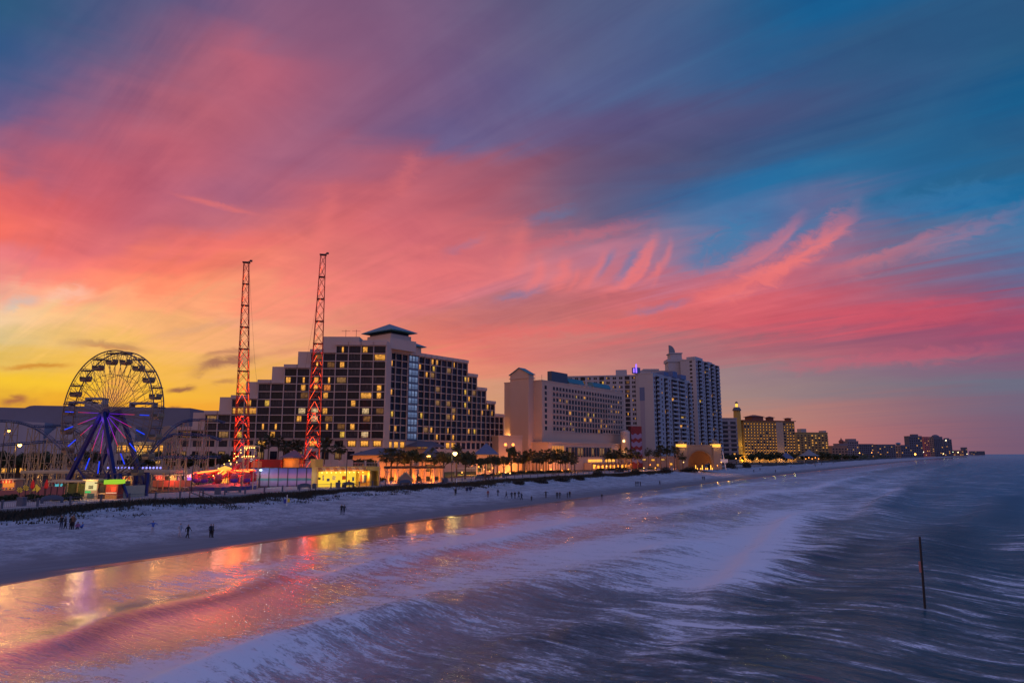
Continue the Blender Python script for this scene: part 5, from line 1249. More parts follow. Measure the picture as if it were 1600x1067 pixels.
# game booths with lit counters in the fair's back rows
for i, (px0, px1, py, Y, c, lb) in enumerate([(3, 22, 762, 132, (1, .3, .05), 'low game booth with orange counter light at the far left'), (84, 104, 763, 128, (.1, .5, .6), 'game booth with teal counter light left of the lit kiosk'), (188, 206, 748, 150, (1, .5, .12), 'game booth with amber counter light behind the wheel base'),
        (243, 258, 752, 156, (1, .15, .08), 'game booth with red counter light left of the spinning ride'), (262, 276, 748, 160, (1, .55, .15), 'game booth with yellow counter light under the taller coaster'), (292, 306, 742, 165, (.6, .2, 1), 'game booth with violet counter light under the taller coaster')]):
    r, L = kiosk(lb, px0, px1, py, Y, 2.7, WOOD if i % 2 else TERRA, CREAM, [('counter_light', .08, .92, 1.4, 2.2, glow('booth_light_%d' % i, c, .8)), ('counter', 0, 1, .85, 1.0, CREAM)], 'game_booth')
    vm = MB()
    for k in range(8): vm.mat = k % 2; vm.box(L * k / 8, L * (k + 1) / 8, -.62, -.52, 2.15 + .08 * (k % 2), 2.72)
    vm.build('valance', [mat('valance_red', (.3, .04, .04), .8), mat('valance_cream', (.5, .42, .3), .8)], r)
    for k in range(4): pm = MB(); pm.lathe([(.02, 0), (.13, .1), (.13, .22), (.02, .34)], 8, (L * (k + .6) / 4.2, -.2, 1.02)); pm.build('prize', [POSTC[(i + k) % 4]], r, True)
    if i != 1: lamp('booth_lamp', (L / 2, -1.3, 2.1), c, 110, r, .3)
# spinning ride
sp_ = at(331, 762, 146.5); spn = thing('spinning_ride', 'red lit spinning ride with radial arms and violet cars on a round blue rimmed deck', 'fairground ride', (sp_.x, sp_.y + 6, ZB))
m = MB(); m.lathe([(6.9, 0), (6.9, .7), (6.5, .75)], 32); m.build('deck_skirt', mat('deep_blue_paint', (.02, .03, .22), .5), spn)
m = MB(); m.lathe([(6.5, .752), (3, 1.3), (.1, 1.4)], 32); m.build('deck', mat('lilac_deck', (.28, .22, .28), .6), spn)
m = MB(); m.lathe([(.9, 1.3), (.8, 3.6), (1.4, 4.0), (1.4, 4.5), (.1, 5.0)], 14); m.build('hub', mat('yellow_lit_hub', (.6, .35, .05), .5, emit=(1, .5, .06), es=1.0), spn)
RL = glow('red_ride_light', (1, .07, .02), 3.2); OL = glow('orange_ride_light', (1, .24, .04), 4.0)
for k in range(12):
    a = 2*math.pi*k/12 + .2; c, s = math.cos(a), math.sin(a); tilt = .9 * math.sin(a + .5)
    ag = bpy.data.objects.new('arm', None); COL.objects.link(ag); ag.parent = spn
    m = MB(); m.bar((c, s, 3.9), (6.4*c, 6.4*s, 3.5 + tilt*.4), .22); m.bar((c, s, 2.4), (6.2*c, 6.2*s, 3.3 + tilt*.4), .12); m.build('beam', REDST, ag)
    m = MB(); m.bar((1.8*c, 1.8*s, 4.1), (6.5*c, 6.5*s, 3.75 + tilt*.4), .16); m.build('light_bar', OL if k % 2 else RL, ag)
    cg = bpy.data.objects.new('car', None); COL.objects.link(cg); cg.parent = spn; cg.location = (5.9*c, 5.9*s, 1.2); cg.rotation_euler.z = a
    m = MB(); m.lathe([(.2, .3), (.75, .5), (.85, 1.0), (.8, 1.25)], 12); m.build('tub', mat('violet_car', (.14, .05, .4), .4) if k % 3 else mat('red_car', (.5, .04, .05), .4), cg, True)
    m = MB(); m.lathe([(.84, 1.2), (.86, 1.9), (.5, 2.3), (.1, 2.4)], 10, a0=-1.7, a1=1.7, cap=False); m.build('hood', mat('pink_hood', (.55, .08, .12), .5), cg)
for k in range(3): lamp('red_lamp', (3.5*math.cos(k*2.1), 3.5*math.sin(k*2.1) - 2, 2.8), (1, .07, .03), 420, spn, .4)
a = at(238, 762, 150); rf_ = frame_root('ride_fence', 'low red lit panel fence left of the spinning ride', 'fence', (a.x, a.y), (1, .06), None, ZB)
m = MB(); m.box(0, 8, 0, .1, .6, 2.0); m.build('panel', mat('salmon_panel', (.5, .2, .17), .6), rf_)
for k in range(8): m = MB(); m.bar((k * 1.14, -.08, 0), (k * 1.14, -.08, 2.1), .09); m.build('post', STEEL, rf_)
pass; lamp('red_lamp', (4, -1.2, 2.2), (1, .1, .04), 170, rf_, .3)
# slide with strings of bulbs
A_s, B_s = at(333, 741, 149), at(394, 714, 154)
sl = thing('giant_slide', 'long red slide rising to the right with bulbs along its rail', 'slide', (A_s.x, A_s.y, ZB))
q0, q1 = A_s - Vector(sl.location), B_s - Vector(sl.location); q0.z, q1.z = .9, B_s.z - ZB
m = MB()
for i in range(8):
    f0, f1 = i / 8, (i + 1) / 8; w1 = .25 * math.sin(f0 * 12); w2 = .25 * math.sin(f1 * 12)
    p0, p1 = q0.lerp(q1, f0) + Vector((0, 0, w1)), q0.lerp(q1, f1) + Vector((0, 0, w2))
    m.add([p0, p1, p1 + Vector((0, 3, 0)), p0 + Vector((0, 3, 0))], [(0,1,2,3)])
m.build('slide_bed', mat('slide_red', (.35, .04, .05), .4), sl)
lamp('slide_light', (q1.x * .6, -3.5, q1.z * .6 + 2.5), (1, .3, .2), 200, sl, .6)  # unseen light added in front to brighten the slide
m = MB()
for y in (0, 1, 2, 3): m.bar(q0 + Vector((0, y, .3)), q1 + Vector((0, y, .3)), .12, .5)
m.build('side_rail', mat('magenta_rail', (.38, .05, .1), .5), sl)
m = MB()
for f in (.25, .5, .75, .98):
    p = q0.lerp(q1, f)
    for y in (.1, 2.9): m.bar((p.x, y, 0), (p.x, y, p.z), .15)
    m.bar((p.x, .1, 0), (p.x, 2.9, p.z), .1)
m.build('support', LAT, sl)
m = MB(); m.box(q1.x, q1.x + 2.4, 0, 3, q1.z - .2, q1.z); m.box(q1.x, q1.x + 2.4, .2, 2.8, q1.z + 2.2, q1.z + 2.5)
for x in (.1, 2.3):
    for y in (.2, 2.8): m.bar((q1.x + x, y, 0), (q1.x + x, y, q1.z + 2.3), .14)
m.build('top_platform', CREAM, sl)
m = MB()
for i in range(22):
    f = i / 21; p = q0.lerp(q1, f * 1.05 - .3 if 0 else f)
    m.lathe([(.02, -.13), (.13, 0), (.02, .13)], 6, (p.x - 1.2 + .8 * math.sin(i * 2.3), 3.4, p.z + 1.6 + .7 * math.sin(i * 1.7)))
for i in range(10): m.lathe([(.02, -.13), (.14, 0), (.02, .13)], 6, (q1.x + .2 + (i % 5) * .5, -.1, q1.z + (2.0 if i < 5 else .2)))
m.build('bulb_string', glow('warm_bulbs', (1, .55, .12), 5), sl)
lamp('slide_light', (q1.x, -1.0, q1.z + 1.5), (1, .5, .12), 90, sl, .6); lamp('slide_light', (q1.x * .5, 4, q1.z * .6 + 2), (1, .5, .12), 90, sl, .6)

# painted sunset fence
def mural_mat():
    m = bpy.data.materials.new('sunset_mural_paint'); m.use_nodes = True; t = NT(m.node_tree); b = t.n['Principled BSDF']
    tc = t.new('ShaderNodeTexCoord').outputs['UV']; u = t.sep(tc)
    wv = t.noise(t.xyz(t.m('MULTIPLY', u[0], 5), t.m('MULTIPLY', u[1], 6), 0), 1.0, 4)
    v = t.m('ADD', u[1], t.m('MULTIPLY', t.m('SUBTRACT', wv, .5), .12))
    c = t.ramp(v, [(0, (.22, .18, .32)), (.2, (.35, .22, .4)), (.3, (.3, .25, .4)), (.33, (.08, .22, .24)), (.42, (.10, .26, .27)), (.46, (.5, .22, .3)), (.62, (.45, .2, .36)), (.78, (.22, .16, .42)), (1, (.10, .13, .42))])
    t.put(b.inputs['Base Color'], c); b.inputs['Roughness'].default_value = .7
    return m
a, b2 = at(390, 759, 163), at(494, 759, 164.5); L = b2.x - a.x
mw = frame_root('painted_fence', 'tall fence painted as a violet sunset over a green sea beside the yellow shop', 'painted fence', (a.x, a.y), (L, 1.0), None, ZB)
for k in range(7):
    m = MB(); x0, x1 = k * L / 7, (k + 1) * L / 7 - .06
    m.add([(x0,0,.15),(x1,0,.15),(x1,0,4.3),(x0,0,4.3)], [(0,1,2,3)], [[(k/7,0),((k+1)/7,0),((k+1)/7,1),(k/7,1)]]); m.box(x0, x1, .02, .12, .15, 4.3); m.build('panel', mural_mat() if k == 0 else bpy.data.materials['sunset_mural_paint'], mw)
for k in range(8): m = MB(); m.bar((k * L / 7 - .03, -.06, 0), (k * L / 7 - .03, -.06, 4.3), .14); m.build('post', DARK, mw)
m = MB(); m.box(-.1, L, -.12, .2, 4.31, 4.45); m.build('cap_rail', DARK, mw)
fl = at(409, 738, 161.5); fg = thing('flood_lamp', 'white flood lamp lighting the left end of the painted fence', 'lamp', (fl.x, fl.y - .8, ZB))
m = MB(); m.bar((0, 0, 0), (0, 0, 4.0), .1); m.build('pole', DARK, fg); m = MB(); m.box(-.25, .25, -.1, .25, 3.7, 4.1); m.build('lamp_head', glow('cool_lamp_face', (.75, 1, .95), 2), fg); lamp('cool_lamp', (0, .3, 3.3), (.7, 1, .9), 150, fg, .2)
for k in range(3): lamp('fence_lamp', (6 + k * 3.8, -2.4, 2.2), (.85, .8, 1), 60, mw, .4)

# yellow lit souvenir shop
YEL = mat('yellow_stucco', (.62, .42, .10), .8, var=.08)
a, b2 = at(495, 763, 160), at(592, 757, 168); dv = (b2.x - a.x, b2.y - a.y); L = math.hypot(*dv)
sh = frame_root('beach_shop', 'long yellow beach shop with brightly lit open front and scalloped awning', 'shop', (a.x, a.y), dv, None, ZB)
m = MB(); m.box(0, L, 2.2, 7, 0, 4.6); m.box(0, L, 0, 2.2, 3.6, 4.6); m.box(0, .25, 0, 2.2, 0, 3.6); m.box(L - .3, L, 0, 2.2, 0, 3.6); m.box(L * .66, L * .69, 0, 2.2, 0, 3.6); m.box(L*.84, L*.87, 0, 2.2, 0, 3.6); m.box(0, L * .12, 2, 6, 4.6, 6.4); m.build('wall', YEL, sh)
m = MB()
for k in range(13):
    x = k * L * .76 / 13; m.mat = k % 2; w_ = L * .76 / 13
    m.add([(x, 0, 4.5), (x + w_, 0, 4.5), (x + w_, -1.1, 3.9), (x, -1.1, 3.9), (x, 0, 4.4), (x + w_, 0, 4.4), (x + w_, -1.1, 3.6), (x, -1.1, 3.6)], [(0,3,2,1),(4,5,6,7),(3,7,6,2),(0,4,7,3),(1,2,6,5)])
m.build('awning', [mat('awning_orange', (.5, .2, .05), .8), mat('awning_cream', (.6, .38, .16), .8)], sh)
m = MB(); m.box(.25, L * .66, 2.1, 2.195, .0, 3.55); m.build('lit_interior', glow('shop_glow', (1, .62, .05), 1.05), sh)
g = random.Random(2); POST = [mat('poster_%s' % c, col, .6) for c, col in (('black', (.03, .03, .03)), ('red', (.4, .04, .03)), ('white', (.7, .7, .6)), ('blue', (.05, .1, .35)))]
x = .5
while x < L * .64:
    w_ = g.uniform(.3, .9); z = g.uniform(.7, 1.7); m = MB(); m.box(x, x + w_, 1.98, 2.06, z, z + g.uniform(.5, 1.3)); m.build('poster', g.choice(POST), sh); x += w_ + g.uniform(.2, .9)
for k in range(5): m = MB(); x = L * (.70 + .03 * k); m.box(x, x + .5, 1.98, 2.06, .8, 2.6); m.build('poster', POST[k % 4], sh)
m = MB()
for k in range(10): m.lathe([(.02, -.1), (.12, 0), (.02, .1)], 6, (.8 + k * L * .072, -.9, 3.35))
m.build('bulb_string', glow('shop_bulbs', (1, .7, .15), 6), sh)
for k in range(3): lamp('shop_lamp', (2 + k * L * .25, -1.6, 2.8), (1, .62, .08), 150, sh, .3)
lamp('shop_lamp', (L * .2, -2.6, 4.4), (1, .42, .08), 130, sh, .3); lamp('shop_lamp', (L * .55, -2.6, 4.4), (1, .42, .08), 130, sh, .3); lamp('shop_lamp', (L * .8, .8, 2.6), (1, .5, .1), 150, sh, .3)
# terrace and red building behind the painted fence
low_house('ride_station', 'dark red boarding hall behind the painted fence', 'building', 384, 437, 735, 172, 6.3, 6.6, 5, None, mat('dark_red_wall', (.30, .03, .02), .7), wins=[(.3, 5.0, 2.6, 1.8, mat('orange_panel', (.55, .3, .1), .7))])
ps, Lp = low_house('ticket_pavilion', 'square ochre pavilion with a grey hip roof behind the painted fence', 'pavilion', 442, 466, 737, 174, 6.6, 8.6, 5, ROOFV, mat('orange_panel', (.55, .3, .1), .7), ridge=.2)
lamp('pavilion_lamp', (1.5, -1.5, 5.6), ORANGE, 160, ps, .3); lamp('pavilion_lamp', (-6, -1.5, 6.6), (1, .2, .06), 220, ps, .3)
a = at(468, 735, 172); dk = frame_root('terrace_deck', 'raised deck with railings at the foot of the taller red tower', 'terrace', (a.x, a.y), (1, .08), None, ZB)
m = MB(); m.box(0, 8, 0, 5, 3.2, 3.6); m.box(.2, 7.8, .2, 4.8, 0, 3.2); m.box(8.6, 19, 3, 7, 0, 4.2); m.build('deck', TERRA, dk)
m = MB()
for k in range(9): m.bar((k, .1, 3.6), (k, .1, 5), .1)
m.bar((0, .1, 5), (8, .1, 5), .09); m.bar((0, .1, 4.3), (8, .1, 4.3), .06)
for k in range(4): m.box(8.8 + k * 3.3, 9.2 + k * 3.3, 3.05, 3.4, 4.2, 5.9)
m.bar((8.8, 3.2, 5.4), (19, 3.2, 5.4), .12)
for k in range(26): m.bar((8.9 + k * .39, 3.2, 4.2), (8.9 + k * .39, 3.2, 5.4), .06)
m.build('railing', WH, dk); lamp('deck_lamp', (4, -1, 4.6), (1, .2, .06), 160, dk, .3)

# ------------------------------------------------------------------ orange lit pergola
pg0 = at(606, 745, 186); pgr = frame_root('pergola', 'long garden pergola with thick columns glowing orange among the palms', 'pergola', (pg0.x, pg0.y), (1, .35), None, ZB)
STN = mat('stucco_column', (.52, .36, .22), .85, var=.1)
for k in range(7):
    for y in (0, 3.2):
        m = MB(); x = k * 2.5; m.lathe([(.46, 0), (.42, .3), (.34, .4), (.34, 3.3), (.5, 3.5), (.5, 3.7)], 10, (x, y, 0)); m.build('column', STN, pgr)
m = MB()
for y in (0, 3.2): m.box(-.6, 15.6, y - .15, y + .15, 3.7, 4.1)
for k in range(20): m.box(-.4 + k * .82, -.25 + k * .82, -.9, 4.1, 4.1, 4.35)
m.build('beam', WOOD, pgr)
for k in range(3): lamp('pergola_lamp', (1.2 + k * 5.2, -1.4, .7), (1, .26, .03), 500, pgr, .3); lamp('pergola_lamp', (2 + k * 5.2, 1.6, 1.2), (1, .28, .04), 420, pgr, .3)
a = at(623, 742, 176); ht = frame_root('gable_hut', 'small hut with a pale gabled roof edge in front of the pergola', 'hut', (a.x, a.y), (1, .2), None, ZB)
m = MB(); m.prism([(0, 0), (0, 1.4), (1.7, 2.9), (3.4, 1.4), (3.4, 0)], 0, 3); m.build('wall', TERRA, ht)
m = MB(); m.bar((-.3, -.1, 1.2), (1.7, -.1, 3.0), .18, .3); m.bar((3.7, -.1, 1.2), (1.7, -.1, 3.0), .18, .3); m.build('roof_edge', CREAM, ht)
# lawn and volleyball net
xs = []
for (px, py) in ((650, 751), (742, 741), (800, 735), (770, 727), (700, 733)): p = gz(px, py, ZB + .02); xs.append((p.x, p.y, ZB + .02))
lw = MB(); lw.add([Vector(p) + Vector((0, 0, .02)) for p in xs], [tuple(range(5))]); tag(lw.build('lawn', mat('lit_lawn', (.16, .14, .03), .9, var=.3, scale=1.0)), 'short yellow lit lawn behind the boardwalk beside the net', 'lawn', None, 'stuff')
a, b2 = gz(711, 742.5, ZB), gz(752, 742, ZB)
vb = thing('volleyball_net', 'white edged volleyball net between two posts on the lit lawn', 'net', (a.x, a.y, ZB), math.atan2(b2.y - a.y, b2.x - a.x)); L = (b2 - a).length
m = MB(); m.bar((0, 0, 0), (0, 0, 2.5), .12); m.bar((L, 0, 0), (L, 0, 2.5), .12); m.build('post', WHITE, vb)
m = MB()
for k in range(int(L / .35)): m.bar((k * .35, 0, 1.5), (k * .35, 0, 2.4), .02)
for z in (1.5, 1.73, 1.95, 2.18): m.bar((0, 0, z), (L, 0, z), .025)
lamp('lawn_fill_light', (L * .3, 3.0, 1.2), (1, .72, .12), 330, vb, .3); lamp('lawn_fill_light', (L * .75, -2.5, 1.2), (1, .66, .1), 260, vb, .3); m.build('mesh_net', DARK, vb); m = MB(); m.bar((0, 0, 2.42), (L, 0, 2.42), .05, .12); m.bar((0, 0, 1.5), (L, 0, 1.5), .04); m.build('tape', WHITE, vb)  # two unseen low lights added to brighten the lawn and net

# ------------------------------------------------------------------ palms and trees
TRUNK = mat('palm_trunk', (.11, .08, .06), .9, var=.3, scale=3)
def palm_crown(seed, r=2.1):
    g = random.Random(seed); m = MB()
    for i in range(44):
        th = i * 2.399 + g.uniform(-.2, .2); el_ = math.asin(g.uniform(-.75, .98)); ln = r * g.uniform(.75, 1.08)
        d = Vector((math.cos(th) * math.cos(el_), math.sin(th) * math.cos(el_), math.sin(el_)))
        mid = d * ln * .55 + Vector((0, 0, .12)); tip = d * ln * .95 - Vector((0, 0, .35 + .25 * g.random()))
        m.bar((0, 0, 0), mid, .05)
        sd = d.cross(Vector((0, 0, 1))).normalized(); up = sd.cross(d)
        for k in range(9):            # fan leaf: narrow blades spreading from the stalk's end
            a = (k - 4) / 4 * 1.15; e = (d * math.cos(a) + sd * math.sin(a)) * ln * .48 * g.uniform(.8, 1.1); q = mid + e - Vector((0, 0, .22 * abs(math.sin(a)) + .2 * g.random()))
            w_ = (up * .3 + sd * .7) * .13 * r / 2
            m.add([mid, mid + e * .5 + w_, q, mid + e * .5 - w_], [(0,1,2,3)])
    return m
PALMLEAF = mat('palm_leaf', (.045, .055, .022), .6, var=.4, scale=1.5)
_crown = [palm_crown(s).mesh('crown', PALMLEAF) for s in (1, 2, 3, 4)]
_trk = {}
def palm(px, py, Y, label, group, r=2.1, zb=ZL):
    p = at(px, py, Y); h = p.z - zb
    o = thing('palm_tree', label, 'palm tree', (p.x, p.y, zb), px * 1.3, group)
    k = int(px) % 3
    if k not in _trk:
        g = random.Random(k); m = MB(); n = 8; lx, ly = g.uniform(-.06, .06), g.uniform(-.06, .06)
        m.tube([(lx * math.sin(3.1 * i / n), ly * math.sin(3.1 * i / n), i / n) for i in range(n + 1)], [.26 - .09 * min(1, i / 3) + (.03 if i >= n - 1 else 0) for i in range(n + 1)], 7); _trk[k] = m.mesh('trunk', TRUNK)
    t_ = link('trunk', _trk[k], o); t_.scale = (1, 1, h)
    if group in ('palms round the pergola', 'palms before the pink hotel', 'palms beyond the awning terrace') and int(px) % 2 == 0: lamp('palm_fill_light', (.8, -1.8, h * .45), (1, .33, .05), 280 * (Y / 200) ** 2, o, .3)  # unseen light added beside the trunk so the crown catches orange
    c = link('crown', _crown[int(px * 7) % 4], o); c.location = (0, 0, h); s = r / 2.1; c.scale = (s, s, s)
    return o
def nth(i, n):
    W = ['first', 'second', 'third', 'fourth', 'fifth', 'sixth', 'seventh', 'eighth', 'ninth', 'tenth', 'eleventh', 'twelfth', 'thirteenth', 'fourteenth', 'fifteenth']
    return 'last' if i == n - 1 else W[i]
L1 = [(409.6, 696.5, 8), (421, 686, 7), (435.7, 690, 6), (444.6, 698, 7), (457, 699, 8), (465, 697.5, 7), (508, 698, 10), (530.6, 701, 8)]
for i, (px, py, r) in enumerate(L1): palm(px, py, 214, '%s dark palm from the left in the row before the stepped hotel' % nth(i, 8), 'palms before the stepped hotel', r * .2 * 1.8)
L2 = [(604, 713, 9, 196), (612, 711, 8, 200), (621, 716, 9, 194), (674, 714, 9, 192), (660, 716, 6, 205), (632, 716, 8, 206), (714, 699, 7, 236)]
LB2 = ['leftmost palm over the pergola with dark crown', 'taller palm second from left over the pergola', 'reddish lit palm rising from the pergola middle', 'palm lit bright orange by the street lamp beside it', 'thin palm tucked left of the orange lit one', 'dark palm right of the reddish pergola one', 'tall dark palm standing behind the brightest lamp']
for (px, py, r, Y), lb in zip(L2, LB2): palm(px, py, Y, lb, 'palms round the pergola', r * .185 * 1.75)
L3 = [(816, 713, 7), (822, 715, 6), (827, 711.5, 7), (833, 713, 7), (843, 714, 7), (849, 712, 7), (857, 711.5, 8), (863, 713, 6), (872, 711.5, 8), (879, 712, 7), (886, 714, 7), (892, 715.5, 7)]
for i, (px, py, r) in enumerate(L3): palm(px, py, 284 + (i * 7) % 11, '%s palm from the left in the long row before the pink hotel' % nth(i, 12), 'palms before the pink hotel', r * .27 * 1.6)
L3b = [(810, 717, 7), (819, 718, 6), (838, 717, 7), (853, 718, 7), (868, 717, 7), (876, 717.5, 7), (883, 718, 6), (897, 719, 6)]
for i, (px, py, r) in enumerate(L3b): palm(px, py, 272 + (i * 5) % 9, '%s lower palm from the left in the front file before the pink hotel' % nth(i, 8), 'front palms before the pink hotel', r * .27 * 1.6)
hd = MB()
for i, (px, py, Y) in enumerate([(600, 748, 190), (616, 746, 192), (634, 748, 188), (652, 745, 196), (668, 746, 196), (686, 744, 200), (756, 738, 222), (772, 738, 232), (786, 739, 240), (802, 740, 258), (816, 739, 264), (830, 738, 268), (844, 738, 268), (858, 737, 272), (872, 736, 276), (886, 736, 280), (938, 731, 312), (956, 730, 316), (976, 729, 322), (1000, 728, 328), (1018, 728, 332)]):
    bush(px, py, Y, 2.1, 1.2, '%s dark hedge bush from the left among the palms behind the boardwalk' % (nth(i, 21) if i < 15 or i == 20 else ['sixteenth', 'seventeenth', 'eighteenth', 'nineteenth', 'twentieth'][i - 15]), 'hedge bushes among the palms')
L4 = [(949, 713, 6), (955, 711.5, 7), (961, 711, 7), (967, 710, 7), (978, 709.5, 8), (987, 710, 8), (996, 713, 6)]
for i, (px, py, r) in enumerate(L4): palm(px, py, 318 + (i * 5) % 9, '%s palm from the left beyond the orange awning lights' % nth(i, 7), 'palms beyond the awning terrace', r * .3 * 1.5)
L5 = [(1013, 707, 6), (1025, 709, 6), (1032, 703, 7), (1041, 705, 6), (1053, 704, 7), (1066, 713.5, 6)]
for i, (px, py, r) in enumerate(L5): palm(px, py, 338, '%s palm from the left beside the garden arches and bandshell' % nth(i, 6), 'palms by the bandshell', r * .32 * 1.4)
def tree_mesh(seed, mt, n=1500):
    g = random.Random(seed); m = MB()
    cl = [(Vector((g.gauss(0, .5), g.gauss(0, .5), g.uniform(.25, 1.0))), g.uniform(.28, .5)) for _ in range(16)]
    for i in range(n):
        c, r_ = g.choice(cl); d = Vector((g.gauss(0, 1), g.gauss(0, 1), g.gauss(0, .8))).normalized(); p = c + d * r_ * g.random() ** .35
        e = Vector((g.gauss(0, 1), g.gauss(0, 1), g.gauss(0, 1))).normalized(); f = e.cross(d).normalized() if e.cross(d).length > .01 else Vector((1, 0, 0)); s = g.uniform(.07, .16)
        m.add([p - e * s, p + f * s * .6, p + e * s, p - f * s * .6], [(0,1,2,3)])
    return m.mesh('crown', mt)
_tree = [tree_mesh(1, LEAF), tree_mesh(2, LEAF2), tree_mesh(3, LEAF), tree_mesh(4, LEAF2)]
m = MB(); m.tube([(0, 0, 0), (.03, .02, .5), (0, .05, 1.0)], [.055, .04, .025], 7); m.bar((.02, .02, .5), (.25, .1, .9), .03); m.bar((.02, .02, .55), (-.2, -.1, .95), .03); _ttrunk = m.mesh('trunk', TRUNK)
def tree(px, py, rpx, Y, label, group=None, kind=0, sy=1.0, zb=ZL):
    p = at(px, py, Y); r = rpx * Y / FPX; o = thing('tree', label, 'tree', (p.x, p.y, zb), px, group)
    h = p.z - zb
    t_ = link('trunk', _ttrunk, o); t_.scale = (h, h, h)
    c = link('crown', _tree[kind % 4], o); c.scale = (r, r, r * sy * 1.25); c.location = (0, 0, h - r * sy * .75)
    return o
for a in [(642, 714, 13, 204, 'big round dark tree above the middle of the pergola', None, 0), (694, 716, 14, 206, 'olive tree between the two bright street lamps', None, 1), (727, 718, 17, 214, 'widest olive tree right of the brightest street lamp', None, 3, .9),
          (758, 721, 8, 214, 'small tree lit yellow green from below', None, 1), (771, 720, 10, 216, 'rounded tree lit orange beside the blue hip roof', None, 3), (788, 720, 10, 238, 'orange tinted tree left of the dark cypress', None, 1), (799, 708, 7, 262, 'tall dark cypress like tree at the corner of the pink hotel', None, 0, 1.7), (576, 724, 11, 200, 'large dark shrub tree right of the yellow shop roof', None, 2, .8)]:
    tree(*a)
for i, px in enumerate((4, 22, 40, 58, 77, 96, 118, 142, 208, 232, 268, 290, 322, 344)): tree(px, 716 + (i * 5) % 7, 15, 200 + (i * 11) % 22, '%s dark tree from the left behind the roller coaster lattices' % nth(i, 14), 'dark trees behind the coasters', i, .9)
TR = [(1138, 715, 7, 430), (1150, 714, 8, 470), (1175, 714, 8, 480), (1186, 712, 9, 500), (1199, 714, 9, 520), (1212, 712, 10, 540), (1226, 713, 9, 560), (1240, 713, 8, 590), (1258, 713, 8, 620), (1272, 712, 8, 660), (1284, 711, 8, 700), (1296, 713, 7, 740), (1309, 714, 6, 800), (1321, 714, 6, 850), (1334, 714, 5, 900)]
for i, (px, py, r, Y) in enumerate(TR): tree(px, py, r, Y, '%s dark tree from the left along the shore beyond the bandshell' % nth(i, 15), 'dark trees beyond the bandshell', i, .75)
# far tree belt
g = random.Random(31); m = MB()
for i in range(5200):
    s_ = 900 + 3600 * g.random() ** 1.6; n_ = float(nf(s_)) - 6 - g.random() * 50; x, y = xy(s_, n_); hh = 4 + 5 * mnoise.noise((s_ * .02, n_ * .05, 0)) + 3
    p = Vector((x, y, ZL + g.random() * max(2, hh))); e = Vector((g.gauss(0, 1), g.gauss(0, 1), g.gauss(0, 1))).normalized() * 1.6; f = e.orthogonal().normalized() * 1.0
    m.add([p - e, p + f, p + e, p - f], [(0,1,2,3)])
tag(m.build('tree_belt', LEAF), 'low dark band of distant trees along the far beach', 'trees', None, 'stuff')

# ------------------------------------------------------------------ dunes: grass, brush mounds
g = random.Random(12); m = MB()
def blade(x, y, z, h):
    a = g.random() * 6.28; w_ = .07 + .05 * g.random(); lx, ly = g.gauss(0, .25) * h, g.gauss(0, .25) * h
    dx_, dy_ = math.cos(a) * w_, math.sin(a) * w_
    m.add([(x - dx_, y - dy_, z - .05), (x + dx_, y + dy_, z - .05), (x + lx, y + ly, z + h)], [(0,1,2)])
for i in range(60000):
    s_ = 8 + 300 * g.random() ** 1.25
    dens = mnoise.noise((s_ * .09, 3.3, 0)); d = abs(g.gauss(0, 1)) * (3.4 + 1.6 * dens) + .25
    if d > 11 or (d > 6.5 and mnoise.noise((s_ * .35, d, 5)) < .12): continue
    n_ = float(nf(s_)) + d; x, y = xy(s_, n_); blade(x, y, float(beach_z(s_, n_)), g.uniform(.5, 1.3) * (1.1 - d * .07))
for i in range(70):                      # loose tufts on the open sand
    s_ = 25 + 130 * g.random(); d = 6 + 6 * g.random(); n0 = float(nf(s_)) + d
    for k in range(g.randint(8, 40)):
        n_ = n0 + g.gauss(0, .45); q = s_ + g.gauss(0, .9); x, y = xy(q, n_); blade(x, y, float(beach_z(q, n_)), g.uniform(.15, .5))
tag(m.build('dune_grass', DRY), 'dark grass growing along the dune foot below the boardwalk railing', 'grass', None, 'stuff')
_mound = [leaf_clump(700, 1.0, 1.5, .13, 40 + s, .8).mesh('brush_mound', DRY) for s in range(3)]
def on_beach(px, py):
    z = 1.5
    for _ in range(12): p = gz(px, py, z); z = .5 * z + .5 * ground(p.x, p.y)
    return Vector((p.x, p.y, ground(p.x, p.y)))
MD = [(934, 744.5, 9, 1.7), (967, 743, 9, 1.8), (993, 741.5, 9, 1.9), (1040, 740, 8, 2.2), (1078, 738.5, 15, 2.0), (1113, 735, 9, 2.6), (1142, 733.5, 8, 2.8), (1167, 732, 8, 2.8), (810, 757, 13, 1.0), (845, 755, 12, 1.0), (878, 752, 14, 1.2), (906, 748, 10, 1.4)]
for i, (px, py, w_, h_) in enumerate(MD):
    p = on_beach(px, py - 1); o = link('brush_mound', _mound[i % 3]); r = w_ * p.y / FPX; o.location = (p.x, p.y, p.z - .25); o.scale = (r, r * .8, h_); o.rotation_euler.z = i
    tag(o, '%s dark brush covered dune mound counted from the right' % nth(sum(1 for q in MD if q[0] > px), 12), 'dune mound', 'brush covered dune mounds')

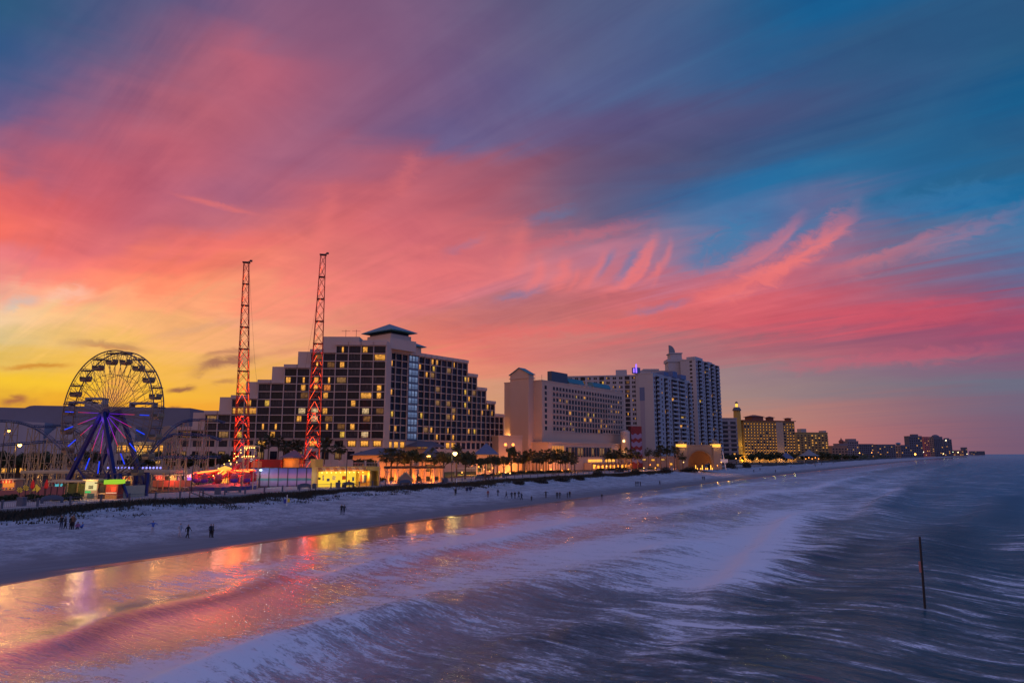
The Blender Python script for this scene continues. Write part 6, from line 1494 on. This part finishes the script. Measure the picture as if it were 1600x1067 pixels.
# ------------------------------------------------------------------ boardwalk railing, furniture, stairs
rl = thing('boardwalk_railing', 'long metal railing with square posts along the seaward edge of the boardwalk', 'railing', (*xy(40, float(nf(40)) - .5), ZB))
def rail_pt(s_, z=0): x, y = xy(s_, float(nf(s_)) - .5); return Vector((x - rl.location.x, y - rl.location.y, z))
m = MB(); m.box(-.11, .11, -.11, .11, 0, 1.15); m.box(-.14, .14, -.14, .14, 1.15, 1.24); _post = m.mesh('post', mat('blue_grey_post', (.09, .11, .16), .6, var=.1))
ss_ = 14.0; k = 0
while k < 92:
    o = link('post', _post, rl); o.location = rail_pt(ss_); ss_ += 4.6; k += 1
m = MB(); q = 12.0
while q < 430:
    m.bar(rail_pt(q, 1.05), rail_pt(q + 4.6, 1.05), .06); m.bar(rail_pt(q, .15), rail_pt(q + 4.6, .15), .05)
    if q < 260:
        for j in range(18): p = rail_pt(q + j * .256, .15); m.bar(p, p + Vector((0, 0, .9)), .022)
    q += 4.6
m.build('rails', mat('rail_metal', (.12, .12, .15), .5, .3), rl)
m = MB(); m.lathe([(.32, 0), (.36, .9), (.38, .95), (.25, 1.1), (.1, 1.12)], 12); _bin = m.mesh('litter_bin', mat('blue_grey_post', (.16, .18, .24)), True)
m = MB(); m.box(-.45, .45, -.45, .45, 0, 1.15); m.box(-.5, .5, -.5, .5, 1.15, 1.25); _bx = m.mesh('litter_bin', mat('blue_grey_post', (.16, .18, .24)))
for i, (px, py, kd) in enumerate([(33, 790, 1), (340, 772, 1), (490, 763, 0), (528, 762, 1), (537, 761.5, 0), (697, 754, 1), (787, 746, 1), (692, 754.5, 0)]):
    p = gz(px, py, ZB); o = link('litter_bin', _bx if kd else _bin); o.location = p
    tag(o, ('square lidded' if kd else 'round') + ' blue grey litter bin on the boardwalk ' + ['at the far left edge', 'below the spinning ride', 'before the yellow shop front', 'right of the yellow shop stairs', 'beside the square bin by the shop', 'under the arm of the unlit lamp', 'near the corner of the pink hotel', 'paired with the square bin near the lamp'][i], 'litter bin', 'litter bins on the boardwalk')
for i, (px, py) in enumerate([(81, 786), (365, 769.5), (476, 764), (545, 761), (634, 757), (750, 749)]):
    p = gz(px, py, ZB); b_ = thing('bench', '%s concrete bench with an arched back from the left on the boardwalk' % nth(i, 6), 'bench', p, R(35), 'arched benches on the boardwalk')
    m = MB(); pts = [(-1.5, 0), (-1.5, .7)] + [(-1.5 * math.cos(R(15*k)), .7 + .55 * math.sin(R(15*k))) for k in range(1, 12)] + [(1.5, .7), (1.5, 0), (1.1, 0), (1.1, .5), (-1.1, .5), (-1.1, 0)]; m.prism(pts, .25, .45); m.build('backrest', mat('blue_grey_post', (.16, .18, .24)), b_)
    m = MB(); m.box(-1.1, 1.1, -.25, .25, .38, .46); m.build('seat', WOOD, b_)
    for sx in (-1.0, .85): m = MB(); m.box(sx, sx + .15, -.2, .25, 0, .38); m.build('leg', CONC, b_)
for i, (px, py, w_, ln) in enumerate([(268, 777, 2.2, 8.0), (569, 764, 1.6, 4.2), (676, 758, 1.6, 4.5), (784, 751, 1.6, 5), (868, 745, 1.8, 6), (934, 738, 1.8, 7)]):
    p = gz(px, py, ZB - .2); s_, n_ = sn(p.x, p.y); x, y = xy(s_, float(nf(s_)) + .1)
    st = thing('beach_stairs', '%s dark wooden beach stair from the left, leading down from the boardwalk' % nth(i, 6), 'stairs', (x, y, ZB), math.atan2(TX, TY) * 0 + (R(90) - TA) - R(90) + R(12), 'wooden stairs to the beach')
    m = MB(); d = 1.9
    for k in range(9): m.box(k * ln / 9, (k + 1.05) * ln / 9, 0, w_, -d * k / 9 - .12, -d * k / 9 - .04)
    m.build('treads', WOOD, st)
    for y_ in (0, w_):
        m = MB(); m.bar((0, y_, .9), (ln, y_, .9 - d), .10); m.bar((0, y_, -.1), (ln, y_, -.1 - d), .09, .25)
        for k in range(4): m.bar((ln * k / 3, y_, -d * k / 3 - .8), (ln * k / 3, y_, .95 - d * k / 3), .12)
        m.build('handrail', WOOD, st)

# ------------------------------------------------------------------ street lamps
def street_lamp(px, pyl, Y, label, lit=None, power=0, col=AMBER, es=40, arm=.9, r=.26, pole=DARK):
    p = at(px, pyl, Y); h = p.z - ZB; o = thing('street_lamp', label, 'street lamp', (p.x, p.y, ZB), 0, 'street lamps')
    m = MB(); m.tube([(-arm, 0, 0), (-arm, 0, h * .5), (-arm, 0, h + .1)], [.11, .09, .07], 8); m.build('pole', pole, o)
    m = MB(); m.tube([(-arm, 0, h), (-arm * .5, 0, h + .25), (0, 0, h + .22)], .045, 6); m.build('arm', pole, o)
    m = MB(); m.lathe([(.05, .3), (.2, .22), (.34, .1), (.34, .02), (.05, .02)][::-1], 10, (0, 0, h)); m.build('lamp_head', pole, o)
    if lit:
        m = MB(); m.lathe([(.02, -r * 1.6), (r * .8, -r), (r, -r * .4), (r * .8, -.02)], 10, (0, 0, h)); m.build('bulb', glow('bulb_%s' % lit, col, es), o, True)
        lamp('bulb_light', (0, 0, h - r * 2.4), col, power, o, r)
    return o
street_lamp(711, 706.5, 196, 'brightest street lamp, pale yellow, above the volleyball lawn', 'yellow', 330, (1, .70, .22), 9, r=.62)
street_lamp(670, 711.5, 192, 'orange street lamp shining on a palm crown', 'orange', 380, (1, .42, .08), 9, r=.55)
street_lamp(31, 694, 150, 'brighter lower street lamp behind the ride at the far left', 'left', 400, (1, .5, .1), 16, r=.36)
street_lamp(14, 672, 158, 'dimmer higher street lamp near the left edge of the arena', 'upper left', 160, (1, .34, .06), 8, r=.3)
street_lamp(549, 703, 158, 'tall unlit street lamp before the yellow shop')
street_lamp(707, 722, 178, 'unlit street lamp with its head left of the brightest lamp', arm=-.9)
street_lamp(307, 712, 138, 'tall dark unlit lamp pole before the spinning ride', arm=.5)
street_lamp(813, 706, 250, 'unlit lamp pole left of the pink hotel palm row')
street_lamp(902, 717, 262, 'unlit lamp pole by the bare podium wall of the pink hotel')
street_lamp(973, 703, 292, 'unlit lamp pole in front of the orange awning terrace')
FARL = [(1430, 709.4, 1250, 1.5, (1, .36, .05), 9, 'big orange lamp low in front of the broadest far high rise'), (1474, 708.8, 1700, 1.1, (1, .6, .2), 7, 'amber lamp at the foot of the last far high rise'), (1497, 706.5, 2300, 1.3, (1, .7, .3), 8, 'amber lamp on the long low far building'), (1443, 706, 1500, .7, (1, .8, .5), 6, 'small white lamp between the two far high rises'), (1511, 709, 2500, 1.0, (1, .75, .4), 6, 'farthest lamp along the coast'), (1489, 706, 2200, .9, (.7, 1, .6), 5, 'greenish far lamp right of the high rise cluster'), (1343, 707.5, 1000, .6, (1, .4, .08), 7, 'small orange lamp left among the far low buildings'), (1362, 707, 1100, .6, (1, .3, .06), 7, 'small red orange lamp beside the wide far block')]
for px, py, Y, r, c, es, lb in FARL:
    p = at(px, py, Y); o = thing('shore_lamp', lb, 'lamp', (p.x, p.y, ZL), 0, 'distant lamps along the beach'); h = p.z - ZL
    m = MB(); m.tube([(0, 0, 0), (0, 0, max(h, .3))], .15, 5); m.build('pole', DARK, o)
    m = MB(); m.lathe([(.02, -r), (r * .7, -r * .7), (r, 0), (r * .7, r * .7), (.02, r)], 10, (0, 0, h)); m.build('globe', glow('shore_lamp_%d' % px, c, es), o, True)
# small warm garden lights among the palms and round the hotels
GL = [(612, 748), (655, 742), (690, 741), (722, 738), (757, 733), (770, 731), (775, 740), (797, 739), (806, 738), (822, 737), (838, 736), (846, 734), (861, 733), (868, 735), (878, 735), (888, 733), (640, 746), (765, 736), (780, 737), (790, 738), (737, 727), (748, 729), (1006, 731), (1016, 726), (1024, 731), (1068, 722), (1121, 727), (1127, 722), (1150, 716), (1157, 715), (930, 727), (948, 728)]
for i, (px, py) in enumerate(GL):
    Y = {0: 240, 1: 285, 2: 330}[0 if px < 800 else 1 if px < 900 else 2]; p = at(px, py, Y); p.z = max(p.z, ZB + .5); c = [(1, .36, .06), (1, .5, .15), (1, .28, .04)][i % 3]
    o = thing('garden_light', '%s small glowing garden light on a short post, counted from the left' % (nth(sum(1 for q in GL if q[0] < px), 99) if sum(1 for q in GL if q[0] < px) < 15 else 'right hand'), 'garden light', (p.x, p.y, ZB), 0, 'garden lights')
    if px > 900: o['label'] = 'small glowing garden light on a short post beyond the pink hotel palm row'
    h = p.z - ZB
    m = MB(); m.bar((0, 0, 0), (0, 0, h), .08); m.build('post', DARK, o)
    m = MB(); m.lathe([(.02, -.26), (.22, -.1), (.22, .12), (.02, .26)], 8, (0, 0, h)); m.build('globe', glow('garden_globe_%d' % (i % 3), c, 4), o, True)
    if i % 2 == 0: lamp('garden_lamp', (0, -.9, h), c, 420, o, .3)
pt_ = thing('beach_pavilion', 'dark blue hip roofed shelter on posts among the shore trees', 'pavilion', tuple(gz(1229, 724.5, ZL))); 
m = MB(); m.hip(-4, 4, -3, 3, 4.4, 8.6, .8, .6); m.build('roof', mat('blue_hip_roof', (.1, .12, .22)), pt_)
for x in (-3.6, 3.6):
    for y in (-2.6, 2.6): m = MB(); m.bar((x, y, 0), (x, y, 4.2), .25); m.build('post', WH, pt_)
tn = thing('white_tent', 'white peaked tent roof with orange lights beneath, below the lower golden hotel', 'tent', tuple(at(1264, 712, 610))[:2] + (ZL,))
m = MB(); m.lathe([(9, 6.0), (5, 8), (2, 10.2), (.3, 11.8)], 10); m.build('roof', mat('grey_tent_cloth', (.22, .22, .25), .8), tn); m = MB()
for k in range(5): m.lathe([(.1, -.5), (.5, 0), (.1, .5)], 6, (-6 + k * 2.8, -7, 3.5 + (k % 2)))
m.build('string_light', glow('tent_lights', (1, .30, .05), 3), tn)
for x in (-6, 6): m = MB(); m.bar((x, -4, 0), (x, -4, 6.6), .3); m.build('post', STEEL, tn)
mst = thing('flag_mast_sign', 'slanted white mast with a white sign box right of the bandshell', 'mast', tuple(at(1133, 724, 338))[:2] + (ZL,))
m = MB(); m.bar((.3, 0, 0), (-1.0, 0, 9.2), .28); m.build('mast', WHITE, mst); m = MB(); m.box(-2.2, 1.4, -.15, .15, 3.6, 5.2); m.build('sign_box', WHITE, mst)

# ------------------------------------------------------------------ people on the beach
SKIN = mat('skin', (.38, .22, .16), .6, var=0); HAIR = mat('dark_hair', (.025, .018, .015), .7, var=0)
def cloth(c): return mat('cloth_%02x%02x%02x' % tuple(int(v * 255) for v in c), c, .85, var=.15, scale=5)
_pm = {}
def person_mesh(pose, top, legs):
    key = (pose, top, legs)
    if key in _pm: return _pm[key]
    st = .10 if pose != 'stride' else .26
    if pose == 'sit':
        V = [((0,0,.16),.16), ((0,.02,.4),.15), ((0,.05,.58),.17), ((0,.03,.68),.06), ((0,0,.76),.075), ((0,-.01,.84),.10), ((0,0,.93),.07)]
        lg = [[((s*.1,-.05,.15),.10), ((s*.13,-.4,.42),.08), ((s*.13,-.66,.1),.055), ((s*.14,-.8,.05),.05)] for s in (-1, 1)]
        am = [[((s*.2,.04,.56),.06), ((s*.27,-.1,.36),.05), ((s*.2,-.34,.36),.04), ((s*.15,-.44,.38),.035)] for s in (-1, 1)]
        cut = (.26, .66)
    else:
        V = [((0,0,.92),.155), ((0,.0,1.15),.135), ((0,.01,1.36),.17), ((0,0,1.47),.06), ((0,-.01,1.53),.075), ((0,-.02,1.60),.102), ((0,-.01,1.69),.07)]
        sw = {'stand': (0, 0), 'stride': (.3, -.3), 'arms': (0, 0), 'lean': (.1, -.05)}[pose]
        lg = [[((s*.09,0,.86),.11), ((s*.10 + 0, -sw[i]*.45,.48),.078), ((s*.11,-sw[i]*.7 + (.12 if sw[i] < 0 else 0),.09),.052), ((s*.12,-sw[i]*.7 - .12 + (.12 if sw[i] < 0 else 0),.045),.045)] for i, s in enumerate((-1, 1))]
        if pose == 'arms': am = [[((s*.2,.0,1.38),.062), ((s*.46,-.03,1.32),.048), ((s*.62,-.12,1.22),.038), ((s*.68,-.16,1.18),.035)] for s in (-1, 1)]
        else: am = [[((s*.2,.0,1.38),.062), ((s*.27,sw[i]*.5+.02,1.12),.05), ((s*.26,sw[i]*.8-.08,.88),.04), ((s*.25,sw[i]*.8-.12,.80),.038)] for i, s in enumerate((-1, 1))]
        cut = (.90, 1.46)
    vs, es, rs = [], [], []
    def chain(c, root=None):
        pr = root
        for p, r in c:
            vs.append(p); rs.append(r); i = len(vs) - 1
            if pr is not None: es.append((pr, i))
            pr = i
    chain(V)
    for c in lg: chain(c, 0)
    for c in am: chain(c, 2)
    me = bpy.data.meshes.new('tmp'); me.from_pydata(vs, es, []); o = bpy.data.objects.new('tmp', me); COL.objects.link(o)
    md = o.modifiers.new('s', 'SKIN'); sk = me.skin_vertices[0].data
    for i, r in enumerate(rs): sk[i].radius = (r * 1.12, r * .9)
    sk[0].use_root = True
    o.modifiers.new('d', 'SUBSURF').levels = 1
    dg = bpy.context.evaluated_depsgraph_get(); dg.update(); out_ = bpy.data.meshes.new_from_object(o.evaluated_get(dg))
    bpy.data.objects.remove(o); out_.name = 'person'
    out_.materials.clear()
    for mm in (cloth(legs), cloth(top), SKIN, HAIR): out_.materials.append(mm)
    hz = V[-2][0][2]; hy = V[-2][0][1]
    for p in out_.polygons:
        c = p.center
        arm = abs(c.x) > .2 and pose != 'sit'
        if c.z > hz + .045 or (c.z > hz - .06 and c.y > hy + .04): p.material_index = 3
        elif c.z > cut[1] + .02: p.material_index = 2
        elif c.z > cut[0] or (arm and c.z > .84): p.material_index = 1
        else: p.material_index = 0
        if arm and c.z < .84 and pose != 'arms' and abs(c.x) > .22 and c.z > .7: p.material_index = 2
        p.use_smooth = True
    _pm[key] = out_
    return out_
BK, NV, GR, RD, LT, BL, PKC, TN = (.015, .015, .02), (.02, .03, .07), (.06, .06, .07), (.22, .03, .03), (.42, .42, .48), (.05, .12, .45), (.4, .14, .25), (.14, .08, .05)
PEOPLE = [
 (95, 826.5, 'stand', BK, NV, 20, 1, 'person in dark clothes standing leftmost of the group by the dune'),
 (101.5, 826, 'lean', GR, BK, -40, .93, 'shorter person in grey top second from left in the group by the dune'),
 (110, 827, 'stand', BK, BK, 70, 1, 'person in black half hidden beside the red jacketed one'),
 (113.5, 827, 'stand', TN, BK, -10, 1.08, 'tall person in a rusty jacket at the right of the standing group'),
 (121, 826, 'sit', PKC, GR, 30, 1, 'person in pink sitting on the sand beside the standing group'),
 (128.5, 826, 'sit', BL, NV, -50, .95, 'person in blue sitting rightmost on the sand by the group'),
 (238, 834.5, 'arms', BL, LT, 0, 1, 'person in blue top and pale trousers holding both arms out'),
 (281, 838.5, 'stride', LT, LT, 80, 1, 'person in pale clothes walking left beside one in black'),
 (293, 840.5, 'stride', BK, BK, 80, 1, 'person in black walking beside the one in pale clothes'),
 (328.5, 839.5, 'stand', NV, BK, 60, 1, 'person in dark blue standing close to another near the damp sand, left one'),
 (332, 839.5, 'stand', GR, BK, 100, 1, 'person in dark grey standing close to another near the damp sand, right one'),
 (533.5, 803.5, 'stand', BK, BK, 30, 1, 'person in black, left half of the couple on the middle sand'),
 (537.5, 804, 'stride', GR, NV, 40, 1, 'person in dark grey, right half of the couple on the middle sand'),
 (711.5, 774.5, 'stand', BK, BK, 0, 1.05, 'person in black standing by the white post below the dune'),
 (762.5, 777, 'stand', RD, TN, 0, 1, 'person in a dark red coat alone on the sand'),
 (778, 775, 'stride', BK, BK, 50, 1, 'person in black walking right of the red coated one'),
 (791, 778, 'stride', GR, NV, 110, 1, 'person in grey at the left of the scattered group by the wet sand'),
 (799.5, 779, 'stand', NV, BK, 10, .98, 'person in dark blue at the left of the tight middle pair'),
 (804.5, 779, 'stand', BK, GR, -20, 1, 'person in black at the right of the tight middle pair'),
 (810.7, 778, 'stride', BK, BK, 60, 1.02, 'tall person in black just right of the tight pair'),
 (815, 781, 'stride', NV, BK, 80, 1.02, 'person in dark blue at the right end of the scattered group'),
 (830.5, 783, 'stand', GR, BK, 0, .75, 'small child alone near the wet sand'),
 (853, 778, 'arms', BK, BK, 20, 1.05, 'person in black with elbows out at the wet sand edge'),
 (870.5, 779, 'stand', BK, BK, 0, 1, 'person in black, left of the close pair at the water'),
 (874.8, 778.5, 'stride', GR, BK, 30, .97, 'person in grey, right of the close pair at the water'),
 (886.5, 778, 'stand', NV, GR, 60, .9, 'shorter person in dark blue at left of the last pair on wet sand'),
 (890.3, 777.5, 'stride', BK, BK, 0, 1, 'person in black at right of the last pair on wet sand'),
 (940.6, 781, 'stand', BK, BK, 0, .8, 'child standing in the shallow film of water'),
 (993.8, 759.4, 'stride', BK, BK, 50, 1, 'person in black at left of the trio walking on wet sand'),
 (997, 759.2, 'stride', NV, BK, 50, 1, 'person in dark blue in the middle of the trio on wet sand'),
 (1000.6, 759.4, 'stand', GR, BK, 50, 1, 'person in grey at right of the trio on wet sand'),
 (1031, 757.5, 'stride', GR, BK, 80, 1, 'lone person in grey walking right of the trio'),
 (1098, 750, 'stand', BK, BK, 0, .95, 'person in black at left of the pair below the bandshell'),
 (1100.6, 750.3, 'stand', NV, BK, 30, 1.02, 'person in dark blue at right of the pair below the bandshell'),
 (1099.6, 738.5, 'sit', BK, BK, 0, 1.2, 'dark seated person near the biggest brush mound'),
 (1152, 734, 'stand', BK, BK, 0, 1, 'person in black right of the dune mounds'),
 (1178, 738, 'stand', NV, BK, 0, 1, 'lone person in dark blue nearer the water beyond the mounds'),
 (1187.7, 735.5, 'stride', BK, BK, 40, 1.05, 'person in black walking beyond the mounds'),
 (1212, 738.5, 'stand', BK, NV, 0, 1.1, 'person in black close to the bright wet edge far up the beach'),
 (1236, 731, 'arms', BK, BK, 0, 1.1, 'far person in black before the dark blue shelter'),
 (1258, 726.5, 'stand', BK, BK, 0, 1.1, 'far person in black up near the tent'),
 (1274, 729.5, 'stride', NV, BK, 0, 1.2, 'far person in dark blue right of the tent'),
 (1284, 726.5, 'stand', BK, BK, 0, 1.2, 'far person in black near the last trees'),
 (1302, 724.5, 'stand', BK, GR, 0, 1.2, 'farthest person standing on the beach')]
for px, py, pose, top, lg, rz, s_, lb in PEOPLE:
    p = on_beach(px, py); o = link('person', person_mesh(pose, top, lg)); o.location = (p.x, p.y, max(p.z, .0)); o.rotation_euler.z = R(rz); o.scale = (s_, s_, s_)
    tag(o, lb, 'person', 'people on the beach')
# beach posts and signs
p = on_beach(448, 790.5); bsn = thing('beach_sign', 'white post carrying a blue and a yellow panel on the sand', 'sign', p)
m = MB(); m.bar((0, 0, -.2), (0, 0, 2.0), .12); m.build('post', WHITE, bsn); m = MB(); m.box(-.6, -.08, -.04, .04, .5, 1.25); m.build('blue_panel', mat('sign_blue', (.02, .05, .3), .5), bsn); m = MB(); m.box(.08, .5, -.04, .04, .7, 1.35); m.build('yellow_panel', mat('sign_bright_yellow', (.7, .55, .03), .5), bsn)
p = on_beach(713, 771); wp2 = thing('white_post', 'white topped beach marker post behind the lone person in black', 'post', p)
m = MB(); m.bar((0, 0, -.2), (0, 0, 2.6), .14); m.build('post', DARK, wp2); m = MB(); m.bar((0, 0, 2.6), (0, 0, 3.5), .2); m.build('top', WHITE, wp2)
for i, (px, py) in enumerate(((729.5, 770), (735, 769))):
    p = on_beach(px, py); o = thing('beach_bin', ['dark beach bin on a post, left of two', 'wider dark blue beach bin on posts, right of two'][i], 'litter bin', p, 0, 'beach bins')
    m = MB(); m.bar((0, 0, -.2), (0, 0, .8), .1); m.build('post', DARK, o); m = MB(); m.lathe([(.32, .5), (.42 + .15*i, 1.3), (.45 + .15*i, 1.35), (.1, 1.4)], 10); m.build('drum', mat('navy_drum', (.02, .03, .08), .5), o)
# cafe chairs beside the shop
for i in range(6):
    p = gz(596 + i * 5, 757.5 - (i % 3) * 1.2, ZB); o = thing('cafe_chair', 'white plastic chair standing in the loose row between yellow shop and pergola', 'chair', p, i * 1.1, 'white chairs by the shop')
    m = MB(); m.box(-.25, .25, -.25, .25, .42, .47); m.build('seat', WHITE, o); m = MB(); m.box(-.25, .25, .2, .25, .5, .95); m.build('backrest', WHITE, o)
    for x in (-.22, .22):
        for y in (-.22, .22): m = MB(); m.bar((x, y, 0), (x, y, .42), .04); m.build('leg', WHITE, o)
# marker pole in the sea
p = gz(1446, 957, 0); mp = thing('marker_pole', 'dark wooden pole standing in the sea with a small faded sign', 'pole', (p.x, p.y, 0), 0)
tp = at(1437, 838, p.y)
m = MB(); m.tube([(0, 0, -2), (0, 0, 0), ((tp.x - p.x) * .5, 0, tp.z * .5), (tp.x - p.x, 0, tp.z)], [.085, .085, .08, .075], 10); m.build('shaft', mat('wet_timber', (.012, .012, .014), .5, var=.3, scale=4), mp)
m = MB(); m.box(-.22, -.08, -.14, -.1, 2.75, 3.5); m.build('sign_panel', mat('faded_pink_sign', (.45, .2, .18), .7, var=.4, scale=4), mp)
